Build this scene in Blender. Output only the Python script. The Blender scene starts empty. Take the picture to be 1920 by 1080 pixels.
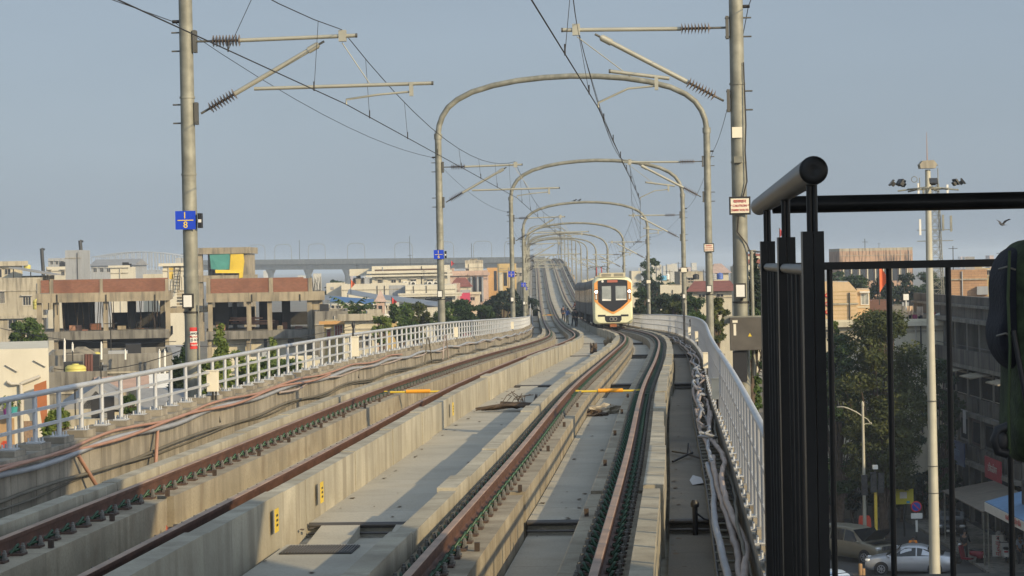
import bpy, bmesh, math, random
import numpy as np
from mathutils import Vector, Matrix, Euler
R = math.radians
scene = bpy.context.scene
C = scene.collection
rng = random.Random(7)

# ---------------------------------------------------------------- camera
F = 4300.0                      # focal length in pixels of the 1920 px wide photo
ROLL = 0.0195
PITCH = math.atan(44.0 / F)
H = 16.0                        # height of the camera above the street
sP, cP, sR, cR = math.sin(PITCH), math.cos(PITCH), math.sin(ROLL), math.cos(ROLL)
fwd = Vector((0, cP, -sP)); up0 = Vector((0, sP, cP)); rt0 = Vector((1, 0, 0))
rt = rt0 * cR - up0 * sR; upv = rt0 * sR + up0 * cR
cam_data = bpy.data.cameras.new('camera')
cam = bpy.data.objects.new('camera', cam_data); C.objects.link(cam)
cam_data.sensor_fit = 'HORIZONTAL'; cam_data.sensor_width = 36.0
cam_data.lens = 36.0 * F / 1920.0
cam_data.clip_start = 0.1; cam_data.clip_end = 12000
M = Matrix((rt, upv, -fwd)).transposed().to_4x4(); M.translation = (0, 0, H)
cam.matrix_world = M
scene.camera = cam

def P(u, v, Y):                 # world point at distance Y ahead that shows at photo pixel (u, v)
    x, y = u - 960.0, v - 540.0
    d = fwd + rt * (x / F) - upv * (y / F)
    return Vector((0, 0, H)) + d * (Y / d.y)

# ---------------------------------------------------------------- sky, sun, exposure
SUN_EL, SUN_AZ = R(22), R(135)  # azimuth clockwise from +Y
world = bpy.data.worlds.new('World'); scene.world = world; world.use_nodes = True
wn = world.node_tree; wn.nodes.clear()
wo = wn.nodes.new('ShaderNodeOutputWorld'); wb = wn.nodes.new('ShaderNodeBackground')
sky = wn.nodes.new('ShaderNodeTexSky'); sky.sky_type = 'NISHITA'; sky.sun_disc = False
sky.sun_elevation = SUN_EL; sky.sun_rotation = SUN_AZ
sky.altitude = 300; sky.air_density = 1.0; sky.dust_density = 1.6; sky.ozone_density = 1.0
hs = wn.nodes.new('ShaderNodeHueSaturation'); hs.inputs['Saturation'].default_value = 0.6
wm = wn.nodes.new('ShaderNodeMix'); wm.data_type = 'RGBA'; wm.inputs[0].default_value = 0.70   # thin even high haze in front of the blue
wm.inputs[7].default_value = (3.75, 4.75, 6.0, 1)
wn.links.new(sky.outputs[0], hs.inputs['Color']); wn.links.new(hs.outputs[0], wm.inputs[6]); # sky glow added round the low sun, behind the camera, to fill the shade
geo = wn.nodes.new('ShaderNodeTexCoord'); dt = wn.nodes.new('ShaderNodeVectorMath'); dt.operation = 'DOT_PRODUCT'
dt.inputs[1].default_value = (math.sin(SUN_AZ) * math.cos(SUN_EL), math.cos(SUN_AZ) * math.cos(SUN_EL), math.sin(SUN_EL))
wn.links.new(geo.outputs['Generated'], dt.inputs[0])
mr = wn.nodes.new('ShaderNodeMapRange'); mr.interpolation_type = 'SMOOTHSTEP'; mr.inputs['From Min'].default_value = -.05; mr.inputs['From Max'].default_value = 1.0; mr.inputs['To Min'].default_value = 1.0; mr.inputs['To Max'].default_value = 2.7
wn.links.new(dt.outputs['Value'], mr.inputs['Value'])
sc_ = wn.nodes.new('ShaderNodeVectorMath'); sc_.operation = 'SCALE'; wn.links.new(wm.outputs[2], sc_.inputs[0]); wn.links.new(mr.outputs[0], sc_.inputs['Scale'])
ns = wn.nodes.new('ShaderNodeTexNoise'); ns.inputs['Scale'].default_value = 4.0; ns.inputs['Detail'].default_value = 5     # uneven smog
ms_ = wn.nodes.new('ShaderNodeMapping'); ms_.inputs['Scale'].default_value = (1, 1, 3.5); wn.links.new(geo.outputs['Generated'], ms_.inputs['Vector']); wn.links.new(ms_.outputs[0], ns.inputs['Vector'])
nr = wn.nodes.new('ShaderNodeMapRange'); nr.inputs['From Min'].default_value = .3; nr.inputs['From Max'].default_value = .7; nr.inputs['To Min'].default_value = .975; nr.inputs['To Max'].default_value = 1.06; wn.links.new(ns.outputs['Fac'], nr.inputs['Value'])
s2 = wn.nodes.new('ShaderNodeVectorMath'); s2.operation = 'SCALE'; wn.links.new(sc_.outputs[0], s2.inputs[0]); wn.links.new(nr.outputs[0], s2.inputs['Scale'])
wn.links.new(s2.outputs[0], wb.inputs['Color'])
wb.inputs['Strength'].default_value = 0.085
wn.links.new(wb.outputs[0], wo.inputs['Surface'])
sd = bpy.data.lights.new('sun', 'SUN'); so = bpy.data.objects.new('sun', sd); C.objects.link(so)
sd.energy = 4.3; sd.angle = R(0.6); sd.color = (1.0, 0.79, 0.46)
sun_dir = Vector((math.sin(SUN_AZ) * math.cos(SUN_EL), math.cos(SUN_AZ) * math.cos(SUN_EL), math.sin(SUN_EL)))
so.rotation_euler = sun_dir.to_track_quat('Z', 'Y').to_euler()
so.location = (60, -60, 80)
scene.view_settings.view_transform = 'Standard'; scene.view_settings.look = 'None'
scene.view_settings.exposure = 0.0; scene.view_settings.gamma = 1.0
scene.view_settings.use_curve_mapping = False
scene.cycles.use_denoising = True
scene.cycles.max_bounces = 6; scene.cycles.diffuse_bounces = 2; scene.cycles.glossy_bounces = 2
scene.cycles.transmission_bounces = 2; scene.cycles.transparent_max_bounces = 4; scene.cycles.volume_bounces = 1

# ---------------------------------------------------------------- mesh builder and tagging
class B:
    def __init__(s): s.v = []; s.f = []; s.m = []; s.sm = []
    def add(s, vs, fs, mi=0, smooth=False):
        o = len(s.v); s.v += [tuple(x) for x in vs]
        for f in fs: s.f.append([i + o for i in f]); s.m.append(mi); s.sm.append(smooth)
        return s
    def box(s, x0, x1, y0, y1, z0, z1, mi=0, fn=None):
        vs = [(x, y, z) for z in (z0, z1) for y in (y0, y1) for x in (x0, x1)]
        if fn: vs = [fn(*p) for p in vs]
        return s.add(vs, [(0, 2, 3, 1), (4, 5, 7, 6), (0, 1, 5, 4), (2, 6, 7, 3), (0, 4, 6, 2), (1, 3, 7, 5)], mi)
    def tube(s, pts, r, n=8, mi=0, caps=True):
        pts = [Vector(p) for p in pts]; k = len(pts)
        rs = r if isinstance(r, (list, tuple)) else [r] * k
        t0 = (pts[1] - pts[0]).normalized()
        a = t0.cross(Vector((0, 0, 1)))
        if a.length < 1e-3: a = t0.cross(Vector((0, 1, 0)))
        a.normalize(); vs = []
        for i, p in enumerate(pts):
            t = (pts[min(i + 1, k - 1)] - pts[max(i - 1, 0)])
            t = t.normalized() if t.length > 1e-9 else t0
            a = (a - t * a.dot(t))
            a = a.normalized() if a.length > 1e-6 else t.orthogonal().normalized()
            b = t.cross(a)
            for j in range(n):
                w = 2 * math.pi * j / n
                vs.append(p + (a * math.cos(w) + b * math.sin(w)) * rs[i])
        fs = [(i * n + j, (i + 1) * n + j, (i + 1) * n + (j + 1) % n, i * n + (j + 1) % n) for i in range(k - 1) for j in range(n)]
        s.add(vs, fs, mi, True)
        if caps:
            s.add(vs[:n], [tuple(range(n))], mi); s.add(vs[-n:], [tuple(range(n))[::-1]], mi)
        return s
    def lathe(s, prof, c=(0, 0, 0), n=12, mi=0, axis='Z', smooth=True):
        vs = []
        for r, z in prof:
            for j in range(n):
                w = 2 * math.pi * j / n; x, y = r * math.cos(w), r * math.sin(w)
                p = (x, y, z) if axis == 'Z' else ((z, x, y) if axis == 'X' else (x, z, y))
                vs.append((p[0] + c[0], p[1] + c[1], p[2] + c[2]))
        k = len(prof)
        fs = [(i * n + j, i * n + (j + 1) % n, (i + 1) * n + (j + 1) % n, (i + 1) * n + j) for i in range(k - 1) for j in range(n)]
        s.add(vs, fs, mi, smooth)
        s.add(vs[:n], [tuple(range(n))[::-1]], mi); s.add(vs[-n:], [tuple(range(n))], mi)
        return s
    def prism(s, poly, a, b, fn=None, mi=0):   # poly of (p, q), swept from a to b; fn(p, q, t) -> point
        fn = fn or (lambda p, q, t: (p, q, t)); n = len(poly)
        vs = [fn(p, q, a) for p, q in poly] + [fn(p, q, b) for p, q in poly]
        fs = [tuple(range(n))[::-1], tuple(range(n, 2 * n))] + [(i, (i + 1) % n, n + (i + 1) % n, n + i) for i in range(n)]
        return s.add(vs, fs, mi)
    def build(s, name, mats, parent=None, kind=None, fix=True, autosm=False):
        me = bpy.data.meshes.new(name); me.from_pydata(s.v, [], s.f); me.update()
        for m in (mats if isinstance(mats, (list, tuple)) else [mats]): me.materials.append(m)
        me.polygons.foreach_set('material_index', s.m); me.polygons.foreach_set('use_smooth', s.sm)
        if fix:
            bm = bmesh.new(); bm.from_mesh(me); bmesh.ops.recalc_face_normals(bm, faces=bm.faces); bm.to_mesh(me); bm.free()
        me.update()
        return link(name, me, parent, kind)

def link(name, data, parent=None, kind=None):
    o = bpy.data.objects.new(name, data); C.objects.link(o)
    if parent: o.parent = parent
    if kind: o['kind'] = kind
    return o
def tag(o, label, cat, group=None, kind=None):
    o['label'] = label; o['category'] = cat
    if group: o['group'] = group
    if kind: o['kind'] = kind
    return o
def thing(name, label, cat, loc=(0, 0, 0), rz=0.0, group=None):
    o = link(name, None); o.location = loc; o.rotation_euler = (0, 0, rz); o.empty_display_size = 0.2
    return tag(o, label, cat, group)
def children_of(o): return [c for c in scene.objects if c.parent == o]
def dup(o, parent=None, kids=None):
    c = o.copy(); C.objects.link(c); c.parent = parent
    for ch in (kids or {}).get(o.name, []): dup(ch, c, kids)
    return c
def kid_map(o):
    mp = {}
    for c in o.children_recursive: mp.setdefault(c.parent.name, []).append(c)
    return mp

# ---------------------------------------------------------------- materials
MATS = {}
def mth2(N, L, a, k):
    x = N.new('ShaderNodeMath'); x.operation = 'MULTIPLY'; L.new(a, x.inputs[0]); x.inputs[1].default_value = k; return x.outputs[0]
def mat(name, col, rough=0.7, metal=0.0, var=0.12, scale=2.0, streak=0.0, streak_col=None, bump=0.0, bscale=20.0,
        spec=0.5, emit=None, estr=0.0, spots=0.0, spot_col=(0.05, 0.045, 0.04), spot_scale=0.6, trans=0.0, joint=0.0, seg=0.0, grain=0.0):
    if name in MATS: return MATS[name]
    m = bpy.data.materials.new(name); m.use_nodes = True; nt = m.node_tree; N = nt.nodes; L = nt.links
    bs = N['Principled BSDF']; bs.inputs['Roughness'].default_value = rough; bs.inputs['Metallic'].default_value = metal
    bs.inputs['Specular IOR Level'].default_value = spec
    tc = N.new('ShaderNodeTexCoord')
    def noise(sc, det=4, mapping=None):
        n = N.new('ShaderNodeTexNoise'); n.inputs['Scale'].default_value = sc; n.inputs['Detail'].default_value = det
        if mapping:
            mp = N.new('ShaderNodeMapping'); mp.inputs['Scale'].default_value = mapping
            L.new(tc.outputs['Object'], mp.inputs['Vector']); L.new(mp.outputs[0], n.inputs['Vector'])
        else: L.new(tc.outputs['Object'], n.inputs['Vector'])
        return n
    def ramp(src, a, b):
        r = N.new('ShaderNodeMapRange'); r.inputs['From Min'].default_value = a; r.inputs['From Max'].default_value = b
        L.new(src, r.inputs['Value']); return r.outputs[0]
    cur = None
    def mix(fac, a, b, mode='MIX'):
        x = N.new('ShaderNodeMix'); x.data_type = 'RGBA'; x.blend_type = mode
        if hasattr(fac, 'links'): L.new(fac, x.inputs[0])
        else: x.inputs[0].default_value = fac
        for val, idx in ((a, 6), (b, 7)):
            if hasattr(val, 'links'): L.new(val, x.inputs[idx])
            else: x.inputs[idx].default_value = (*val[:3], 1)
        return x.outputs[2]
    c = col
    if var > 0:
        n1 = noise(scale, 6); f = ramp(n1.outputs['Fac'], 0.3, 0.7)
        cur = mix(f, tuple(x * (1 - var) for x in c), tuple(min(1, x * (1 + var)) for x in c))
    else: cur = c
    if streak > 0:
        n2 = noise(1.0, 5, (3.0, 3.0, 0.35)); f = ramp(n2.outputs['Fac'], 0.47, 0.66)
        mm = N.new('ShaderNodeMath'); mm.operation = 'MULTIPLY'; mm.inputs[1].default_value = streak; L.new(f, mm.inputs[0])
        cur = mix(mm.outputs[0], cur, streak_col or tuple(x * 0.35 for x in col))
    if spots > 0:
        n3 = noise(spot_scale, 8); f = ramp(n3.outputs['Fac'], 0.5, 0.72)
        mm = N.new('ShaderNodeMath'); mm.operation = 'MULTIPLY'; mm.inputs[1].default_value = spots; L.new(f, mm.inputs[0])
        cur = mix(mm.outputs[0], cur, spot_col)
    if joint > 0:
        sp = N.new('ShaderNodeSeparateXYZ'); L.new(tc.outputs['Object'], sp.inputs[0])
        def mth(op, a, b=None):
            x = N.new('ShaderNodeMath'); x.operation = op
            if hasattr(a, 'links'): L.new(a, x.inputs[0])
            else: x.inputs[0].default_value = a
            if b is not None:
                if hasattr(b, 'links'): L.new(b, x.inputs[1])
                else: x.inputs[1].default_value = b
            return x.outputs[0]
        nj = noise(1.2, 3); wob = mth('MULTIPLY', nj.outputs['Fac'], .05)
        yy = mth('DIVIDE', mth('ADD', sp.outputs['Y'], wob), joint); fr_ = mth('FRACT', yy)
        line = mth('LESS_THAN', fr_, .022 / joint)
        nk = noise(.9, 4); line = mth('MULTIPLY', line, ramp(nk.outputs['Fac'], .35, .6)); line = mth('MULTIPLY', line, .7)
        cur = mix(line, cur, tuple(x * .35 for x in col))
        if seg > 0:
            wnn = N.new('ShaderNodeTexWhiteNoise'); wnn.noise_dimensions = '1D'; L.new(mth('FLOOR', yy), wnn.inputs['W'])
            cur = mix(mth('MULTIPLY', wnn.outputs['Value'], seg), cur, tuple(x * .55 for x in col))
    if grain > 0:
        ng = noise(38, 3); cur = mix(mth2(N, L, ramp(ng.outputs['Fac'], .45, .75), grain), cur, tuple(x * .5 for x in col))
    if hasattr(cur, 'links'): L.new(cur, bs.inputs['Base Color'])
    else: bs.inputs['Base Color'].default_value = (*cur[:3], 1)
    if bump > 0:
        nb = noise(bscale, 6); bu = N.new('ShaderNodeBump'); bu.inputs['Strength'].default_value = bump; bu.inputs['Distance'].default_value = 0.02
        L.new(nb.outputs['Fac'], bu.inputs['Height']); L.new(bu.outputs[0], bs.inputs['Normal'])
    if emit: bs.inputs['Emission Color'].default_value = (*emit, 1); bs.inputs['Emission Strength'].default_value = estr
    if trans > 0:
        td = N.new('ShaderNodeBsdfTranslucent'); ms = N.new('ShaderNodeMixShader'); ms.inputs[0].default_value = trans
        if hasattr(cur, 'links'): L.new(cur, td.inputs['Color'])
        L.new(bs.outputs[0], ms.inputs[1]); L.new(td.outputs[0], ms.inputs[2]); L.new(ms.outputs[0], N['Material Output'].inputs['Surface'])
    MATS[name] = m; return m

def leaf_mat(name, a, b):
    if name in MATS: return MATS[name]
    m = bpy.data.materials.new(name); m.use_nodes = True; nt = m.node_tree; N = nt.nodes; L = nt.links
    bs = N['Principled BSDF']; bs.inputs['Roughness'].default_value = 0.6; bs.inputs['Specular IOR Level'].default_value = 0.25
    tc = N.new('ShaderNodeTexCoord'); n = N.new('ShaderNodeTexNoise'); n.inputs['Scale'].default_value = 0.9; n.inputs['Detail'].default_value = 5
    L.new(tc.outputs['Object'], n.inputs['Vector'])
    r = N.new('ShaderNodeMapRange'); r.inputs['From Min'].default_value = .32; r.inputs['From Max'].default_value = .68; L.new(n.outputs['Fac'], r.inputs['Value'])
    x = N.new('ShaderNodeMix'); x.data_type = 'RGBA'; L.new(r.outputs[0], x.inputs[0]); x.inputs[6].default_value = (*a, 1); x.inputs[7].default_value = (*b, 1)
    L.new(x.outputs[2], bs.inputs['Base Color'])
    td = N.new('ShaderNodeBsdfTranslucent'); L.new(x.outputs[2], td.inputs['Color'])
    ms = N.new('ShaderNodeMixShader'); ms.inputs[0].default_value = .3
    L.new(bs.outputs[0], ms.inputs[1]); L.new(td.outputs[0], ms.inputs[2]); L.new(ms.outputs[0], N['Material Output'].inputs['Surface'])
    MATS[name] = m; return m

def brick_mat(name, c1, c2, mortar, scale=1.0, bw=0.23, bh=0.076):
    m = bpy.data.materials.new(name); m.use_nodes = True; nt = m.node_tree; N = nt.nodes; L = nt.links
    bs = N['Principled BSDF']; bs.inputs['Roughness'].default_value = 0.9
    tc = N.new('ShaderNodeTexCoord'); sp = N.new('ShaderNodeSeparateXYZ'); cb = N.new('ShaderNodeCombineXYZ')
    L.new(tc.outputs['Object'], sp.inputs[0])
    ad = N.new('ShaderNodeMath'); ad.operation = 'ADD'; L.new(sp.outputs[0], ad.inputs[0]); L.new(sp.outputs[1], ad.inputs[1])
    L.new(ad.outputs[0], cb.inputs[0]); L.new(sp.outputs[2], cb.inputs[1])
    bt = N.new('ShaderNodeTexBrick'); bt.inputs['Scale'].default_value = scale; bt.inputs['Brick Width'].default_value = bw
    bt.inputs['Row Height'].default_value = bh; bt.inputs['Mortar Size'].default_value = 0.008
    bt.inputs['Color1'].default_value = (*c1, 1); bt.inputs['Color2'].default_value = (*c2, 1); bt.inputs['Mortar'].default_value = (*mortar, 1)
    L.new(cb.outputs[0], bt.inputs['Vector'])
    n = N.new('ShaderNodeTexNoise'); n.inputs['Scale'].default_value = .5; n.inputs['Detail'].default_value = 6; L.new(tc.outputs['Object'], n.inputs['Vector'])
    r = N.new('ShaderNodeMapRange'); r.inputs['From Min'].default_value = .5; r.inputs['From Max'].default_value = .75; r.inputs['To Max'].default_value = .7; L.new(n.outputs['Fac'], r.inputs['Value'])
    x = N.new('ShaderNodeMix'); x.data_type = 'RGBA'; L.new(r.outputs[0], x.inputs[0]); L.new(bt.outputs[0], x.inputs[6]); x.inputs[7].default_value = (*[q * .45 for q in c1], 1)
    L.new(x.outputs[2], bs.inputs['Base Color']); MATS[name] = m; return m

def glass_mat(name, col=(0.02, 0.025, 0.03), rough=0.08): return mat(name, col, rough, 0, 0, spec=0.6)

conc = mat('concrete', (0.43, 0.39, 0.30), .9, var=.2, scale=1.1, streak=.6, streak_col=(.19, .16, .115), spots=.5, spot_col=(.22, .18, .125), spot_scale=1.5, joint=1.35, seg=.5, grain=.35, bump=.25, bscale=14)
conc_top = mat('concrete_floor', (0.44, 0.41, 0.34), .92, var=.2, scale=.9, spots=.6, spot_col=(.25, .21, .15), spot_scale=.9, joint=2.1, seg=.3, grain=.4, bump=.25, bscale=9)
conc_pan = mat('concrete_parapet', (0.34, 0.30, 0.235), .92, grain=.4, var=.22, scale=1.6, streak=.75, streak_col=(.12, .105, .085), spots=.55, spot_col=(.12, .105, .08), spot_scale=2.2, bump=.35, bscale=10, joint=.52, seg=.35)
conc_dk = mat('concrete_old', (0.22, 0.205, 0.175), .95, var=.22, scale=.5, streak=.75, streak_col=(.05, .046, .04), spots=.5, spot_col=(.07, .064, .055), spot_scale=.35, bump=.3)
conc_pl = mat('concrete_plinth', (0.36, 0.31, 0.225), .92, var=.22, scale=1.4, streak=.65, streak_col=(.17, .135, .09), spots=.7, spot_col=(.20, .145, .09), spot_scale=2.4, joint=1.9, seg=.4, grain=.5, bump=.3, bscale=14)
rust = mat('rail_rust', (0.115, 0.056, 0.037), .62, .3, var=.3, scale=5, spots=.4, spot_col=(.07, .035, .025), spot_scale=3, bump=.2)
railtop = mat('rail_head', (0.34, 0.225, 0.155), .5, .2, var=.25, scale=3)
galv = mat('galvanised_steel', (0.25, 0.245, 0.20), .6, .2, var=.26, scale=4.5, spots=.45, spot_col=(.15, .14, .11), spot_scale=2.2, streak=.3, bump=.06, bscale=30)
galv_pale = mat('pale_tube', (0.42, 0.40, 0.32), .45, .3, var=.1, scale=3)
rail_white = mat('railing_paint', (0.50, 0.51, 0.52), .4, .25, var=.08, scale=3)
dark_metal = mat('dark_metal', (0.05, 0.048, 0.045), .55, .4, var=.2, scale=6)
ins_mat = mat('insulator_brown', (0.16, 0.125, 0.10), .4, 0, var=.15)
wire_mat = mat('wire_dark', (0.045, 0.04, 0.037), .55, .5, var=0)
blue_sign = mat('sign_blue', (0.012, 0.055, 0.52), .4, 0, var=.05)
yel = mat('lettering_yellow', (0.85, 0.6, 0.06), .5, var=0)
white_p = mat('white_paint', (0.72, 0.70, 0.64), .5, var=.05)
red_p = mat('red_paint', (0.55, 0.035, 0.03), .5, var=.05)
black_p = mat('black_plastic', (0.018, 0.018, 0.02), .5, var=.1)
cream_p = mat('cream_board', (0.72, 0.66, 0.52), .55, var=.06)
cable_grey = mat('conduit_grey', (0.30, 0.31, 0.33), .5, 0, var=.12, scale=3)
cable_or = mat('conduit_terracotta', (0.36, 0.20, 0.14), .55, 0, var=.12, scale=3)
cable_br = mat('cable_brown', (0.13, 0.115, 0.085), .7, 0, var=.2)
cable_pk = mat('conduit_dusty', (0.36, 0.29, 0.25), .6, 0, var=.2, scale=2)
grn = mat('clip_green', (0.025, 0.065, 0.034), .45, .1, var=.2)
boltm = mat('bolt_grey', (0.19, 0.18, 0.16), .5, .5, var=.25, scale=9)
platem = mat('baseplate', (0.10, 0.065, 0.05), .7, .2, var=.25, scale=9)
orange_p = mat('orange_bar', (0.80, 0.34, 0.02), .5, var=.05)
yellow_p = mat('yellow_paint', (0.66, 0.47, 0.05), .5, var=.1)

def text_mesh(txt, size, name='lettering', align='CENTER', ext=0.0):
    cu = bpy.data.curves.new(name, 'FONT'); cu.body = txt; cu.size = size; cu.align_x = align; cu.align_y = 'CENTER'; cu.extrude = ext
    cu.resolution_u = 3
    o = bpy.data.objects.new(name, cu); C.objects.link(o)
    bpy.context.view_layer.update()
    me = bpy.data.meshes.new_from_object(o.evaluated_get(bpy.context.evaluated_depsgraph_get()))
    bpy.data.objects.remove(o); bpy.data.curves.remove(cu); me.name = name
    return me
def put_text(txt, size, m, parent, loc, rot=(math.pi / 2, 0, 0), name='lettering', bold=0.0, sx=1.0):
    me = text_mesh(txt, size, name, ext=0.003); me.materials.clear(); me.materials.append(m)
    o = link(name, me, parent); o.location = loc; o.rotation_euler = rot; o.scale = (sx, 1, 1); return o

# ---------------------------------------------------------------- the line of the tracks
KY = [8, 18, 30, 45, 60, 75, 90, 105, 120, 140, 165, 200, 250, 300, 350, 400, 450, 500, 560, 600, 650, 720, 800]
KX = [-2.84, -2.12, -1.25, -.22, .94, 2.01, 3.0, 3.85, 4.51, 4.99, 5.33, 5.64, 6.04, 6.5, 6.93, 7.44, 7.93, 8.4, 8.82, 9.0, 9.1, 9.2, 9.2]
KZ = [-2.34, -2.37, -2.42, -2.49, -2.63, -2.87, -3.17, -3.48, -3.79, -4.2, -4.75, -5.36, -5.79, -5.76, -5.31, -4.36, -3.07, -1.58, .32, 1.15, 1.5, 1.0, -.5]
def spline(K, V):
    K = np.array(K, float); V = np.array(V, float); h = np.diff(K); m = len(K); A = np.zeros((m, m)); Bq = np.zeros(m); A[0, 0] = A[-1, -1] = 1
    for i in range(1, m - 1):
        A[i, i - 1] = h[i - 1]; A[i, i] = 2 * (h[i - 1] + h[i]); A[i, i + 1] = h[i]
        Bq[i] = 6 * ((V[i + 1] - V[i]) / h[i] - (V[i] - V[i - 1]) / h[i - 1])
    Mq = np.linalg.solve(A, Bq)
    def f(x):
        if x <= K[0]: return float(V[0] + (x - K[0]) * ((V[1] - V[0]) / h[0] - Mq[1] * h[0] / 6))
        if x >= K[-1]: return float(V[-1])
        i = min(max(int(np.searchsorted(K, x)) - 1, 0), m - 2); a = K[i + 1] - x; b = x - K[i]; hh = h[i]
        return float(Mq[i] * a ** 3 / 6 / hh + Mq[i + 1] * b ** 3 / 6 / hh + (V[i] / hh - Mq[i] * hh / 6) * a + (V[i + 1] / hh - Mq[i + 1] * hh / 6) * b)
    return f
fx, fz = spline(KY, KX), spline(KY, KZ)
_tc = {}
def frame(Y):
    k = round(Y, 3)
    if k not in _tc:
        d = (fx(Y + .5) - fx(Y - .5)); L = math.hypot(1, d); _tc[k] = (fx(Y), fz(Y) + H, 1 / L, -d / L)
    return _tc[k]
def T(Y, o, dz):                # point beside the line: o metres right of the middle, dz above the rail top
    x, z, nx, ny = frame(Y); return Vector((x + nx * o, Y + ny * o, z + dz))
def heading(Y):
    x, z, nx, ny = frame(Y); return math.atan2(ny, nx)
def ysteps(a, b):
    out = [a]; y = a
    while y < b - 1e-6:
        st = 1.5 if y < 60 else (2.5 if y < 200 else 6.0)
        y = min(b, y + st); out.append(y)
    return out
def sweep(bd, prof, a, b, mi=0, mis=None, smooth=False):
    ys = ysteps(a, b); n = len(prof); vs = [T(y, o, z) for y in ys for o, z in prof]; k = len(ys)
    for j in range(n):
        bd.add([], [], 0)
    o0 = len(bd.v); bd.v += [tuple(p) for p in vs]
    for i in range(k - 1):
        for j in range(n):
            bd.f.append([o0 + i * n + j, o0 + i * n + (j + 1) % n, o0 + (i + 1) * n + (j + 1) % n, o0 + (i + 1) * n + j])
            bd.m.append(mis[j] if mis else mi); bd.sm.append(smooth)
    bd.f.append([o0 + j for j in range(n)][::-1]); bd.m.append(mi); bd.sm.append(False)
    bd.f.append([o0 + (k - 1) * n + j for j in range(n)]); bd.m.append(mi); bd.sm.append(False)
    return bd
def rect(o0, o1, z0, z1): return [(o0, z0), (o1, z0), (o1, z1), (o0, z1)]
# ---------------------------------------------------------------- ground and streets
asph = mat('asphalt', (0.042, 0.041, 0.040), .9, var=.2, scale=.4, spots=.3, spot_col=(.09, .085, .075), spot_scale=.2, bump=.2)
earth = mat('dry_ground', (0.15, 0.125, 0.09), .95, var=.25, scale=.05, spots=.5, spot_col=(.07, .08, .04), spot_scale=.03)
g = B(); g.add([(-3500, -300, 0), (3500, -300, 0), (3500, 7500, 0), (-3500, 7500, 0)], [(0, 1, 2, 3)])
g.build('ground', earth, kind='structure')
g = B(); g.add([(-2.5, 20, .004), (34, 20, .004), (34, 240, .004), (13.5, 240, .004), (13.5, 118, .004), (-2.5, 100, .004)], [(0, 1, 2, 3, 4, 5)])
g.build('road', asph, kind='structure')

# ---------------------------------------------------------------- viaduct
walk_m = mat('concrete_walkway', (.2, .19, .165), .95, var=.25, scale=.8, spots=.6, spot_col=(.1, .095, .085), spot_scale=.8, joint=2.4, seg=.3, grain=.5, bump=.3)
PIPES = [26.0 + 32.8 * k for k in range(21)]
YA, YB = -12.0, 760.0
via = thing('viaduct', 'long concrete metro viaduct carrying both tracks, dipping and climbing to the horizon', 'viaduct')
b = B(); sweep(b, [(-4.35, -.74), (4.35, -.74), (4.35, -1.0), (2.6, -1.25), (1.9, -2.9), (-1.9, -2.9), (-2.6, -1.25), (-4.35, -1.0)], YA, YB)
b.build('girder', conc, via)
for o0, o1 in ((-.84, .83), (-2.38, -1.66), (1.66, 2.38), (3.26, 4.02), (-3.93, -3.26)):
    b = B(); lo = YA
    for p in PIPES + [YB]:
        hi = p - 1.15 if p != YB else YB
        if p == 26.0 and abs(o0 + o1) < .05:
            sweep(b, [(o0, -.735), (o1, -.735), (o1, -.50), (o0, -.50)], lo, 21.5)
            sweep(b, [(o0 + .04, -.735), (o1, -.735), (o1, -.50), (o0 + .1, -.50)], 21.5, 24.0)
        else: sweep(b, rect(o0, o1, -.735, -.50), lo, hi - (0 if abs(o0 + o1) < .05 else 6.0))
        lo = p
    sweep(b, rect(o0 + .001, o1 - .001, -.737, -.655), YA, YB)
    b.build('floor_topping', conc_top if o0 < 3 else walk_m, via)
# wedge ramps before the step
for p in PIPES[:2]:
    for c in (-.45, .4):
        b = B(); vs = [T(p - 1.7, c - .22, -.735), T(p - 1.7, c + .22, -.735), T(p - .1, c + .22, -.735), T(p - .1, c - .22, -.735), T(p - .1, c - .22, -.51), T(p - .1, c + .22, -.51), T(p - 1.65, c - .22, -.64), T(p - 1.65, c + .22, -.64)]
        b.add(vs, [(3, 2, 1, 0), (4, 5, 2, 3), (6, 7, 5, 4), (0, 1, 7, 6), (0, 6, 4, 3), (1, 2, 5, 7)]); b.build('ramp', conc_top, via)
# parapets with a block under every railing post
POSTS_L = [15 + 1.04 * i for i in range(300)]; POSTS_R = [13.2 + 1.04 * i for i in range(300)]
for side, zt, posts in ((-1, .36, POSTS_L), (1, -.06, POSTS_R)):
    pi_ = 3.95 if side < 0 else 4.03
    b = B(); y = 10.2 if side > 0 else YA
    while y < 330:
        y2 = min(y + .98, 330); sweep(b, rect(*sorted((side * pi_, side * 4.33)), -.735, zt), y, y2); y = y2 + .018
    sweep(b, rect(*sorted((side * (pi_ + .02), side * 4.33)), -.735, zt - .02), 330, YB)
    for yy in posts:
        jj = rng.uniform(-.02, .03)
        sweep(b, rect(*sorted((side * (pi_ + .03), side * 4.30)), zt + .002, zt + .075 + jj * .5), yy - .23, yy + .23)
    b.build('parapet', conc_pan, via)
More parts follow.
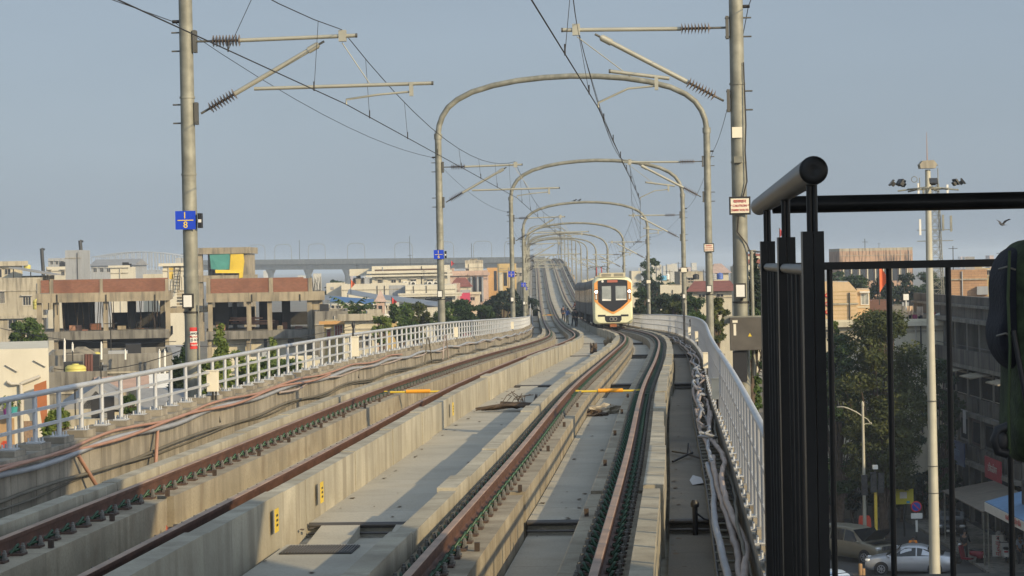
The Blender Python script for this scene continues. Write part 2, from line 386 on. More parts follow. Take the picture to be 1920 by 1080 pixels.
# yellow-faced corbels that carry the right-hand masts
MASTS = [37, 76, 119, 164, 207, 250, 296, 342, 388, 434, 480, 526, 572, 618, 664]
yel_wall = mat('yellow_wall', (0.55, 0.36, 0.14), .8, var=.1, streak=.3)
for i, y in enumerate(MASTS):
    for sd_ in (-1, 1):
        b = B()
        def cf(p, q, t, y=y, sd_=sd_):
            hd = heading(y); q2 = T(y, sd_ * p, q); return q2 + Vector((-math.sin(hd), math.cos(hd), 0)) * t
        b.prism([(4.331, -.2), (4.92, -.2), (4.92, -.62), (4.331, -1.0)], -.35, .35, cf, 0)
        b.prism([(4.34, -.622), (4.90, -.622), (4.90, -2.4), (4.34, -2.4)], -.33, .33, cf, 1)
        b.build('corbel', [conc_pan, yel_wall], via)
for y in (5, 38, 69, 100, 131, 162, 193, 224, 255, 286, 317):
    x, z, nx, ny = frame(y); b = B()
    b.lathe([(1.1, 0), (1.1, z - 4.7), (1.3, z - 4.2), (1.75, z - 2.9)], (x, y, 0), 16); b.build('pier', conc, via)

# cross pipes at the joints
pipe_m = mat('pipe_black', (0.085, 0.078, 0.072), .35, .3, var=.2)
for i, p in enumerate(PIPES[:6]):
    for o, hw, nm in ((0, .82, 'centre walkway'), (2.02, .36, 'right track'), (-2.02, .36, 'left track'), (3.62, .36, 'right side walkway')):
        bq = B(); bq.tube([T(p - .05, o - hw, -.515), T(p - .05, o + hw, -.515)], .034, 8)
        bq.tube([T(p - .12, o - hw, -.60), T(p - .12, o + hw, -.60)], .016, 6)
        ob = bq.build('cross_pipe', pipe_m)
        tag(ob, ['black drain pipe across the %s at the nearest deck joint', 'black drain pipe across the %s beside the ramps of the second joint', 'black drain pipe across the %s at the third joint, well before the train', 'black drain pipe across the %s at the fourth joint, where the tracks bend', 'black drain pipe across the %s at the fifth joint, short of the train', 'black drain pipe across the %s at the far joint level with the train'][i] % nm, 'pipe', 'black pipes across the deck joints')

# ---------------------------------------------------------------- tracks
RAILP = [(-.075, -.172), (.075, -.172), (.075, -.158), (.018, -.142), (.010, -.125), (.010, -.05), (.036, -.038), (.036, -.006), (.028, 0), (-.028, 0), (-.036, -.006), (-.036, -.038), (-.010, -.05), (-.010, -.125), (-.018, -.142), (-.075, -.158)]
RMI = [0] * 16; RMI[8] = 1; RMI[7] = 1; RMI[9] = 1
fb = B()
fb.box(-.19, .19, -.085, .085, -.166, -.146, 0)
for s in (-1, 1):
    fb.tube([(s * (.075 + .095 * math.sin(w) * .55), -.055 + .11 * (w / math.pi), -.148 + .075 * math.sin(w)) for w in [math.pi * i / 6 for i in range(7)]], .014, 6, 1)
    fb.tube([(s * .06, -.05, -.135), (s * .135, -.02, -.115), (s * .135, .02, -.115), (s * .06, .05, -.135)], .014, 6, 1)
    fb.lathe([(.034, -.146), (.034, -.125), (.022, -.122), (.022, -.085), (.014, -.08), (.014, -.062)], (s * .165, s * .03, 0), 6, 2, smooth=False)
fast_me = fb.build('fastener', [platem, grn, boltm]); fast_data = fast_me.data; bpy.data.objects.remove(fast_me)
JOINTS = []; y = 20.4 - 13.5 * 3
pat = [4.0, 1.5, 4.0, 4.0]; i = 0
while y < 330: JOINTS.append(y); y += pat[i % 4]; i += 1
JOINTS.append(330)
def gap_runs(a, b, gap=.35):
    lo = a; out = []
    for p in PIPES:
        if lo < p - gap < b: out.append((lo, p - gap)); lo = p + .02
    out.append((lo, b)); return out
for side, lab in ((-1, 'left-hand railway track of two rusty rails on concrete plinths'), (1, 'right-hand railway track with green clipped rails that the train stands on')):
    tr = thing('railway_track', lab, 'track', group='tracks on the viaduct')
    c = side * 2.013
    for s in (-1, 1):
        b = B(); sweep(b, [(c + s * .7175 + o, z) for o, z in RAILP], YA, YB, 0, RMI); b.build('rail', [rust, railtop], tr)
        b = B()
        for lo, hi in gap_runs(YA, 330): sweep(b, rect(*sorted((c + s * .37, c + s * .985)), -.734, -.168), lo, hi)
        sweep(b, rect(*sorted((c + s * .37, c + s * .985)), -.734, -.168), 330, YB)
        pl = b.build('plinth', conc_pl, tr)
        b = B()
        for a, e in zip(JOINTS[:-1], JOINTS[1:]):
            w = rng.uniform(-.022, .022)
            sweep(b, rect(*sorted((c + s * .99, c + s * (1.185 + w))), -.734, .025 + w), a, e - .03)
        sweep(b, rect(*sorted((c + s * .99, c + s * 1.185)), -.734, .03), 330, YB)
        b.build('upstand', conc, pl)
        for k in range(50):
            yy = 16.6 + .57 * k; o = link('fastener', fast_data, tr); o.location = T(yy, c + s * .7175, 0)
            sl = (fz(yy + .5) - fz(yy - .5)); o.rotation_euler = (math.atan(sl), 0, heading(yy))
    b = B()
    for s in (-1, 1):
        yy = 16.6 + .57 * 50
        while yy < 175:
            for q in (-1, 1):
                oo = c + s * .7175
                b.box(oo + q * .04, oo + q * .19, yy - .08, yy + .08, -.166, -.146, 0, lambda x, y_, z: T(y_, x, z))
                b.box(oo + q * .05, oo + q * .135, yy - .055, yy + .055, -.14, -.085, 1, lambda x, y_, z: T(y_, x, z))
                b.box(oo + q * .14, oo + q * .19, yy - .03, yy + .03, -.146, -.075, 2, lambda x, y_, z: T(y_, x, z))
            yy += .57
    b.build('fastener', [platem, grn, boltm], tr, kind='stuff')
    for k in range(11):
        yy = 18.2 + 2.7 * k + rng.uniform(-.4, .4); oo = c + (-1 if k % 2 else 1) * .43 if side > 0 else c - .43
        b = B(); b.box(oo - .022, oo + .022, yy - .03, yy + .03, -.166, -.09, 0, lambda x, y_, z: T(y_, x, z))
        b.build('terminal_block', [mat('terminal_brown', (.06, .04, .028), .8, var=.4, scale=8), black_p], tr)

# ---------------------------------------------------------------- railings
for side, zb, zt, mids, posts, lab in ((-1, .43, 1.0, (.62, .815), POSTS_L, 'pale metal railing on the left parapet, three bars on short round posts'),
                                       (1, .0, .96, (.32, .64), POSTS_R, 'pale metal railing on the right parapet seen nearly end-on')):
    rl = thing('guard_railing', lab, 'railing', group='railings of the viaduct'); o = side * 4.1
    ys = ysteps(12.0 if side > 0 else 8.0, 330)
    b = B(); b.tube([T(y, o, zt) for y in ys], .036, 8); b.build('top_rail', rail_white, rl)
    for mz in mids:
        b = B(); sweep(b, rect(o - .02, o + .02, mz - .018, mz + .018), ys[0], 330); b.build('mid_rail', rail_white, rl)
    b = B(); b.lathe([(.03, 0), (.03, zt - zb)], (0, 0, 0), 8); b.box(-.09, .09, -.09, .09, -.004, .014)
    for qx in (-.065, .065):
        for qy in (-.065, .065): b.lathe([(.012, .014), (.012, .06)], (qx, qy, 0), 5)
    p0 = b.build('post', rail_white); pdat = p0.data; bpy.data.objects.remove(p0)
    for yy in posts[:100]:
        q = link('post', pdat, rl); q.location = T(yy, o, zb + .005); q.rotation_euler = (0, 0, heading(yy))
    b = B()
    for yy in posts[100:]: b.tube([T(yy, o, zb), T(yy, o, zt)], .03, 5)
    b.build('post', rail_white, rl, kind='stuff')

# ---------------------------------------------------------------- masts with portal arches and cantilevers
ARCH = [(-1, 7.25), (-.99, 7.55), (-.965, 7.85), (-.92, 8.15), (-.85, 8.4), (-.74, 8.64), (-.58, 8.84), (-.4, 8.98), (-.2, 9.06), (0, 9.09)]
ARCH += [(-a, z) for a, z in ARCH[-2::-1]]
HO = 4.45
CZ = {-1: 5.09, 1: 4.94}
def insulator(b, p, q, mi, n=9):
    p, q = Vector(p), Vector(q); t = (q - p); L = t.length; t.normalize()
    b.tube([p, q], .022, 6, mi)
    for i in range(n):
        c = p + t * (L * (i + .7) / (n + .4))
        b.tube([c - t * .012, c + t * .012], [.03, .1], 10, mi)
supports = {-1: [], 1: []}
fit_m = mat('fitting_steel', (.12, .115, .10), .6, .3, var=.15)
plates = {37: '8', 76: '6', 119: '4', 164: '2', 207: '0'}
near_words = {37: 'nearest', 76: 'second nearest', 119: 'third', 164: 'fourth', 207: 'fifth', 250: 'sixth', 296: 'seventh', 342: 'eighth', 388: 'ninth', 434: 'tenth'}
for i, y in enumerate(MASTS):
    far = y > 320
    w = near_words.get(y, ['eleventh', 'twelfth', 'thirteenth', 'fourteenth', 'fifteenth', 'sixteenth'][max(0, i - 10) % 6])
    lab = {37: 'nearest portal: two tall steel masts framing the picture, arch above view', 76: 'large arched steel portal over both tracks, blue plate reading 6', 119: 'steel arch portal directly behind the large one, blue plate reading 4', 164: 'steel arch portal level with the train front, two birds perched on top'}.get(y, '%s steel arch portal counting from the camera, beyond the train front' % w)
    x, z, nx, ny = frame(y); ar = thing('mast_portal', lab, 'portal', (x, y, z), heading(y), 'steel arch portals over the tracks')
    seg = 6 if far else 14
    for s in (-1, 1):
        b = B(); b.tube([(s * HO, 0, -.2), (s * HO, 0, 3.5), (s * HO, 0, 7.25)], [.125, .12, .11], seg)
        if not far:
            b.lathe([(.135, 7.1), (.135, 7.28)], (s * HO, 0, 0), 12)
            b.lathe([(.2, -.2), (.2, -.16), (.14, -.12)], (s * HO, 0, 0), 12)
            for zz in (1.72, 2.35, 4.0, 5.25): b.lathe([(.128, zz), (.128, zz + .03)], (s * HO, 0, 0), 12)
        b.build('mast', galv, ar)
    b = B(); b.tube([(a * HO, 0, zz) for a, zz in ARCH], .095, seg); b.build('arch_tube', galv, ar)
    for s in (-1, 1):
        b = B(); q = -s        # pointing to the track
        px = s * (HO - .12)
        push = (i % 2 == 0)
        zt, zl = 6.17, 5.0
        b.box(*sorted((px - .0, px + q * .05)), -.08, .08, zt - .18, zt + .18, 2); b.box(*sorted((px, px + q * .05)), -.07, .07, zl - .18, zl + .18, 2)
        if not far:
            for zz in (zt - .15, zt + .15, zl - .15, zl + .15): b.tube([(px - q * .36, 0, zz), (px + q * .06, 0, zz)], .014, 5, 2)
        a0 = px + q * .16
        insulator(b, (a0 + q * .12, 0, zt), (a0 + q * .62, 0, zt), 1); b.tube([(px, 0, zt), (a0 + q * .14, 0, zt)], .02, 6, 2)
        b.tube([(a0 + q * .6, 0, zt), (a0 + q * 2.5, 0, zt + .03)], .033, 8, 0)
        b.tube([(a0 + q * 2.49, 0, zt + .03), (a0 + q * 2.52, 0, zt + .03)], .036, 8, 2)
        d0, d1 = Vector((px + q * .1, 0, zl)), Vector((a0 + q * 1.98, 0, zt - .05)); dd = (d1 - d0).normalized()
        b.tube([d0, d0 + dd * .16], .02, 6, 2); insulator(b, d0 + dd * .14, d0 + dd * .66, 1); b.tube([d0 + dd * .64, d1 - dd * .1], .04, 8, 0); b.tube([d1 - dd * .3, d1 - dd * .12], .055, 8, 0); b.tube([d1 - dd * .1, d1], .02, 6, 2)
        b.box(*sorted((a0 + q * 2.22, a0 + q * 2.34)), -.05, .05, zt - .06, zt + .12, 0)
        # registration tube and steady arm
        if s < 0: r0, r1, k0 = a0 + q * .82, a0 + q * 3.72, a0 + q * 3.35
        else: r0, r1, k0 = a0 + q * .8, a0 + q * 1.75, a0 + q * .98
        b.tube([(r0, 0, 5.38), (r1, 0, 5.40 if s < 0 else 5.52)], .03, 8, 0); b.tube([(r1 - q * .01, 0, 5.4 if s < 0 else 5.52), (r1 + q * .02, 0, 5.4 if s < 0 else 5.52)], .033, 8, 2)
        b.box(*sorted((k0, k0 + q * .06)), -.04, .04, 5.2, 5.42, 0)
        cw = a0 + q * (2.32 if s < 0 else 1.95)
        b.tube([(k0, 0, 5.27), ((k0 + cw) / 2, 0, 5.235), (cw, 0, CZ[s] + .08), (cw, 0, CZ[s])], .019, 6, 0)
        b.tube([(a0 + q * 2.27, 0, zt - .08), ((r0 * .35 + r1 * .65), 0, 5.42)], .008, 4, 0)
        b.build('cantilever', [galv_pale, ins_mat, fit_m], ar)
        supports[s].append((y, cw, a0 + q * 2.27))
    if y in plates:
        pl = B(); px = -HO - .04; pl.box(px - .165, px + .165, -.16, -.145, 3.12, 3.42); po = pl.build('number_plate', blue_sign, ar)
        bb = B(); bb.box(px - .13, px + .13, -.164, -.161, 3.262, 3.275); bb.build('rule_line', yel, po)
        put_text('I', .15, yel, po, (px - .01, -.163, 3.345)); put_text(plates[y], .15, yel, po, (px, -.163, 3.19))
        bb = B(); bb.box(px + .19, px + .25, -.12, .02, 3.14, 3.38, 0); bb.box(px + .2, px + .251, -.122, -.119, 3.23, 3.28, 1); bb.build('plate_bracket', [black_p, white_p], ar)
    if y < 260:
        for s in (-1, 1):        # flood lamp and caution board
            px = s * HO
            bb = B(); bb.box(px - .11, px + .07, -.22, -.15, 1.84, 2.08, 0); bb.box(px - .085, px + .05, -.226, -.219, 1.865, 2.055, 1); bb.box(px - .02, px + .02, -.15, -.1, 1.8, 2.0, 0); bb.lathe([(.14, 1.76), (.14, 1.79)], (px, 0, 0), 12, 0)
            bb.build('flood_lamp', [dark_metal, white_p], ar)
        px = HO
        bb = B(); bb.box(px - .17, px + .17, -.165, -.15, 3.17, 3.46, 1); bb.box(px - .145, px + .145, -.18, -.166, 3.2, 3.43, 0); co = bb.build('caution_board', [cream_p, black_p], ar)
        if y < 100:
            put_text('सावधान', .07, red_p, co, (px, -.186, 3.385)); put_text('* CAUTION *', .05, red_p, co, (px, -.186, 3.315)); put_text('25000 VOLTS', .048, red_p, co, (px, -.186, 3.245))
    if y == 37:
        px = -HO
        bb = B()
        ang = [R(-95 + 55 * t / 6) for t in range(7)]
        def sheet(r, z0, z1, mi, b=bb):
            vs = [(px + r * math.cos(a), r * math.sin(a), zz) for zz in (z0, z1) for a in ang]
            b.add(vs, [(k, k + 1, k + 8, k + 7) for k in range(6)], mi)
        sheet(.129, 1.18, 1.53, 0); sheet(.131, 1.395, 1.465, 1); sheet(.131, 1.285, 1.365, 1)
        ds = bb.build('danger_sheet', [red_p, white_p], ar)
        put_text('DANGER', .05, black_p, ds, (px + .06, -.128, 1.43), (math.pi / 2, 0, R(28)), sx=.8); put_text('25 KV', .065, black_p, ds, (px + .06, -.128, 1.325), (math.pi / 2, 0, R(28)), sx=.85)
        put_text('खतरा', .045, white_p, ds, (px + .06, -.128, 1.38), (math.pi / 2, 0, R(28))); put_text('चेतावनी', .04, white_p, ds, (px + .06, -.128, 1.24), (math.pi / 2, 0, R(28)))
        bb = B(); bb.tube([(px + .13, -.1, 1.9), (px + .13, -.1, 1.0), (px + .16, -.12, .85), (px + .3, -.2, .75), (px + .45, -.25, .62), (px + .5, -.25, .5)], .013, 6); bb.build('conduit', galv, ar)
        px = HO
        bb = B(); bb.box(px - .1, px + .06, -.14, -.125, 4.4, 4.57); bb.build('blank_plate', cream_p, ar)
        bb = B(); bb.box(px - .08, px + .05, -.17, -.12, 4.0, 4.1); bb.build('junction_box', galv, ar)
        bb = B(); bb.tube([(px + .1, -.1, 5.6), (px + .12, -.13, 4.6), (px + .1, -.12, 4.2), (px + .12, -.13, 3.7), (px - .02, -.15, 3.2), (px - .05, -.15, 2.9), (px + .1, -.14, 2.7), (px + .16, -.12, 2.55)], .012, 5); bb.build('cable', wire_mat, ar)
        bb = B(); bb.tube([(px + .17, -.1, 2.6), (px + .18, -.1, .6)], .03, 8); bb.build('conduit', galv, ar)
        steel = mat('cabinet_steel', (.13, .115, .095), .45, .5, var=.15, scale=5)
        bb = B(); bb.box(px - .2, px + .34, -.46, -.2, 1.02, 1.54, 0); bb.box(px - .195, px + .335, -.472, -.459, 1.03, 1.53, 0); bb.box(px - .28, px + .42, -.22, -.16, 1.44, 1.56, 1); bb.box(px + .33, px + .44, -.3, -.16, 1.05, 1.18, 1); cb = bb.build('control_cabinet', [steel, galv], ar)
        bb = B(); bb.box(px - .16, px - .08, -.479, -.473, 1.46, 1.5, 0); bb.box(px - .145, px - .105, -.479, -.473, 1.26, 1.44, 0); bb.build('handle', [cream_p], cb)
        bb = B(); bb.add([(px + .08, -.478, 1.24), (px + .14, -.478, 1.24), (px + .11, -.478, 1.295)], [(0, 1, 2)]); bb.build('warning_triangle', yellow_p, cb)
        bb = B(); bb.box(px - .16, px + .06, -.4, -.2, .52, 1.0, 0); bb.tube([(px + .0, -.25, 1.0), (px + .0, -.25, .8)], .06, 8, 0); bb.build('battery_box', black_p, ar)
        bb = B()
        for k in range(6):
            w0 = rng.uniform(0, 1)
            bb.tube([(px + .2 + .03 * k, -.3, 1.02), (px + .15 + .04 * k + .1 * w0, -.32, .85), (px + .2 + .06 * k, -.3, .62 + .06 * k), (px + .4 - .02 * k, -.28, .58 + .05 * k), (px + .42 - .03 * k, -.3, .85), (px + .3, -.3, 1.02)], .012, 5)
        bb.build('cable_loop', wire_mat, ar)

# ---------------------------------------------------------------- overhead wires
PRE = {-1: (-2.4, -.6), 1: (1.8, 3.4)}
for s, lab in ((-1, 'overhead wire pair with droppers above the left-hand track'), (1, 'overhead wire pair with droppers above the right-hand track')):
    wt = thing('overhead_wire', lab, 'overhead wire', group='overhead wires')
    sup = supports[s]
    pre = (sup[0][0] - 43, *PRE[s])
    sup = [pre] + sup
    cp = [T(y, o, CZ[s]) for y, o, m in sup]; b = B(); b.tube(cp, .0085, 5); b.build('contact_wire', wire_mat, wt)
    mp = []; dr = []
    for (ya, oa, ma), (yb, ob_, mb) in zip(sup[:-1], sup[1:]):
        K = 12
        for k in range(K):
            t = k / K; yy = ya + (yb - ya) * t
            base = T(ya, ma, 6.3) * (1 - t) + T(yb, mb, 6.3) * t; base.z -= .75 * 4 * t * (1 - t); mp.append(base)
        for k in range(7):
            t = (k + .5) / 7
            top = T(ya, ma, 6.3) * (1 - t) + T(yb, mb, 6.3) * t; top.z -= .75 * 4 * t * (1 - t)
            bot = T(ya, oa, CZ[s]) * (1 - t) + T(yb, ob_, CZ[s]) * t
            if 12 < top.y < 260: dr.append((top, bot))
    mp.append(T(sup[-1][0], sup[-1][2], 6.3)); b = B(); b.tube(mp, .0075, 5); b.build('messenger_wire', wire_mat, wt)
    for top, bot in dr:
        b = B(); b.tube([top, bot], .004, 4); b.tube([bot + Vector((0, 0, -.02)), bot + Vector((0, 0, .12))], .010, 4); b.build('dropper', wire_mat, wt)
for s, lab in ((-1, 'slack earth wire along the outside of the left masts'), (1, 'slack earth wire along the outside of the right masts')):
    pts = []
    ys = [-6] + MASTS
    for ya, yb in zip(ys[:-1], ys[1:]):
        for k in range(10):
            t = k / 10; p = T(ya, s * (HO + .2), 6.5) * (1 - t) + T(yb, s * (HO + .2), 6.5) * t; p.z -= .35 * 4 * t * (1 - t); pts.append(p)
    b = B(); b.tube(pts, .007, 4)
    for y in MASTS[:4]: b.tube([T(y, s * (HO + .22), 6.5), T(y, s * (HO + .1), 6.5)], .03, 6)
    tag(b.build('earth_wire', wire_mat), lab, 'wire', 'earth wires')
# ---------------------------------------------------------------- cables, boxes and loose things on the deck
def wavy(o, z, a, b, amp, seed, st=.45, zamp=.03):
    q = random.Random(seed); pts = []; y = a; ph = q.uniform(0, 6); fr = q.uniform(.9, 1.2) if o < 0 else q.uniform(.42, .7)
    while y <= b:
        pts.append(T(y, o + amp * math.sin(ph + y * fr) + q.uniform(-.3, .3) * amp, z + zamp * math.sin(ph * 2 + y * fr * .8))); y += st
    return pts
for nm, o, z, a, b_, amp, r, m, lab in (
    ('power_cable', -3.90, .24, 9, 320, .02, .036, cable_grey, 'thick blue-grey cable looping along the left parapet wall'),
    ('power_cable', -3.86, .28, 9, 48, .025, .022, cable_or, 'terracotta cable lying over the grey cable on the left parapet'),
    ('power_cable', -3.89, .33, 9, 60, .03, .02, cable_or, 'thinner terracotta cable hugging the top of the left parapet'),
    ('power_cable', -3.88, -.06, 9, 320, .025, .022, cable_br, 'dull brown cable strung low along the left parapet wall'),
    ('power_cable', -3.9, -.11, 9, 140, .03, .014, cable_br, 'thin brown cable below the other brown one on the left wall'),
    ('power_cable', -3.9, .2, 42, 330, .045, .022, cable_pk, 'dusty pink cable along the left parapet beyond the second mast'),
    ('power_cable', 3.76, -.27, 15, 30.5, .025, .036, cable_grey, 'pale grey conduit on the walkway side of the right cable tray'),
    ('power_cable', 3.86, -.24, 14, 31, .04, .036, cable_pk, 'dusty pinkish conduit winding along the middle of the right cable tray'),
    ('power_cable', 3.92, -.18, 14, 40, .05, .034, cable_pk, 'wavy pinkish conduit crossing over the others in the right tray'),
    ('power_cable', 3.97, -.2, 16, 60, .03, .018, cable_br, 'thin brown cable between conduits and railing in the right tray'),
    ('power_cable', 3.78, -.26, 31, 330, .045, .03, cable_pk, 'far stretch of dusty conduit winding along the right parapet'),
    ('power_cable', 3.86, -.22, 30, 330, .06, .028, cable_grey, 'far stretch of grey conduit winding along the right parapet'),
    ('power_cable', 3.93, -.18, 30, 330, .05, .026, cable_pk, 'far stretch of pink conduit right under the right railing')):
    b = B(); b.tube(wavy(o, z, a, b_, amp, hash((o, z, a)) % 1000, .5 if b_ < 100 else .8), r, 7)
    tag(b.build(nm, m), lab, 'cable', 'cables along the parapets')
ct = thing('cable_tray', 'dark ladder cable tray along the right parapet under the conduits', 'cable tray', T(15, 3.7, -.4))
b = B(); off = T(15, 3.7, -.4)
def rel(p): return p - off
for oo in (3.71, 4.0): b.tube([rel(T(y, oo, -.36)) for y in ysteps(12.5, 120)], .016, 5)
b.build('side_rail', dark_metal, ct)
y = 13
while y < 70: b = B(); b.tube([rel(T(y, 3.71, -.35)), rel(T(y, 4.0, -.35))], .014, 4); b.tube([rel(T(y, 3.71, -.36)), rel(T(y, 3.71, -.5))], .01, 4); b.build('rung', galv, ct); y += .62
q7 = random.Random(71)
for k in range(7):   # loose tangled lengths over the far part of the right-hand tray
    y0 = 33 + 3.2 * k; pts = []; o7 = q7.uniform(3.74, 3.98)
    for j in range(9): pts.append(T(y0 + j * .75 + q7.uniform(-.3, .3), min(4.0, max(3.7, o7 + q7.uniform(-.14, .14))), -.16 + q7.uniform(-.05, .14)))
    b = B(); b.tube(pts, q7.uniform(.02, .03), 7); tag(b.build('power_cable', cable_pk if k % 2 else cable_grey), 'tangled dusty conduit piled on the right tray where the boxes hang', 'cable', 'tangled conduits on the right tray')
# slanting terracotta pipes on the left wall
for y, d, lab in ((23.6, -1, 'terracotta pipe slanting down the left wall, nearest of the pair'), (27.5, 1, 'terracotta pipe slanting down the left wall, second from the camera'), (31.8, -1, 'terracotta pipe slanting down the left wall, just before the nearest mast')):
    b = B(); b.tube([T(y, -3.88, .2), T(y + d * .5, -3.8, -.2), T(y + d * .8, -3.75, -.5)], .026, 7); tag(b.build('drain_pipe', cable_or), lab, 'pipe', 'slanting terracotta pipes')
# grey arcs of hose further on
for y, lab in ((66, 'brown hose arching over the left parapet near the fourth box'), (71, 'dusty hose arching over the left parapet just beyond the brown one')):
    b = B(); b.tube([T(y - .9 + 1.8 * k / 8, -3.85, -.1 + .75 * math.sin(math.pi * k / 8)) for k in range(9)], .02, 6); tag(b.build('hose', cable_br if y == 66 else cable_pk), lab, 'hose', 'hoses arching over the parapet')
# junction boxes on the railings
for side, y, lab in ((-1, 36.6, 'pale junction box on the left railing beside the nearest mast'), (-1, 52.5, 'tall pale junction box on the left railing with black plug on top'), (-1, 76.5, 'pale junction box on the left railing in front of the mast with plate 6'), (-1, 108, 'small pale junction box on the left railing near its far bend'),
                     (1, 37.5, 'pale junction box low on the right railing, nearest to the camera'), (1, 50, 'pale junction box on the right railing where the conduits tangle'), (1, 96, 'pale junction box on the far right railing near the tall black rods'), (1, 78, 'pale junction box on the right railing short of the black rods')):
    t = thing('junction_box', lab, 'junction box', T(y, side * 4.05, .5 if side < 0 else .2), heading(y), 'junction boxes on the railings')
    s = 1.35 if y == 52.5 else 1.0
    b = B(); b.box(-.09 * s, .09 * s, -.06, .06, 0, .33 * s); b.box(-.083 * s, .083 * s, -.068, -.061, .01, .32 * s); b.box(-.1 * s, .1 * s, -.075, .065, .33 * s, .345 * s); b.build('case', cream_p, t)
    b = B(); b.tube([(0, 0, 0), (0, .01, -.5 if side < 0 else -.2)], .018, 6); b.tube([(.05, 0, 0), (.06, 0, -.3), (.12, -.03, -.5)], .014, 5); b.build('stem', dark_metal, t)
    if y in (52.5, 96):
        b = B(); b.tube([(0, 0, .34 * s), (.01, 0, .34 * s + .22)], .022, 6); b.lathe([(.03, .34 * s + .2), (.045, .34 * s + .27), (.02, .34 * s + .33)], (0.01, 0, 0), 8); b.build('plug', black_p, t)
for y, lab in ((97, 'taller black rod standing at the right railing bend'), (99.5, 'shorter black rod behind the other at the right railing bend')):
    b = B(); b.tube([T(y, 3.85, -.2), T(y, 3.85, 1.55 if y == 97 else 1.2)], .022, 6); tag(b.build('rod', black_p), lab, 'rod', 'black rods at the railing')
# orange spacer bars between the rails
for c, y, lab in ((-2.013, 47.5, 'orange and yellow gauge bar lying across the left-hand track'), (2.013, 46.6, 'orange and yellow gauge bar lying across the right-hand track'), (-2.013, 265, 'distant orange gauge bar across the left track beyond the workers')):
    t = thing('gauge_bar', lab, 'gauge bar', T(y, c, -.1), heading(y), 'gauge bars between the rails')
    b = B(); b.tube([(-.64, 0, 0), (.64, 0, 0)], .022, 8); b.build('rod', yellow_p, t)
    b = B(); b.tube([(-.2, 0, .01), (.3, 0, .01)], .042, 10); b.build('sleeve', orange_p, t)
    b = B(); b.box(-.66, -.6, -.03, .03, -.06, .03); b.box(.6, .66, -.03, .03, -.06, .03); b.build('end_clamp', yellow_p, t)
# yellow tags on the plinth
for y, lab in ((23.6, 'nearest yellow number tag on the concrete plinth face'), (26.6, 'second yellow number tag on the concrete plinth face'), (42.8, 'far narrow yellow tag on the concrete plinth face')):
    t = thing('plinth_tag', lab, 'tag', T(y, -.772, -.2), heading(y), 'yellow tags on the plinth')
    b = B(); b.box(0, .008, -.1, .1, -.12, .12); b.build('plate', yellow_p, t)
    b = B()
    for zz in (-.05, 0.0, .05): b.box(.0085, .0095, -.05, .05, zz - .012, zz + .012)
    b.build('lettering', black_p, t)
# steel grating on the mound
t = thing('drain_grate', 'dark steel grating set in the raised concrete slab at bottom left of centre', 'grate', T(23.45, -.3, -.497), heading(23.4))
b = B(); b.box(-.37, .37, -.32, .32, 0, .012, 0); b.build('frame', dark_metal, t)
b = B()
for k in range(24): b.box(-.35 + .03 * k, -.345 + .03 * k + .008, -.30, .30, .0125, .022, 0)
b.build('bar', mat('grate_grey', (.16, .15, .14), .6, .5, var=.2), t)
# debris
def scrap(name, label, cat, loc, sx, sy, sz, m, seed, n=26, grp=None):
    q = random.Random(seed); bm = bmesh.new(); bmesh.ops.create_icosphere(bm, subdivisions=3, radius=1)
    for v in bm.verts:
        k = 1 + .5 * math.sin(v.co.x * 5 + seed) * math.cos(v.co.y * 7 + seed * 2) + q.uniform(-.18, .18)
        v.co = Vector((v.co.x * sx * k, v.co.y * sy * k, max(0, v.co.z * .9 + .25) * sz * k))
    me = bpy.data.meshes.new(name); bm.to_mesh(me); bm.free(); me.materials.append(m)
    o = link(name, me); o.location = loc; return tag(o, label, cat, grp)
bark = mat('bark', (.085, .06, .042), .9, var=.35, scale=6, bump=.4)
t = thing('dead_branch', 'dark dead branch bundle lying on the centre deck by the second ramps', 'branch', T(47, 0, -.5), heading(47))
b = B(); q = random.Random(3)
for k in range(9):
    y0 = q.uniform(-.35, .35); pts = [(-.75 + q.uniform(0, .3) + 1.5 * j / 6, y0 + q.uniform(-.08, .08), .05 + .09 * math.sin(j / 6 * 3.1) * q.uniform(.3, 1.4)) for j in range(7)]
    b.tube(pts, [q.uniform(.02, .055) * (1 - .5 * abs(j - 3) / 3) for j in range(7)], 6)
b.build('bough', bark, t)
b = B()
for k in range(14):
    x0 = q.uniform(-.4, .6); b.tube([(x0, q.uniform(-.2, .3), .1), (x0 + q.uniform(-.1, .2), q.uniform(-.2, .5), .2 + q.uniform(0, .15)), (x0 + q.uniform(-.2, .5), q.uniform(-.3, .6), .15 + q.uniform(0, .25))], .008, 4)
b.build('twig', bark, t)
b = B(); q = random.Random(5)
cloth_m = mat('dirty_cloth', (.36, .31, .235), .95, var=.25, scale=6, bump=.4)
scrap('sack_cloth', 'crumpled beige sacking heaped between the rails under the orange bar', 'cloth', T(45.8, 1.95, -.5), .36, .4, .13, cloth_m, 11)
scrap('dead_leaves', 'heap of brown dead leaves in front of the beige sacking', 'leaves', T(45.0, 1.78, -.5), .22, .25, .09, bark, 12)
scrap('red_bag', 'crumpled terracotta bag between the left track rails near the black pipe', 'bag', T(25.2, -2.22, -.72), .13, .15, .2, mat('red_cloth', (.42, .13, .085), .8, var=.2, scale=8), 13)
scrap('stone', 'dark stone on the centre deck just before the rail bend', 'stone', T(96, .0, -.5), .16, .3, .3, bark, 14)
scrap('wood_block', 'brown wooden block on the centre deck at the rail bend', 'block', T(116, .5, -.5), .22, .3, .3, mat('brown_wood', (.2, .15, .09), .9, var=.2), 15)
t = thing('fallen_branch', 'thin black forked branch on the shaded right walkway', 'branch', T(34.3, 3.5, -.48), heading(34)); b = B()
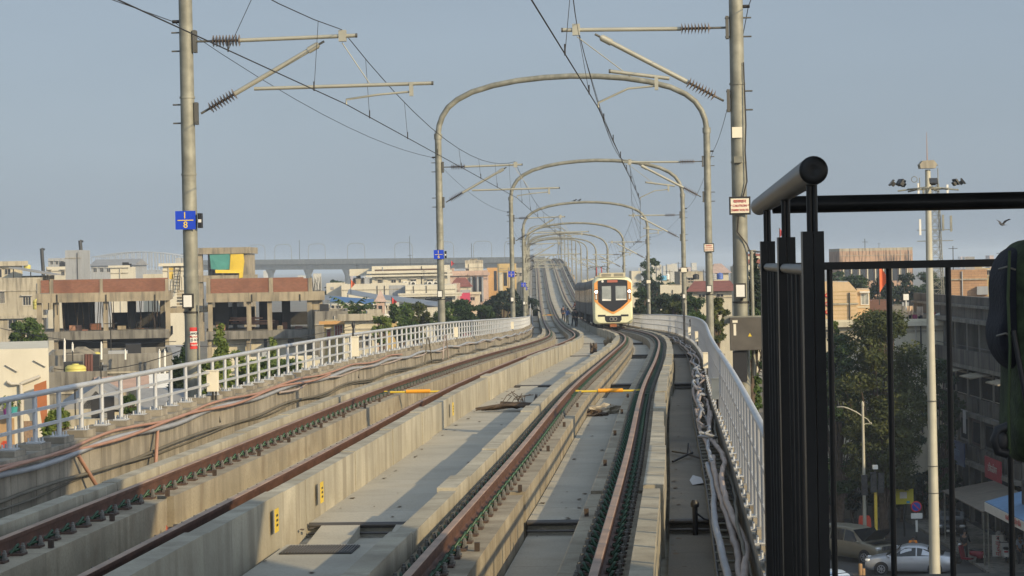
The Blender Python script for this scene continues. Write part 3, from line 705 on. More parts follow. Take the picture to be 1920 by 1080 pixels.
b.tube([(-.2, -.9, .02), (0, -.2, .05), (.1, .3, .04), (.05, .9, .1)], .018, 5); b.tube([(-.2, .9, .02), (0, 0, .06), (.25, -.7, .03)], .014, 5); b.tube([(.02, -.1, .04), (.04, .1, .2)], .012, 5); b.build('stick', black_p, t)
b = B(); q = T(30.4, 3.6, -.49)
b.add([q + Vector((-.07, -.35, 0)), q + Vector((.08, -.3, .02)), q + Vector((.1, .35, .03)), q + Vector((0, .5, .05)), q + Vector((-.06, .3, .0))], [(0, 1, 2, 3, 4)]); tag(b.build('paper_sheet', mat('paper', (.5, .52, .55), .8, var=.05)), 'pale paper sheet lying on the shaded right walkway', 'paper')
b = B(); q9 = random.Random(99)
for k in range(150):
    yy = 18 + 70 * q9.random() ** 1.6; oo = q9.choice([q9.uniform(-.8, .8), q9.uniform(-.8, -.55), q9.uniform(1.68, 2.3), q9.uniform(3.3, 3.45)]); s9 = q9.uniform(.012, .045); p9 = T(yy, oo, -.495); a9 = q9.uniform(0, 6)
    b.add([p9 + Vector((s9 * math.cos(a9 + w) * q9.uniform(.6, 1.4), 2 * s9 * math.sin(a9 + w), q9.uniform(0, .012))) for w in (0, 1.6, 3.1, 4.7)], [(0, 1, 2, 3)])
b.build('litter', mat('litter_brown', (.10, .075, .05), .9, var=.3, scale=9), kind='stuff')
t = thing('standpipe', 'dark upright valve pipe at the walkway end of the drain pipe', 'pipe', T(25.8, 3.55, -.5)); b = B(); b.tube([(0, 0, -.2), (0, 0, .16)], .03, 8); b.lathe([(.045, .16), (.05, .2), (.03, .24)], (0, 0, 0), 8); b.build('stem', black_p, t)
b = B(); b.tube([(0, 0, .1), (.1, .05, .02), (.25, -.1, -.02), (.4, -.15, .05)], .012, 5); b.build('hose', black_p, t)

# ---------------------------------------------------------------- platform end railing, platform and canopy (behind the camera they shade)
blk = mat('railing_black', (.012, .0115, .011), .38, .1, var=.3, scale=8, spec=.35)
blk2 = mat('handrail_steel', (.06, .055, .048), .4, .5, var=.3, scale=7, bump=.05)
rb = thing('platform_railing', 'black steel railing at the platform end with a fat round handrail', 'railing', (1.0, 8, H - 1.35))
base = Vector((1.0, 8, H - 1.35))
def hx(Y): return .80 + .0723 * (Y - 6.05)
def W(x, y, z): return Vector((x, y, H + z)) - base
b = B(); b.tube([W(hx(6.03), 6.03, .232), W(hx(10.0), 10.0, .232)], .038, 24); b.build('handrail', blk2, rb)
b = B(); b.lathe([(.0378, -.004), (.036, .003), (.03, .007), (.012, .004), (.002, .003)], (0, 0, 0), 24, axis='Y')
for k in range(len(b.v)): b.v[k] = tuple(W(hx(6.03), 6.03, .232) + Vector((b.v[k][0], -b.v[k][1], b.v[k][2])))
b.build('end_cap', blk, rb)
for Y in (6.14, 7.62, 9.2):
    x = hx(Y); b = B()
    for s in (-1, 1): b.box(x + s * .0148 - .0138, x + s * .0148 + .0138, Y - .02, Y + .02, -1.35, .073, 0, lambda p, q_, r: W(p, q_, r))
    b.tube([W(x - .006, Y, .06), W(x - .006, Y, .2)], .0085, 10); b.tube([W(x + .007, Y, .06), W(x + .007, Y, .2)], .0085, 10); b.build('post', blk, rb)
b = B(); b.tube([W(hx(6.0) , 6.16, -.03), W(hx(9.9), 9.9, -.03)], .016, 14); b.build('mid_rail', blk2, rb)
for k in range(12):
    Y = 6.35 + k * .26 + (.1 if k > 4 else 0)
    b = B(); b.tube([W(hx(Y), Y, -1.35), W(hx(Y), Y, -.03)], .0085, 8); b.build('baluster', blk, rb)
b = B(); b.tube([W(1.1, 9.62, .228), W(4.6, 9.62, .228)], .036, 16); b.build('handrail', blk, rb)
b = B(); b.box(1.1, 4.6, 9.585, 9.655, -.048, -.016, 0, lambda p, q_, r: W(p, q_, r)); b.build('mid_rail', blk, rb)
for k in range(13):
    x = 1.333 + .2485 * k; b = B(); b.tube([W(x, 9.62, -1.35), W(x, 9.62, -.03)], .0125, 10); b.build('baluster', blk, rb)
b = B(); b.box(.62, 8, -14, 9.75, H - 1.75, H - 1.352); b.box(.75, 1.2, 8.9, 9.7, .02, H - 1.76); b.box(6, 7, 8.7, 9.7, .02, H - 1.76); b.build('platform', conc_dk, kind='structure')
b = B()
hc = 3.2; Ls = (hc + 2.42) / math.tan(SUN_EL); sx_, sy_ = math.sin(SUN_AZ) * Ls, math.cos(SUN_AZ) * Ls
e0, e1 = Vector((1.35 + sx_, 17.2 + sy_)), Vector((-4.6 + sx_, 26.5 + sy_)); ed = (e1 - e0).normalized()
q0, q1 = e0 - ed * 9, e1 + ed * 4
cpoly = [(q0.x, q0.y), (q1.x, q1.y), (1.0, q1.y), (1.0, -14), (q0.x, -14)]
b.prism(cpoly, H + hc, H + hc + .25)
b.tube([(2.2, -6, H - 1.35), (2.2, -6, H + hc)], .15, 10); b.tube([(7.4, 4, H - 1.35), (7.4, 4, H + hc)], .15, 10); b.tube([(7.4, -8, H - 1.35), (7.4, -8, H + hc)], .15, 10)
tag(b.build('platform_canopy', galv), 'flat canopy roof of the station platform beside the camera', 'canopy')

# ---------------------------------------------------------------- backpack worn by a person at the edge
olive = mat('bag_olive', (.03, .044, .016), .85, var=.55, scale=30, bump=.25, bscale=120)
navy = mat('bag_navy', (.006, .007, .014), .8, var=.2, scale=20, bump=.2, bscale=90)
def blob(b, c, r, e=(2.4, 2.4), mi=0, nu=24, nv=16, fn=None):
    vs = []; sg = lambda v, p: math.copysign(abs(v) ** (2 / p), v)
    for i in range(nv + 1):
        ph = -math.pi / 2 + math.pi * i / nv
        for j in range(nu):
            th = 2 * math.pi * j / nu
            p = Vector((sg(math.cos(ph), e[1]) * sg(math.cos(th), e[0]) * r[0], sg(math.cos(ph), e[1]) * sg(math.sin(th), e[0]) * r[1], sg(math.sin(ph), e[1]) * r[2]))
            if fn: p = fn(p)
            vs.append(p + Vector(c))
    fs = [(i * nu + j, i * nu + (j + 1) % nu, (i + 1) * nu + (j + 1) % nu, (i + 1) * nu + j) for i in range(nv) for j in range(nu)]
    return b.add(vs, fs, mi, True)
YB5 = 5.0
bp = thing('backpack', 'dark olive backpack with bulging navy pockets at the right edge', 'backpack', (1.17, YB5, H - .47))
bo = Vector((1.17, YB5, H - .47))
def V5(u, v, dy=0): return P(u, v, YB5 + dy) - bo
def spine(b, pts, r, ry, mi=0):   # rounded slab along pixel points: horizontal half-width list in px
    pass
def slab(name, outline, y0, y1, m, puff=.02):
    n = len(outline); bm = bmesh.new(); c = sum((V5(u, v) for u, v in outline), Vector()) / n
    rings = []
    for dy, k in ((y0, .80), (y0 + .03, .96), (y0 + (y1 - y0) * .5, 1.0), (y1 - .03, .96), (y1, .8)):
        rings.append([bm.verts.new(c + (V5(u, v) - c) * k + Vector((0, dy, 0))) for u, v in outline])
    for a, d in zip(rings[:-1], rings[1:]):
        for i in range(n): bm.faces.new((a[i], a[(i + 1) % n], d[(i + 1) % n], d[i]))
    bm.faces.new(rings[0][::-1]); bm.faces.new(rings[-1])
    bmesh.ops.recalc_face_normals(bm, faces=bm.faces)
    me = bpy.data.meshes.new(name); bm.to_mesh(me); bm.free(); me.materials.append(m)
    me.polygons.foreach_set('use_smooth', [True] * len(me.polygons))
    o = link(name, me, bp); sb = o.modifiers.new('sub', 'SUBSURF'); sb.levels = 2; sb.render_levels = 2; return o
slab('main_body', [(1884, 520), (1887, 475), (1900, 452), (1925, 444), (1990, 448), (2030, 470), (2040, 640), (2036, 820), (2020, 868), (1930, 874), (1888, 866), (1886, 800), (1892, 700), (1886, 620)], -.11, .13, olive)
slab('front_pocket', [(1866, 545), (1865, 515), (1872, 487), (1884, 468), (1900, 458), (1918, 470), (1918, 590), (1914, 690), (1900, 699), (1884, 690), (1868, 672), (1858, 640), (1859, 615), (1866, 592), (1868, 570)], -.085, .10, navy)
for zz, (u0, u1) in enumerate(((1872, 1904), (1868, 1902))):
    b = B(); b.tube([V5(u0, 505 + 125 * zz, -.088), V5((u0 + u1) / 2, 500 + 125 * zz, -.094), V5(u1, 506 + 125 * zz, -.09)], .0025, 5); b.build('zip', boltm, bp)
b = B(); b.tube([V5(1893, 470, -.12), V5(1890, 560, -.125), V5(1894, 650, -.122), V5(1891, 760, -.12), V5(1893, 850, -.1)], .0035, 6); b.build('piping', mat('bag_piping', (.05, .075, .03), .7, var=.1), bp)
b = B(); b.tube([V5(1900, 620, -.125), V5(1915, 700, -.135), V5(1925, 760, -.13)], .006, 6); b.build('compression_strap', black_p, bp)
slab('side_pocket', [(1906, 715), (1925, 665), (1990, 660), (1992, 840), (1940, 848), (1912, 830)], -.135, -.06, mat('bag_mesh', (.05, .048, .016), .9, var=.4, scale=160))
slab('patch', [(1899, 545), (1912, 520), (1945, 525), (1948, 580), (1905, 592), (1899, 580)], -.128, -.09, mat('bag_patch', (.10, .11, .12), .5, var=.2, scale=30))
b = B(); b.tube([V5(1890, 800, -.1), V5(1872, 806, -.1), V5(1865, 825, -.1), V5(1872, 846, -.1), V5(1890, 850, -.1)], .011, 8); blob(b, V5(1878, 826, -.1), (.014, .012, .022)); b.build('waist_strap', black_p, bp)

# ---------------------------------------------------------------- people
SKIN = mat('skin', (.22, .12, .075), .6, var=.08); HAIR = mat('hair_black', (.012, .01, .009), .6, var=.1)
def skin_obj(name, verts, edges, radii, m, parent, root=0, sub=2):
    me = bpy.data.meshes.new(name); me.from_pydata(verts, edges, []); me.materials.append(m)
    o = link(name, me, parent)
    md = o.modifiers.new('skin', 'SKIN'); md.use_smooth_shade = True
    sv = me.skin_vertices[0].data
    for i, r in enumerate(radii): sv[i].radius = (r, r) if not isinstance(r, tuple) else r
    sv[root].use_root = True
    s = o.modifiers.new('sub', 'SUBSURF'); s.levels = sub; s.render_levels = sub
    return o
def person(label, loc, rz, h, shirt, trousers, lean=0.0, bend=0.0, stride=.09, arm=(.12, .12), shoe=None, long_sleeve=False, group=None, extra=None):
    t = thing('person', label, 'person', loc, rz, group); k = h / 1.72
    sl, cl = math.sin(lean), math.cos(lean); hip = .93
    def U(x, y, z):       # upper body leans forward (-y) about the hips
        zz = z - hip; return Vector((x, y * cl - zz * sl, hip + y * -sl * 0 + zz * cl)) * k
    def Lg(x, y, z): return Vector((x, y, z)) * k
    pel = U(0, 0, .95)
    vs = [Lg(0, 0, .95), U(0, 0, 1.12), U(0, 0, 1.32), U(0, .0, 1.45), U(0, -.01, 1.53), U(0, -.02, 1.61), U(0, -.02, 1.69)]
    ed = [(0, 1), (1, 2), (2, 3), (3, 4), (4, 5), (5, 6)]; rd = [(.15, .11), (.13, .095), (.16, .105), (.075, .065), .055, .085, .07]
    arms = []
    for s, a in ((-1, arm[0]), (1, arm[1])):
        i0 = len(vs)
        sh = U(s * .19, 0, 1.42); el = sh + Vector((s * .05, -.1 * a * 4, -.27)) * k; wr = el + Vector((-s * .02, -.24 * min(1, a * 4), -.24 * (1.25 - min(1, a * 4)))) * k
        dirv = (wr - el).normalized(); ha = wr + dirv * .08 * k
        vs += [sh, el, wr, ha]; rd += [.062, .045, .032, (.036, .02)]; ed += [(2, i0), (i0, i0 + 1), (i0 + 1, i0 + 2), (i0 + 2, i0 + 3)]
        arms.append((sh, el, wr))
        sd_ = Vector((1, 0, 0)) if abs(dirv.x) < .8 else Vector((0, 1, 0))
        for f_, ln in enumerate((.07, .085, .09, .08)):
            j = len(vs); vs += [ha + sd_ * (.022 * (f_ - 1.5)) * k + dirv * ln * .5 * k, ha + sd_ * (.024 * (f_ - 1.5)) * k + dirv * ln * k + Vector((0, -.01, 0))]; rd += [.009, .008]; ed += [(i0 + 3, j), (j, j + 1)]
        j = len(vs); vs += [wr + dirv * .05 * k + sd_ * (-s * .045) * k]; rd += [.01]; ed += [(i0 + 2, j)]
    for s in (-1, 1):
        i0 = len(vs); st = s * stride
        vs += [Lg(s * .09, 0, .88), Lg(s * .1, -abs(st) * .2 + st * .5, .48), Lg(s * .1, st, .09), Lg(s * .11, st - .15, .035)]
        rd += [.09, .062, .042, (.042, .03)]; ed += [(0, i0), (i0, i0 + 1), (i0 + 1, i0 + 2), (i0 + 2, i0 + 3)]
    skin_obj('body', vs, ed, [tuple(q * k for q in r) if isinstance(r, tuple) else r * k for r in rd], SKIN, t)
    # shirt
    v2 = [Lg(0, 0, .9), U(0, 0, 1.1), U(0, 0, 1.32), U(0, 0, 1.47)]; e2 = [(0, 1), (1, 2), (2, 3)]; r2 = [(.165, .125), (.15, .112), (.175, .12), (.075, .07)]
    for sh, el, wr in arms:
        i0 = len(v2); v2 += [sh, sh + (el - sh) * .95] + ([el, wr] if long_sleeve else []); r2 += [.075, .06] + ([.055, .045] if long_sleeve else [])
        e2 += [(2, i0), (i0, i0 + 1)] + ([(i0 + 1, i0 + 2), (i0 + 2, i0 + 3)] if long_sleeve else [])
    skin_obj('shirt', v2, e2, [tuple(q * k for q in r) if isinstance(r, tuple) else r * k for r in r2], shirt, t)
    v3 = [Lg(0, 0, .95)]; e3 = []; r3 = [(.16, .12)]
    for s in (-1, 1):
        st = s * stride; i0 = len(v3); v3 += [Lg(s * .09, 0, .84), Lg(s * .1, -abs(st) * .2 + st * .5, .48), Lg(s * .1, st, .1)]; r3 += [.1, .078, .066]; e3 += [(0, i0), (i0, i0 + 1), (i0 + 1, i0 + 2)]
    skin_obj('trousers', v3, e3, [tuple(q * k for q in r) if isinstance(r, tuple) else r * k for r in r3], trousers, t)
    b = B(); c = U(0, 0, 1.665); blob(b, c, (.085 * k, .098 * k, .085 * k), (2.2, 2.2), 0, 14, 8); o = b.build('hair', HAIR, t)
    c2 = U(0, -.075, 1.635)
    b = B(); blob(b, U(0, -.095, 1.625), (.012 * k, .02 * k, .02 * k), (2, 2), 0, 8, 6); b.build('nose', SKIN, t)
    b = B()
    for s in (-1, 1): blob(b, U(s * .03, -.085, 1.645), (.011 * k, .008 * k, .007 * k), (2, 2), 0, 8, 6)
    b.build('eyes', mat('eye_dark', (.02, .015, .012), .3, var=0), t)
    for s in (-1, 1):
        b = B(); blob(b, Lg(s * .11, s * stride - .06, .045), (.05 * k, .13 * k, .045 * k), (2.5, 2.2), 0, 12, 8); b.build('shoe', shoe or black_p, t)
    return t
cl = lambda n, c: mat(n, c, .85, var=.12, scale=12)
grp = 'workers beside the train'
navyc, dkc, bluec, brnc, grec, beig = cl('cloth_navy', (.03, .035, .06)), cl('cloth_dark', (.022, .022, .026)), cl('cloth_blue', (.10, .18, .42)), cl('cloth_maroon', (.10, .028, .024)), cl('cloth_greybrown', (.075, .072, .065)), cl('cloth_khaki', (.36, .31, .22))
def deckpt(Y, o, dz=-.5): return T(Y, o, dz)
person('worker in a dark navy shirt and black trousers standing apart at left', deckpt(246, -.55), R(170), 1.74, navyc, dkc, 0, stride=.03, long_sleeve=True, group=grp)
person('worker in a bright blue shirt and khaki trousers holding white paper', deckpt(231, -.38), R(120), 1.68, bluec, beig, .12, arm=(.25, .25), stride=.05, long_sleeve=True, group=grp)
person('grey-brown dressed worker striding, beside the blue-shirted one', deckpt(222, .1), R(150), 1.72, grec, dkc, .2, arm=(.2, .12), stride=.2, long_sleeve=True, group=grp)
person('dark dressed worker nearest the upstand, seen from behind', deckpt(221, .33), R(200), 1.7, dkc, dkc, .08, stride=.06, long_sleeve=True, group=grp)
person('worker in a maroon shirt bending toward the train side', deckpt(247, .92, .03), R(230), 1.66, brnc, dkc, .35, arm=(.2, .2), stride=.08, long_sleeve=True, group=grp)
person('worker in black with a pale cap leaning on the train side', deckpt(246, 1.14, .03), R(250), 1.66, dkc, dkc, .25, arm=(.25, .2), stride=.06, long_sleeve=True, group=grp)
person('person in dark clothes wearing the olive backpack, outside the right edge', (1.62, 5.08, H - 1.35), R(90), 1.74, dkc, navyc, 0, stride=.03, long_sleeve=True)

# ---------------------------------------------------------------- birds
def bird(label, loc, rz, spread):
    t = thing('bird', label, 'bird', loc, rz, 'birds'); m = mat('bird_grey', (.06, .06, .065), .7, var=.2, scale=20)
    b = B(); b.tube([(0, .17, .05), (0, .08, .055), (0, 0, .06), (0, -.08, .09), (0, -.12, .13), (0, -.16, .135), (0, -.19, .125)], [.012, .032, .05, .045, .026, .026, .004], 10); b.build('body', m, t)
    b = B(); b.add([(-.03, .14, .05), (.03, .14, .05), (.045, .28, .03), (-.045, .28, .03), (0, .2, .04)], [(0, 4, 3), (0, 1, 4), (1, 2, 4), (4, 2, 3)]); b.build('tail', m, t)
    for s in (-1, 1):
        b = B()
        if spread: vs = [(s * .03, -.06, .08), (s * .03, .07, .08), (s * .2, .09, .2), (s * .2, -.06, .22), (s * .42, .12, .27), (s * .4, .02, .29)]; b.add(vs, [(0, 1, 2, 3), (3, 2, 4, 5)])
        else: b.tube([(s * .045, -.07, .075), (s * .05, .05, .06), (s * .03, .18, .045)], [.012, .022, .006], 6)
        b.build('wing', m, t)
        if not spread:
            b = B(); b.tube([(s * .018, 0, .02), (s * .018, -.01, -.01)], .005, 5); b.build('leg', m, t)
    return t
def arch_top(y, frac):
    zz = np.interp(frac, [a for a, _ in ARCH], [z for _, z in ARCH]); return T(y, frac * HO, zz + .1)
bird('perched bird on the arch top, the lower of the two', arch_top(164, -.16), R(70), False)
bird('perched bird on the arch top, right of its companion', arch_top(164, -.085), R(50), False)
bird('bird in flight in the pale sky above the black railing', P(1879, 424, 95), R(-60), True)
# ---------------------------------------------------------------- metro train
TY = 168.0
tr0 = T(TY, 2.013, 0); th0 = heading(TY)
train = thing('metro_train', 'cream and orange metro train with lit headlights stopped on the right-hand track', 'train', tr0, th0)
TM = Matrix.Translation(tr0) @ Matrix.Rotation(th0, 4, 'Z'); TMi = TM.inverted()
cream = mat('train_cream', (.78, .76, .50), .35, .1, var=.05); t_or = mat('train_orange', (.75, .33, .08), .35, var=.04)
t_gry = mat('train_steel', (.075, .073, .07), .6, .05, var=.1, scale=.6); t_gl = glass_mat('train_glass', (.015, .017, .02)); t_blk = mat('train_mask', (.022, .021, .022), .3, var=.1)
t_roof = mat('train_roof', (.52, .47, .33), .6, var=.12, scale=1.5); t_under = mat('underframe', (.02, .02, .02), .8, var=.2)
def rrect(w, z0, z1, r, n=5, rb=.15):
    pts = []
    for cx, cz, a0, rr in ((w - r, z1 - r, 0, r), (-w + r, z1 - r, 90, r), (-w + rb, z0 + rb, 180, rb), (w - rb, z0 + rb, 270, rb)):
        for k in range(n + 1): a = R(a0 + 90 * k / n); pts.append((cx + rr * math.cos(a), cz + rr * math.sin(a)))
    return pts
def loft(b, rings, mi=0, smooth=True, cap=True):
    n = len(rings[0]); vs = [p for r in rings for p in r]
    b.add(vs, [(i * n + j, i * n + (j + 1) % n, (i + 1) * n + (j + 1) % n, (i + 1) * n + j) for i in range(len(rings) - 1) for j in range(n)], mi, smooth)
    if cap: b.add(rings[0], [tuple(range(n))[::-1]], mi); b.add(rings[-1], [tuple(range(n))], mi)
    return b
def ring(w, z0, z1, r, y, kx=1, rb=.15): return [(x * kx, y, z) for x, z in rrect(w, z0, z1, r, 5, rb)]
b = B(); loft(b, [ring(1.30, .42, 3.58, .5, -.02, 1, .4), ring(1.37, .36, 3.64, .5, .03, 1, .38), ring(1.42, .32, 3.69, .48, .14, 1, .35), ring(1.45, .30, 3.72, .45, .35, 1, .3), ring(1.45, .30, 3.74, .42, 1.3, 1, .25), ring(1.45, .9, 3.74, .42, 1.9, 1, .2)])
b.build('cab', cream, train)
def plate(name, poly, y, m, th=.03, parent=train):
    b = B(); b.prism(poly, y, y - th, lambda p, q, t: (p, t, q)); return b.build(name, m, parent)
def vshape(hw, top, side, tip, arc=.0):
    pts = [(-hw, side), (-hw, top - .12)] + [(hw * math.cos(a), top - .12 + arc * math.sin(a)) for a in [math.pi - math.pi * k / 10 for k in range(1, 10)]] + [(hw, top - .12), (hw, side), (hw * .55, side - (side - tip) * .58), (.12, tip + .02), (0, tip), (-.12, tip + .02), (-hw * .55, side - (side - tip) * .58)]
    return pts
plate('orange_band', [(-1.36, 2.0), (-1.36, 3.3), (-1.12, 3.5), (1.12, 3.5), (1.36, 3.3), (1.36, 2.0), (.72, 1.42), (.1, 1.07), (0, 1.05), (-.1, 1.07), (-.72, 1.42)], -.005, t_or, .04)
mask = plate('front_mask', vshape(1.08, 3.57, 1.95, 1.22, .14), -.03, t_blk, .04)
pane = mat('windscreen_pale', (.30, .32, .31), .15, var=.25, scale=2, spec=.6)
plate('windscreen', [(-.80, 2.02), (-.79, 3.08), (-.13, 3.1), (-.13, 2.0)], -.07, pane, .012, mask); plate('windscreen', [(.2, 2.03), (.2, 3.1), (.98, 3.08), (1.0, 2.05)], -.07, pane, .012, mask)
plate('dashboard', [(-.78, 2.03), (-.77, 2.16), (-.15, 2.12), (-.15, 2.02)], -.083, white_p, .008, mask); plate('dashboard', [(.23, 2.05), (.23, 2.16), (.96, 2.14), (.97, 2.07)], -.083, white_p, .008, mask)
db = plate('destination_display', [(-.4, 3.36), (-.4, 3.54), (.36, 3.54), (.36, 3.36)], -.07, mat('display', (.35, .1, .06), .5, emit=(1, .3, .15), estr=.08, var=0), .012, mask)
b = B(); b.lathe([(.09, -.085), (.09, -.075)], (-.74, 0, 3.45), 14, axis='Y'); b.build('emblem', white_p, mask)
lamp_m = mat('lamp_lit', (1, 1, 1), .3, emit=(.9, .95, 1.0), estr=14.0, var=0)
for s in (-1, 1):
    hl = plate('headlight', [(s * 1.3, 2.1), (s * 1.3, 2.86), (s * 1.13, 2.86), (s * 1.13, 2.1)], -.045, t_blk, .02)
    b = B(); b.lathe([(.09, -.085), (.09, -.066)], (s * 1.21, 0, 2.69), 14, axis='Y'); b.build('lamp', lamp_m, hl)
    plate('lower_lamp', [(s * 1.27, 2.14), (s * 1.27, 2.5), (s * 1.17, 2.5), (s * 1.17, 2.14)], -.066, white_p, .01, hl)
    plate('air_slot', [(s * .56, .86), (s * .56, 1.0), (s * 1.12, 1.0), (s * 1.12, .86)], -.012, t_blk, .02)
cp = plate('coupler_recess', [(-.48, .45), (-.6, .6), (-.62, .92), (.62, .92), (.6, .6), (.48, .45)], -.012, t_blk, .02)
b = B()
for s in (-1, 1): b.tube([(s * .12 + .14 * math.cos(a), -.16, .68 + .13 * math.sin(a)) for a in [2 * math.pi * k / 14 for k in range(15)]], .03, 6)
b.tube([(0, .1, .68), (0, -.16, .68)], .09, 10); b.build('coupler', mat('coupler_grey', (.3, .29, .26), .5, .4, var=.15), cp)
b = B(); b.box(-.25, .25, -.05, .2, .1, .3); b.build('obstacle_guard', mat('guard_rust', (.3, .1, .03), .7), train)
b = B(); b.box(-.95, .95, .15, 2.2, 3.74, 4.06); b.build('roof_unit', t_roof, train)
b = B()
for k in range(3):
    for i in range(2): b.box(-.8 + i * .9, -.1 + i * .9, .145, .149, 3.8 + k * .07, 3.84 + k * .07)
b.build('roof_grille', t_gry, train)
# cars
def local(p): return TMi @ p
for ci in range(3):
    y0 = TY + 1.9 + ci * 22.2; y1 = y0 + 21.4
    def CF(s_, x, z):        # s_ metres back along the car
        yy = y0 + s_; p = T(yy, 2.013 + x, z); return local(p)
    rings = [[CF(d, x, z) for x, z in rrect(1.45 * k, .95, 3.74, .42, 5, .18)] for d, k in ((0, .97), (.1, 1), (5, 1), (10, 1), (16, 1), (21.3, 1), (21.4, .97))]
    b = B(); loft(b, rings); car = b.build('car_body', t_gry, train)
    for s in (-1, 1):
        nwin = 0
        for k in range(12):
            d0 = 1.0 + 1.7 * k
            isdoor = k in (1, 4, 7, 10)
            b = B(); zz = (1.05, 3.2) if isdoor else (1.95, 2.95)
            b.box(*sorted((s * 1.452, s * 1.475)), d0, d0 + 1.3, zz[0], zz[1], 0, lambda x, y_, z: CF(y_, x, z))
            w = b.build('door' if isdoor else 'window', t_gry if isdoor else t_gl, car)
            if isdoor:
                for q in (.1, .7):
                    b = B(); b.box(*sorted((s * 1.476, s * 1.485)), d0 + q, d0 + q + .5, 1.95, 3.0, 0, lambda x, y_, z: CF(y_, x, z)); 
                    gl = b.build('door_glass', t_gl, car)
    for dd in ((2.0, 4.4), (16.6, 19.0)):
        b = B(); b.box(-1.0, 1.0, dd[0] - .6, dd[1] + .6, .3, .62, 0, lambda x, y_, z: CF(y_, x, z)); bg = b.build('bogie', t_under, train)
        for d in dd:
            for s in (-1, 1): b = B(); b.lathe([(.42, -.06), (.42, .06)], CF(d, s * .74, .42), 16, axis='X'); b.build('wheel', dark_metal, bg)
    for d in (6.5, 9.5, 12.5): b = B(); b.box(-1.25, 1.25, d, d + 2.4, .38, .94, 0, lambda x, y_, z: CF(y_, x, z)); b.build('equipment_box', t_under, train)
    for d in ((5, 7), (12, 15)): b = B(); b.box(-.9, .9, d[0], d[1], 3.74, 4.0, 0, lambda x, y_, z: CF(y_, x, z)); b.build('roof_unit', t_roof, train)
    if ci < 2: b = B(); b.box(-1.2, 1.2, 21.41, 22.19, 1.0, 3.5, 0, lambda x, y_, z: CF(y_, x, z)); b.build('gangway', t_under, train)
    if ci == 1:
        pan = B()
        pr = mat('pantograph_red', (.5, .03, .03), .5)
        pan.box(-.35, .35, 9, 10.4, 3.76, 3.95, 0, lambda x, y_, z: CF(y_, x, z))
        for s in (-1, 1):
            pan.tube([CF(10, s * .3, 3.95), CF(8.6, s * .22, 4.55)], .04, 6, 0); pan.tube([CF(8.6, s * .22, 4.55), CF(9.6, s * .2, 5.0)], .035, 6, 0)
        for d in (9.5, 9.75): pan.tube([CF(d, -.95, 4.85), CF(d, -.7, 5.03), CF(d, .7, 5.03), CF(d, .95, 4.85)], .03, 6, 1)
        pan.build('pantograph', [pr, dark_metal], train)

# ---------------------------------------------------------------- building kit
def fr(u, v, Y): return P(u, v, Y)
wall_c = mat('wall_cream', (.56, .51, .39), .9, var=.08, scale=.5, streak=.3, streak_col=(.3, .26, .19))
wall_w = mat('wall_white', (.58, .54, .44), .88, var=.08, scale=.5, streak=.2, streak_col=(.38, .34, .27))
wall_y = mat('wall_yellow', (.50, .37, .17), .9, var=.08, scale=.6)
wall_p = mat('wall_pink', (.50, .36, .29), .9, var=.1, scale=.5, streak=.3)
wall_g = mat('wall_grey', (.33, .34, .35), .9, var=.1, scale=.4, streak=.3)
wall_o = mat('wall_ochre', (.52, .30, .12), .9, var=.1, scale=.6)
wall_s = mat('wall_stained', (.40, .36, .28), .95, var=.15, scale=.35, streak=.7, streak_col=(.13, .115, .09), spots=.35, spot_col=(.2, .17, .13), spot_scale=.4)
roof_r = mat('roof_red', (.22, .075, .055), .9, var=.2, scale=1.5, bump=.2)
roof_g = mat('roof_grey', (.26, .26, .26), .8, var=.15, scale=.8, streak=.2)
roof_b = mat('roof_blue', (.06, .14, .30), .7, var=.1)
win_d = glass_mat('window_dark', (.03, .032, .035), .15)
frame_m = mat('window_frame', (.45, .42, .36), .7, var=.1)
solar = mat('solar_sheet', (.20, .22, .25), .35, .2, var=.12, scale=1)
slabm = mat('slab_concrete', (.32, .27, .19), .95, var=.2, scale=.6, streak=.6, streak_col=(.1, .09, .075), spots=.4, spot_col=(.12, .11, .09), spot_scale=.7)
brick = brick_mat('brick_red', (.26, .105, .065), (.20, .08, .05), (.17, .12, .085), 1.0, .25, .09)
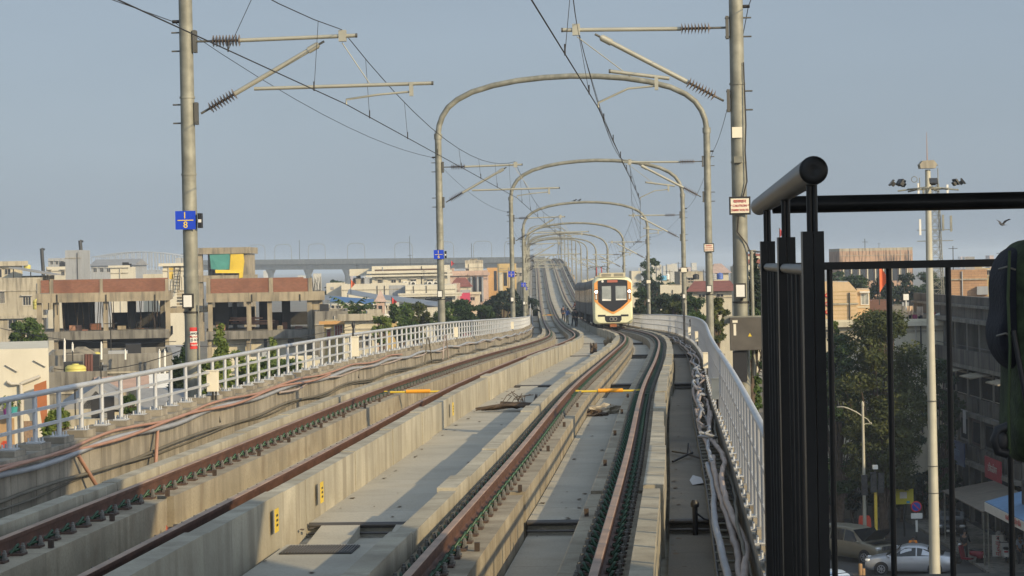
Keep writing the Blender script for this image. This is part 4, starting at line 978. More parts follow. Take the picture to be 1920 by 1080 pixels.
class House:
    """Box house whose front faces the camera side; pixel rectangles on the front become real openings with frames."""
    def __init__(s, label, cat, u0, u1, vt, Y, depth, wall, name='building', vb=None, group=None, rz=0.0):
        a, c = P(u0, vt, Y), P(u1, vt, Y); s.Y = Y; s.x0, s.x1 = a.x, c.x; s.top = max(2.0, (a.z + c.z) / 2); s.depth = depth
        s.cx = (s.x0 + s.x1) / 2; s.w = s.x1 - s.x0
        if rz == 0.0 and Y < 260: rz = -math.atan2(s.cx, Y) * .92
        s.t = thing(name, label, cat, (s.cx, Y, 0), rz, group); s.wall = wall
        s.loc = Vector((s.cx, Y, 0))
    def l(s, u, v): p = P(u, v, s.Y); return p.x - s.cx, p.z
    def body(s, m=None, z0=0.0):
        b = B(); b.box(-s.w / 2, s.w / 2, 0, s.depth, z0, s.top); s.wb = b.build('wall', m or s.wall, s.t); s.clutter(); return s
    def clutter(s):         # drain pipes, string course, roof boxes and aerials that such houses have
        q = random.Random(int(s.w * 977 + s.Y * 31))
        if not 85 < s.Y < 450 or s.w < 2.2: return
        for k in range(1 + int(s.w > 5)):
            x = q.uniform(-.48, .48) * s.w; b = B(); b.tube([(x, -.07, s.top - .1), (x, -.07, max(0, s.top - 7))], .05, 5); b.build('drain_pipe', q.choice([frame_m, wall_g, dark_metal]), s.t)
        b = B(); z = s.top - q.uniform(.5, .9); b.box(-s.w / 2 - .06, s.w / 2 + .06, -.09, -.002, z, z + .1); b.build('string_course', wall_s, s.t)
        for k in range(q.choice([0, 1, 1, 2])):
            x = q.uniform(-.42, .3) * s.w; y = q.uniform(.2, .7) * s.depth; w_, h_ = q.uniform(.5, 1.1), q.uniform(.4, 1.0); b = B(); b.box(x, x + w_, y, y + .8, s.top + .002, s.top + h_); b.build('roof_box', q.choice([wall_g, slabm, wall_s, black_p]), s.t)
        if q.random() < .6:
            x = q.uniform(-.45, .45) * s.w; b = B(); h_ = q.uniform(1, 2.2); b.tube([(x, s.depth * .5, s.top), (x, s.depth * .5, s.top + h_)], .03, 4); b.tube([(x - .35, s.depth * .5, s.top + h_ * .9), (x + .35, s.depth * .5, s.top + h_ * .9)], .02, 4); b.build('aerial', dark_metal, s.t)
    def add(s, name, fn, m, parent=None):
        b = B(); fn(b); return b.build(name, m, parent or s.t)
    def win(s, u0, v0, u1, v1, m=None, ledge=True, cols=2, pm=None):
        x0, z1 = s.l(u0, v0); x1, z0 = s.l(u1, v1); fw = min(.09, (x1 - x0) * .12)
        b = B(); e = .05
        b.box(x0 - fw, x1 + fw, -e, -.003, z1, z1 + fw); b.box(x0 - fw, x1 + fw, -e, -.003, z0 - fw, z0); b.box(x0 - fw, x0, -e, -.003, z0, z1); b.box(x1, x1 + fw, -e, -.003, z0, z1)
        for k in range(1, cols): xm = x0 + (x1 - x0) * k / cols; b.box(xm - fw * .3, xm + fw * .3, -e * .8, -.003, z0, z1)
        if ledge: b.box(x0 - fw * 2, x1 + fw * 2, -.35, -.003, z1 + fw + .02, z1 + fw + .12)
        w = b.build('window', m or frame_m, s.t)
        b = B(); b.box(x0, x1, -.02, -.002, z0, z1); b.build('pane', pm or win_d, w); return w
    def winrow(s, n, u0, u1, v0, v1, fill=.5, **k):
        st = (u1 - u0) / n
        for i in range(n): s.win(u0 + st * (i + .5 - fill / 2), v0, u0 + st * (i + .5 + fill / 2), v1, **k)
    def parapet(s, h=.9, t=.2, m=None, over=.0):
        b = B(); w, d = s.w / 2 + over, s.depth; z0, z1 = s.top + .002, s.top + h
        b.box(-w, w, -over, t, z0, z1); b.box(-w, w, d - t, d, z0, z1); b.box(-w, -w + t, t, d - t, z0, z1); b.box(w - t, w, t, d - t, z0, z1); b.build('parapet', m or s.wall, s.t)
    def slab(s, z, th=.25, over=.5, m=None):
        b = B(); b.box(-s.w / 2 - over, s.w / 2 + over, -over, -.003, z, z + th); b.build('cornice', m or s.wall, s.t)
    def rect(s, name, u0, v0, u1, v1, m, y0=-.06, y1=-.002):
        x0, z1 = s.l(u0, v0); x1, z0 = s.l(u1, v1); b = B(); b.box(x0, x1, y0, y1, z0, z1); return b.build(name, m, s.t)
    def gable(s, h, m, along='x', over=.5, name='roof'):
        w, d, z = s.w / 2 + over, s.depth, s.top; b = B()
        if along == 'y': b.add([(-w, -over, z), (w, -over, z), (0, -over, z + h), (-w, d + over, z), (w, d + over, z), (0, d + over, z + h)], [(0, 1, 2), (3, 5, 4), (0, 2, 5, 3), (1, 4, 5, 2), (0, 3, 4, 1)])
        else: b.add([(-w, -over, z), (w, -over, z), (w, d + over, z), (-w, d + over, z), (-w, d / 2, z + h), (w, d / 2, z + h)], [(0, 1, 5, 4), (2, 3, 4, 5), (1, 2, 5), (3, 0, 4), (0, 3, 2, 1)])
        return b.build(name, m, s.t)
    def hip(s, h, m, over=.5, k=.35):
        w, d, z = s.w / 2 + over, s.depth, s.top; b = B(); kx = w * k
        b.add([(-w, -over, z), (w, -over, z), (w, d + over, z), (-w, d + over, z), (-kx, d / 2, z + h), (kx, d / 2, z + h)], [(0, 1, 5, 4), (1, 2, 5), (2, 3, 4, 5), (3, 0, 4), (0, 3, 2, 1)])
        return b.build('roof', m, s.t)
def tank(label, u, v, Y, r, h, m, grp='rooftop water tanks'):
    p = P(u, v, Y); t = thing('water_tank', label, 'water tank', p, 0, grp)
    b = B(); b.lathe([(r * .92, 0), (r, .05), (r, h * .3), (r * .97, h * .32), (r, h * .34), (r, h * .62), (r * .97, h * .64), (r, h * .66), (r * .98, h * .82), (r * .75, h * .95), (r * .3, h), (.02, h)], (0, 0, 0), 20); b.build('shell', m, t)
    b = B(); b.lathe([(r * .32, h * .985), (r * .32, h * 1.05), (.02, h * 1.06)], (0, 0, 0), 14); b.build('lid', m, t); return t
tank_y = mat('tank_yellow', (.58, .51, .13), .5, var=.08)
flag_m = mat('flag_saffron', (.62, .14, .05), .8, var=.1); flag_r = mat('flag_red', (.5, .06, .06), .8, var=.1)
def flag(label, u, v, Y, ph, fw, fh, m, grp='flags on roofs'):
    p = P(u, v, Y); t = thing('flag', label, 'flag', p, 0, grp)
    b = B(); b.tube([(0, 0, 0), (0, 0, ph)], .035, 6); b.build('pole', dark_metal, t)
    b = B(); n = 6; vs = []
    for k in range(n + 1):
        q = k / n; yy = .12 * math.sin(q * 5); vs += [(.04 + fw * q, yy, ph - fh * .05 - fh * .45 * q), (.04 + fw * q, yy, ph - fh + fh * .4 * q)]
    vs += [(x, y + .012, z) for x, y, z in vs]; o = 2 * (n + 1)
    fs = [(2 * k, 2 * k + 1, 2 * k + 3, 2 * k + 2) for k in range(n)] + [(o + 2 * k, o + 2 * k + 2, o + 2 * k + 3, o + 2 * k + 1) for k in range(n)]
    b.add(vs, fs); b.build('cloth', m, t); return t

# ---------------------------------------------------------------- trees
LF = {'dark': leaf_mat('leaf_dark', (.022, .045, .017), (.06, .10, .032)), 'mid': leaf_mat('leaf_mid', (.04, .075, .02), (.11, .16, .04)), 'olive': leaf_mat('leaf_olive', (.04, .056, .017), (.12, .13, .04)),
      'light': leaf_mat('leaf_light', (.10, .145, .03), (.23, .28, .07)), 'deep': leaf_mat('leaf_deep', (.014, .026, .014), (.03, .05, .022))}
def leaves(name, pts_n, lsz, m, parent, seed):
    """pts_n: list of (centre, radii, count); many small leaf faces spread through each clump"""
    q = np.random.default_rng(seed); V = []; n_tot = 0
    for c, r, n in pts_n:
        d = q.normal(size=(n, 3)); d /= np.linalg.norm(d, axis=1)[:, None]
        rad = q.uniform(.35, 1.0, size=(n, 1)) ** .6
        p = np.array(c) + d * rad * np.array(r)
        nn = d * .6 + q.normal(size=(n, 3)) * .6 + np.array([0, 0, .35]); nn /= np.linalg.norm(nn, axis=1)[:, None]
        a = np.cross(nn, q.normal(size=(n, 3))); a /= np.linalg.norm(a, axis=1)[:, None] + 1e-9; bb = np.cross(nn, a)
        s = lsz * q.uniform(.6, 1.35, size=(n, 1))
        V.append(np.stack([p - a * s, p - bb * s * .42, p + a * s, p + bb * s * .42], 1).reshape(-1, 3)); n_tot += n
    V = np.concatenate(V); me = bpy.data.meshes.new(name)
    me.vertices.add(len(V)); me.vertices.foreach_set('co', V.astype(np.float32).ravel())
    me.loops.add(4 * n_tot); me.loops.foreach_set('vertex_index', np.arange(4 * n_tot, dtype=np.int32))
    me.polygons.add(n_tot); me.polygons.foreach_set('loop_start', np.arange(0, 4 * n_tot, 4, dtype=np.int32)); me.polygons.foreach_set('loop_total', np.full(n_tot, 4, dtype=np.int32))
    me.update(); me.materials.append(m); return link(name, me, parent)
def tree(label, u, vt, vb, Y, wpx, kind='round', leaf='mid', n=2600, lsz=.2, seed=1, group='trees', nclump=None, name='tree', rzv=.8, base=0.0):
    """crown from pixel rows vt..vb, wpx wide, at distance Y; trunk down to the ground"""
    top = P(u, vt, Y).z; bot = P(u, vb, Y).z; x = P(u, (vt + vb) / 2, Y).x; wr = wpx / F * Y / 2; q = random.Random(seed)
    t = thing(name, label, 'tree', (x, Y, base), 0, group); top -= base; bot = max(bot - base, .8); hh = (top - bot) / 2; cz = (top + bot) / 2
    b = B(); tr_ = .017 * top + .05
    if kind == 'cone':
        cl_ = []
        K = nclump or 16
        for k in range(K):
            f = k / K; rr = wr * (1.0 - f) ** .75 * (1 if f > .08 else .75) + .12
            for j in range(3 if f < .8 else 1):
                an = q.uniform(0, 6.28); cl_.append(((rr * .45 * math.cos(an), rr * .45 * math.sin(an), bot + (top - bot) * (f + .02)), (rr * .75, rr * .75, (top - bot) / K * 1.1), max(8, int(n * rr / (wr * K * 1.6)))))
        b.tube([(0, 0, 0), (0, 0, top * .9)], [tr_ * .7, .04], 7)
    else:
        K = nclump or 26; cl_ = []
        for k in range(K):
            an = q.uniform(0, 6.28); ez = q.uniform(-.95, .95) if kind != 'tall' else q.uniform(-1, 1)
            rr = math.sqrt(max(.05, 1 - ez * ez)) * q.uniform(.35, .95)
            c = (wr * rr * math.cos(an), wr * rzv * rr * math.sin(an), cz + hh * ez * .86); s = q.uniform(.2, .38)
            cl_.append((c, (wr * s * 1.1, wr * s * 1.1, min(hh, wr) * s * .8), max(10, int(n / K))))
        b.tube([(0, 0, 0), (q.uniform(-.2, .2), 0, cz * .5), (q.uniform(-.3, .3), 0, cz)], [tr_, tr_ * .75, tr_ * .35], 8)
        for c, r, m_ in cl_[::2]: b.tube([(0, 0, max(.4, bot * .75)), (c[0] * .4, c[1] * .4, (bot + c[2]) / 2), (c[0] * .9, c[1] * .9, c[2])], [tr_ * .38, tr_ * .2, .03], 5)
    b.build('trunk', bark, t); leaves('crown', cl_, lsz, LF[leaf], t, seed); return t
def palm(label, u, vt, vb, Y, seed, nf=13, L=3.2, group='palm trees'):
    p = P(u, vb, Y); h = p.z; q = random.Random(seed); t = thing('palm_tree', label, 'palm tree', (p.x, Y, 0), 0, group)
    b = B(); b.tube([(0, 0, 0), (.1, 0, h * .5), (0, 0, h)], [.22, .17, .15], 8); b.build('trunk', bark, t)
    for k in range(nf):
        an = 6.28 * k / nf + q.uniform(-.2, .2); up_ = q.uniform(.15, 1.25); b = B(); prev = None; vs = []; fs = []
        for j in range(9):
            f = j / 8; r = L * f * math.cos(up_ * (1 - .4 * f)); z = h + L * (math.sin(up_) * f - .75 * f * f * (1 - up_ * .35)); wd = .55 * math.sin(math.pi * min(1, f * .9 + .1)) + .03
            cx, cy = r * math.cos(an), r * math.sin(an); sx, sy = -math.sin(an), math.cos(an)
            o = len(vs); vs += [(cx, cy, z), (cx + sx * wd, cy + sy * wd, z - wd * .6), (cx - sx * wd, cy - sy * wd, z - wd * .6)]
            if j:
                if j % 1 == 0: fs += [(o - 3, o, o + 1), (o - 3, o + 2, o)]
        b.add(vs, fs); b.build('frond', LF['light' if q.random() < .4 else 'mid'], t, fix=False)
    return t
# ================================================================ left side of the viaduct
h = House('near white-walled building with a bent drain pipe at the left edge', 'building', -90, 89, 655, 80, 9, wall_w); h.body()
b = B(); x, z = h.l(39, 755); x2, z2 = h.l(39, 850); x3, z3 = h.l(13, 715); x4, z4 = h.l(74, 706)
b.tube([(x3, -.1, z3), (x3 + .15, -.1, z3 - .1), (x, -.1, z3 - .12), (x, -.1, z2)], .07, 7); b.tube([(x, -.12, z3 - .1), (x4, -.12, z4)], .06, 7); b.build('drain_pipe', frame_m, h.t)
for (u0, v0, u1, v1) in ((10, 684, 32, 697), (62, 676, 84, 688)): b = B(); a, c = h.l(u0, v0), h.l(u1, v1); b.tube([(a[0], -.06, a[1]), (c[0], -.06, c[1])], .03, 5); b.build('conduit', frame_m, h.t)
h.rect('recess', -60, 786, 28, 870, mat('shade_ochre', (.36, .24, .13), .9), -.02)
h.rect('shutter', 44, 790, 62, 853, mat('shutter_brown', (.22, .15, .1), .8, var=.3, scale=14), -.07)
def pot(label, u, v, Y, m, r=.16):
    p = P(u, v, Y); t = thing('plant_pot', label, 'pot', p, 0, 'pots at the white building'); b = B(); b.lathe([(r * .7, 0), (r, .3), (r * 1.05, .34)], (0, 0, 0), 14); b.build('pot', m, t)
    leaves('leaves', [((0, 0, .5), (.3, .3, .25), 60)], .08, LF['light'], t, int(u)); return t
pot('purple plant pot on the ledge of the white building', 14, 782, 79.6, mat('pot_purple', (.24, .05, .22), .5)); pot('teal plant pot beside the purple one on the ledge', 25, 781, 79.6, mat('pot_teal', (.05, .30, .30), .5))
p = P(12, 846, 79.5); b = B(); b.box(-.18, .18, -.03, .03, -.3, .3); b.box(-.12, .12, -.05, .05, .3, .36); o = b.build('hanging_jacket', mat('cloth_red', (.5, .07, .03), .85, var=.1)); o.location = p; tag(o, 'red jacket hanging at the white building on the left edge', 'jacket')
p = P(73, 762, 79.7); b = B(); b.add([(-.15, 0, .75), (.28, 0, .9), (.28, .02, -.5), (.1, .05, -.75), (.02, .03, -.1), (-.2, .04, .05)], [(0, 1, 2, 3, 4, 5)]); o = b.build('hanging_cloth', mat('cloth_rust', (.42, .15, .06), .85, var=.15)); o.location = p; tag(o, 'rust-orange cloth hanging at the corner of the white building', 'cloth')

gloom_stain = mat('gloom_stain_dark', (.035, .032, .028), .95, var=.3, scale=1.5)  # near-black colour paints the unlit interior; also used for dark rubble and stains
# unfinished concrete frame building
UY = 195.0
ub = thing('unfinished_building', 'unfinished grey concrete frame building with red brick roof parapet', 'building', (P(340, 600, UY).x, UY, 0), R(7))
ux = P(340, 600, UY).x
def uq(u, v): p = P(u, v, UY); return p.x - ux, p.z
def ubox(name, u0, v0, u1, v1, y0, y1, m):
    x0, z1 = uq(u0, v0); x1, z0 = uq(u1, v1); b = B(); b.box(x0, x1, y0, y1, max(0, z0), z1); return b.build(name, m, ub)
for u0, u1 in ((76, 316), (388, 606)):
    for v0, v1 in ((550.5, 563), (622, 633)): ubox('floor_slab', u0 - 2, v0, u1 + 2, v1, -.35, 12, slabm if v0 < 600 else conc_dk)
ubox('floor_slab', 317, 578, 388, 586, 1, 11, slabm); ubox('floor_slab', 317, 690, 388, 697, 1, 11, slabm)
for u in (78, 110, 200, 315, 394, 466, 505, 580): ubox('column', u - 5, 563, u + 5, 621.5, .0, .45, slabm)
for u in (78, 110, 200, 315, 394, 466, 505, 580): ubox('column', u - 5, 633.5, u + 5, 760, .0, .45, slabm)
for u in (93, 128, 236, 300, 440, 540): ubox('column', u - 5, 563, u + 5, 621.5, 9, 9.5, conc_dk)
for u0, u1 in ((81, 96.5), (105, 188.5), (196, 309.5)): ubox('brick_panel', u0, 525.5, u1, 549, -.12, .12, brick)
for u0, u1 in ((394, 503), (511, 577)): ubox('brick_panel', u0, 523, u1, 548, -.12, .12, brick)
for u in (77.5, 101, 192, 313): ubox('parapet_post', u - 3, 523, u + 3, 550, -.2, .2, slabm)
for u in (390, 507, 581): ubox('parapet_post', u - 4, 521, u + 4, 550, -.2, .2, slabm)
ubox('brick_panel', 81, 526, 309, 549, 11.6, 11.9, brick); ubox('brick_panel', 394, 524, 577, 548, 11.6, 11.9, brick)
ubox('rear_wall', 105, 563.5, 168, 621, 10, 10.3, gloom_stain); ubox('rear_wall', 200, 590, 313, 621, 10, 10.3, gloom_stain); ubox('rear_wall', 392, 580, 480, 614, 10, 10.3, gloom_stain); ubox('rear_wall', 510, 590, 600, 614, 10, 10.3, gloom_stain)
ubox('inner_wall', 128, 564, 166, 621, 4, 9, gloom_stain); ubox('inner_wall', 238, 564, 252, 621, 4, 6, gloom_stain)
ubox('inner_wall', 402, 564, 428, 621, 3, 8, gloom_stain); ubox('inner_wall', 530, 564, 546, 621, 3, 6, gloom_stain); ubox('inner_wall', 487, 564, 503, 621, 5, 9, gloom_stain)
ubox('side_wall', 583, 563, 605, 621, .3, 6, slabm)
for u0, u1 in ((105, 314), (400, 470)): ubox('back_wall', u0, 634, u1, 760, 5, 5.4, gloom_stain)
ubox('back_wall', 470, 634, 604, 760, .6, 1.0, wall_c); ubox('back_wall', 388, 634, 470, 760, 1.0, 1.3, wall_c)
for u in (500, 545): ubox('opening', u - 6, 636, u + 6, 652, .5, .598, win_d)
q = random.Random(4)
for k in range(26):
    b = B(); u = 110 + 200 * q.random(); x0, z0 = uq(u, 621.5); x1, z1 = uq(u + q.uniform(-4, 4), 563); b.tube([(x0, q.uniform(.5, 6), z0), (x1, q.uniform(.5, 6), z1)], .035, 5); b.build('prop', bark, ub)
b = B()
for k in range(16):
    u = 583 + 22 * q.random(); x0, z0 = uq(u, 550); x1, z1 = uq(u + q.uniform(-1.5, 1.5), q.uniform(518, 532)); b.tube([(x0, q.uniform(0, 5), z0), (x1, q.uniform(0, 5), z1)], .02, 4)
for k in range(8):
    u = 318 + 24 * q.random(); x0, z0 = uq(u, 550); x1, z1 = uq(u, q.uniform(505, 530)); b.tube([(x0, q.uniform(1, 5), z0), (x1, q.uniform(1, 5), z1)], .02, 4)
b.build('rebar', dark_metal, ub)
b = B()
for k in range(7): x0, z1 = uq(330, 545 + 6 * k); x1, z0 = uq(350 - k * 1.5, 549 + 6 * k); b.box(x0, x1, 2 - .3 * k + 2, 2.3 - .3 * k + 2, z0, z1)
b.build('stair', slabm, ub)
b = B(); pinkw = mat('plank_pink', (.36, .2, .14), .9, var=.2, scale=4)
for k in range(10): u = 445 + 50 * q.random(); x0, z0 = uq(u, 612 - 14 * q.random()); b.box(x0 - 1, x0 + 1.2, 3 + k * .3, 3.1 + k * .3, z0, z0 + .12)
b.build('stacked_plank', pinkw, ub)
q = random.Random(8)
for k in range(14):
    u = q.choice([q.uniform(112, 300), q.uniform(400, 570)]); x0, z0 = uq(u, 622 if u < 330 else 621); w_ = q.uniform(.3, 1.3); h_ = q.uniform(.15, .8); b = B(); y0 = q.uniform(.6, 6); b.box(x0, x0 + w_, y0, y0 + .6, z0 + .02, z0 + h_); b.build('rubble_heap', q.choice([slabm, brick, gloom_stain, pinkw]), ub)
for k in range(6):
    x0, z0 = uq(110 + 90 * k, 552 if k != 3 else 560); b = B(); b.box(x0, x0 + .1, -.42, -.36, z0 - q.uniform(.6, 2.0), z0); b.build('stain_pipe', gloom_stain, ub)

# houses behind and around it
h = House('cream house at the far left with small barred window and weathered wall', 'building', -120, 78, 531, 235, 10, wall_s); h.body(); h.parapet(.5)
h.win(42, 557, 56, 572, cols=3); h.win(-2, 548, 8, 568, cols=4); h.win(15, 600, 30, 616); h.slab(h.l(0, 598)[1], .3, .4)
h = House('upper storey with dark window on the cream house at the far left', 'building', -120, 40, 492, 242, 8, wall_c, name='roof_room'); h.body(); h.win(8, 503, 18, 514); h.win(-8, 503, 2, 520); h.slab(h.l(0, 499)[1], .5, .6, wall_s)
b = B(); p0, p1 = P(28, 503, 240), P(108, 516, 240); t = thing('lean_to_shed', 'open shed with a sloping sheet roof on the cream house', 'shed', (p0.x, 238, p1.z - 3.0))
dx = p1.x - p0.x; b.add([(0, -1, p0.z - p1.z + 3.0), (dx, -1, 3.0), (dx, 4, 3.0), (0, 4, p0.z - p1.z + 3), (0, -1, p0.z - p1.z + 3.12), (dx, -1, 3.12), (dx, 4, 3.12), (0, 4, p0.z - p1.z + 3.12)], [(0, 1, 2, 3), (4, 5, 6, 7), (0, 1, 5, 4), (1, 2, 6, 5), (2, 3, 7, 6), (3, 0, 4, 7)]); b.build('roof', roof_g, t)
b = B(); 
for f in (.1, .5, .9): b.tube([(dx * f, -.8, -.6), (dx * f, -.8, 3.0 + (p0.z - p1.z) * (1 - f))], .06, 6)
b.build('post', dark_metal, t); b = B(); b.box(.3, dx * .85, 3.5, 3.7, -.6, 3.0); b.build('wall', wall_s, t)
tank('yellow water tank on the roof above the cream house', 51, 505, 243, .38, .5, tank_y); tank('yellow water tank on a stand beside the cream house wall', 69, 580, 228, .38, 1.0, tank_y)
h = House('tall blank grey-white tower block with a sunlit side', 'building', 122, 152, 473, 330, 7, wall_g); h.body(); h.parapet(.3)
h = House('white house with two small windows left of the blank tower', 'building', 86, 124, 500, 345, 9, wall_w); h.body(); h.win(91, 507, 96, 513); h.win(115, 507, 121, 516)
h = House('dull grey block far behind the blank tower', 'building', 90, 124, 484, 480, 12, wall_g); h.body(); h.winrow(3, 92, 122, 490, 496)
h = House('small white stair room standing on a roof at left', 'building', 207, 240, 501, 300, 6, wall_w, name='roof_room'); h.body(); h.slab(h.l(220, 502)[1], .3, .25)
h = House('white roof room with yellow door and ladder by the nearest mast', 'building', 305, 349, 497, 240, 6, wall_w, name='roof_room'); h.body(); h.slab(h.l(320, 499)[1], .3, .4); h.rect('door', 316, 502, 325, 523, mat('door_yellow', (.6, .42, .08), .7))
b = B(); a, c = h.l(331, 548), h.l(333, 500)
for s in (-.3, .3): b.tube([(a[0] + s, -.8, a[1]), (c[0] + s, -.1, c[1])], .04, 5)
for k in range(9): f = k / 8; b.tube([(a[0] - .3 + (c[0] - a[0]) * f, -.8 + .7 * f, a[1] + (c[1] - a[1]) * f), (a[0] + .3 + (c[0] - a[0]) * f, -.8 + .7 * f, a[1] + (c[1] - a[1]) * f)], .03, 4)
b.build('ladder', dark_metal, h.t)
h = House('pale low block with a small parapet right of the stair room', 'building', 268, 290, 514, 330, 8, wall_c); h.body()
# building with hanging sheets
TYb = 310.0; t = thing('sheeted_building', 'concrete building under construction hung with teal and yellow sheets', 'building', (P(425, 500, TYb).x, TYb, 0)); tx = P(425, 500, TYb).x
def tq(u, v): p = P(u, v, TYb); return p.x - tx, p.z
def tbox(name, u0, v0, u1, v1, y0, y1, m): x0, z1 = tq(u0, v0); x1, z0 = tq(u1, v1); b = B(); b.box(x0, x1, y0, y1, z0, z1); return b.build(name, m, t)
tbox('roof_slab', 372, 465, 468, 475, -.4, 10, slabm)
for u in (376, 461): tbox('column', u - 6, 475.3, u + 6, 640, 0, 1, slabm)
tbox('wall', 384, 475.5, 454, 640, 3, 3.3, conc_dk); tbox('floor_slab', 372, 517, 468, 527, -.3, 10, slabm); tbox('side_wall', 455, 476, 467, 640, 1.2, 9, slabm)
def sheet(name, pts, m, y=-.25):
    b = B(); vs = []; 
    for dy in (0, .03): vs += [(tq(u, v)[0], y + dy + .1 * math.sin(u * .7 + v * .3), tq(u, v)[1]) for u, v in pts]
    n = len(pts); b.add(vs, [tuple(range(n)), tuple(range(n, 2 * n))[::-1]] + [(i, (i + 1) % n, n + (i + 1) % n, n + i) for i in range(n)]); return b.build(name, m, t)
sheet('teal_sheet', [(393, 474), (431, 473), (432, 490), (430, 505), (410, 506), (396, 504)], mat('sheet_teal', (.07, .27, .23), .8, var=.15, scale=.8))
sheet('yellow_sheet', [(433, 477), (457, 476), (459, 490), (457, 505), (456, 520), (449, 522), (449, 512), (405, 512), (404, 506), (431, 506)], mat('sheet_yellow', (.72, .50, .04), .75, var=.12, scale=.8), -.4)
# far arched steel roof
sr = thing('arched_steel_roof', 'distant pale arched steel roof frame of a station being built', 'roof frame', (P(260, 500, 1250).x, 1250, 0)); sx0 = P(260, 500, 1250).x
b = B()
for dy in (0, 12, 24, 36):
    pts = [P(172 + 178 * k / 16, 480 - 10 * math.sin(math.pi * k / 16) + 2, 1250) - Vector((sx0, 1250, 0)) + Vector((0, dy, 0)) for k in range(17)]
    b.tube(pts, .24, 5)
    for k in range(17): b.tube([pts[k], (pts[k].x, pts[k].y, P(260, 510, 1250).z)], .25, 5)
for k in range(0, 17, 2):
    p = P(172 + 178 * k / 16, 480 - 10 * math.sin(math.pi * k / 16) + 2, 1250) - Vector((sx0, 1250, 0)); b.tube([p, p + Vector((0, 36, 0))], .15, 4)
b.build('truss', mat('hazed_steel', (.34, .36, .38), .6, .2, var=.05), sr)  # paler bluish grey puts some of the haze into the colour
b = B(); a, c = P(165, 508, 1250), P(352, 508, 1250); b.box(a.x - sx0, c.x - sx0, 0, 38, 0, a.z - .1); b.build('base', wall_g, sr)
h = House('sloped conveyor-like grey hall below the arched steel roof', 'building', 170, 250, 498, 560, 20, wall_g, name='hall'); h.body(); h.gable(1.6, roof_g); h.winrow(6, 172, 248, 503, 510)
# cranes
for u, v0, v1, lab in ((78, 466, 500, 'thin leaning crane mast above the far-left roofs'), (150, 451, 474, 'thin leaning crane mast above the blank tower')):
    b = B(); Yc = 420; b.tube([P(u + 3, v1 + 8, Yc), P(u, v0, Yc)], .35, 6); b.tube([P(u, v0, Yc), P(u + 6, v0 + 2, Yc)], .2, 5); b.tube([P(u + 3, v1 + 8, Yc), Vector((P(u + 3, v1, Yc).x, Yc, 0))], .35, 6); tag(b.build('crane', dark_metal), lab, 'crane', 'crane masts')
# weathered terrace and gabled houses under the frame
h = House('low mossy concrete terrace in front of the unfinished frame', 'building', 88, 322, 676, 125, 10, conc_dk, name='terrace_house'); h.body(); h.parapet(.35, .2, conc_dk); h.hip
b = B(); a, c = h.l(112, 676), h.l(190, 676); mz = h.l(150, 653)[1]; b.add([(a[0], 1, a[1]), (c[0], 1, a[1]), (c[0], 5, a[1]), (a[0], 5, a[1]), (a[0] + .9, 3, mz), (c[0] - .9, 3, mz)], [(0, 1, 5, 4), (1, 2, 5), (2, 3, 4, 5), (3, 0, 4), (0, 3, 2, 1)]); b.build('hip_roof', slabm, h.t)
for i, (u, v0, v1) in enumerate(((121, 638, 694), (136, 645, 660), (190, 644, 674), (235, 658, 674), (299, 658, 700), (309, 658, 700))):
    b = B(); b.tube([P(u, v1, 124), P(u, v0, 124)], .06, 7); b.tube([P(u - .5, v0, 124), P(u + .5, v0, 124)], .11, 7); tag(b.build('vent_pipe', white_p), ['tall white vent pipe left of the yellow dome tank', 'short white vent pipe behind the grey hip roof', 'leaning white vent pipe with thick foot right of the hip roof', 'short white vent pipe on the mossy terrace wall', 'white pipe pair at the right end of the terrace, left one', 'white pipe pair at the right end of the terrace, right one'][i], 'pipe', 'white vent pipes')
tank('big ribbed yellow dome tank on the lower mossy roof', 142, 711, 117, .54, .75, tank_y); tank('small yellow tank behind the grey hip roof', 182, 674, 128, .27, .4, tank_y)
for k, u in enumerate((161, 166, 171)):
    b = B(); b.tube([P(u, 712, 118), P(u, 664, 118)], .09, 7); tag(b.build('chimney_pipe', mat('pipe_rust', (.12, .05, .04), .8, var=.2)), ['rusty pipe right beside the yellow dome tank', 'middle rusty pipe by the yellow dome tank', 'outermost rusty pipe by the yellow dome tank'][k], 'pipe', 'rusty pipes by the dome tank')
h = House('lower mossy roof that carries the yellow dome tank', 'building', 88, 200, 708, 115, 8, conc_dk, name='terrace_house'); h.body(); h.parapet(.3, .2, conc_dk)
h = House('gabled house with dark open attic behind the left railing', 'building', 132, 232, 768, 100, 8, wall_c, name='gabled_house'); h.body(); h.gable(h.l(180, 722)[1] - h.top, roof_g, 'y', .5)
b = B(); a, c, d = h.l(150, 766), h.l(214, 766), h.l(180, 732); b.add([(a[0], -.06, a[1]), (c[0], -.06, c[1]), (d[0], -.06, d[1]), (a[0], -.5, a[1]), (c[0], -.5, c[1]), (d[0], -.5, d[1])], [(0, 1, 2), (3, 5, 4), (0, 1, 4, 3), (1, 2, 5, 4), (2, 0, 3, 5)]); b.build('attic_opening', win_d, h.t); h.win(140, 790, 160, 806); h.slab(h.l(150, 782)[1], .2, .3)
for u0, u1, vt, Y, m, lab in ((186, 268, 753, 112, mat('roof_pink', (.40, .27, .21), .9, var=.12), 'house with a dusty pink sloping roof behind the railing'), (236, 318, 746, 120, white_p, 'house with a bright white sheet roof behind the railing'), (268, 312, 780, 104, roof_g, 'small house with a dark grey sheet roof behind the railing'), (318, 345, 684, 140, roof_g, 'hut with small grey roof left of the nearest mast'), (330, 395, 790, 88, roof_g, 'shed with grey roof right below the nearest mast')):
    h = House(lab, 'building', u0, u1, vt, Y, 7, wall_c, name='sheet_roof_house'); h.body(); h.gable(1.1, m, 'x', .3); h.win(u0 + 8, vt + 14, u0 + 20, vt + 26)
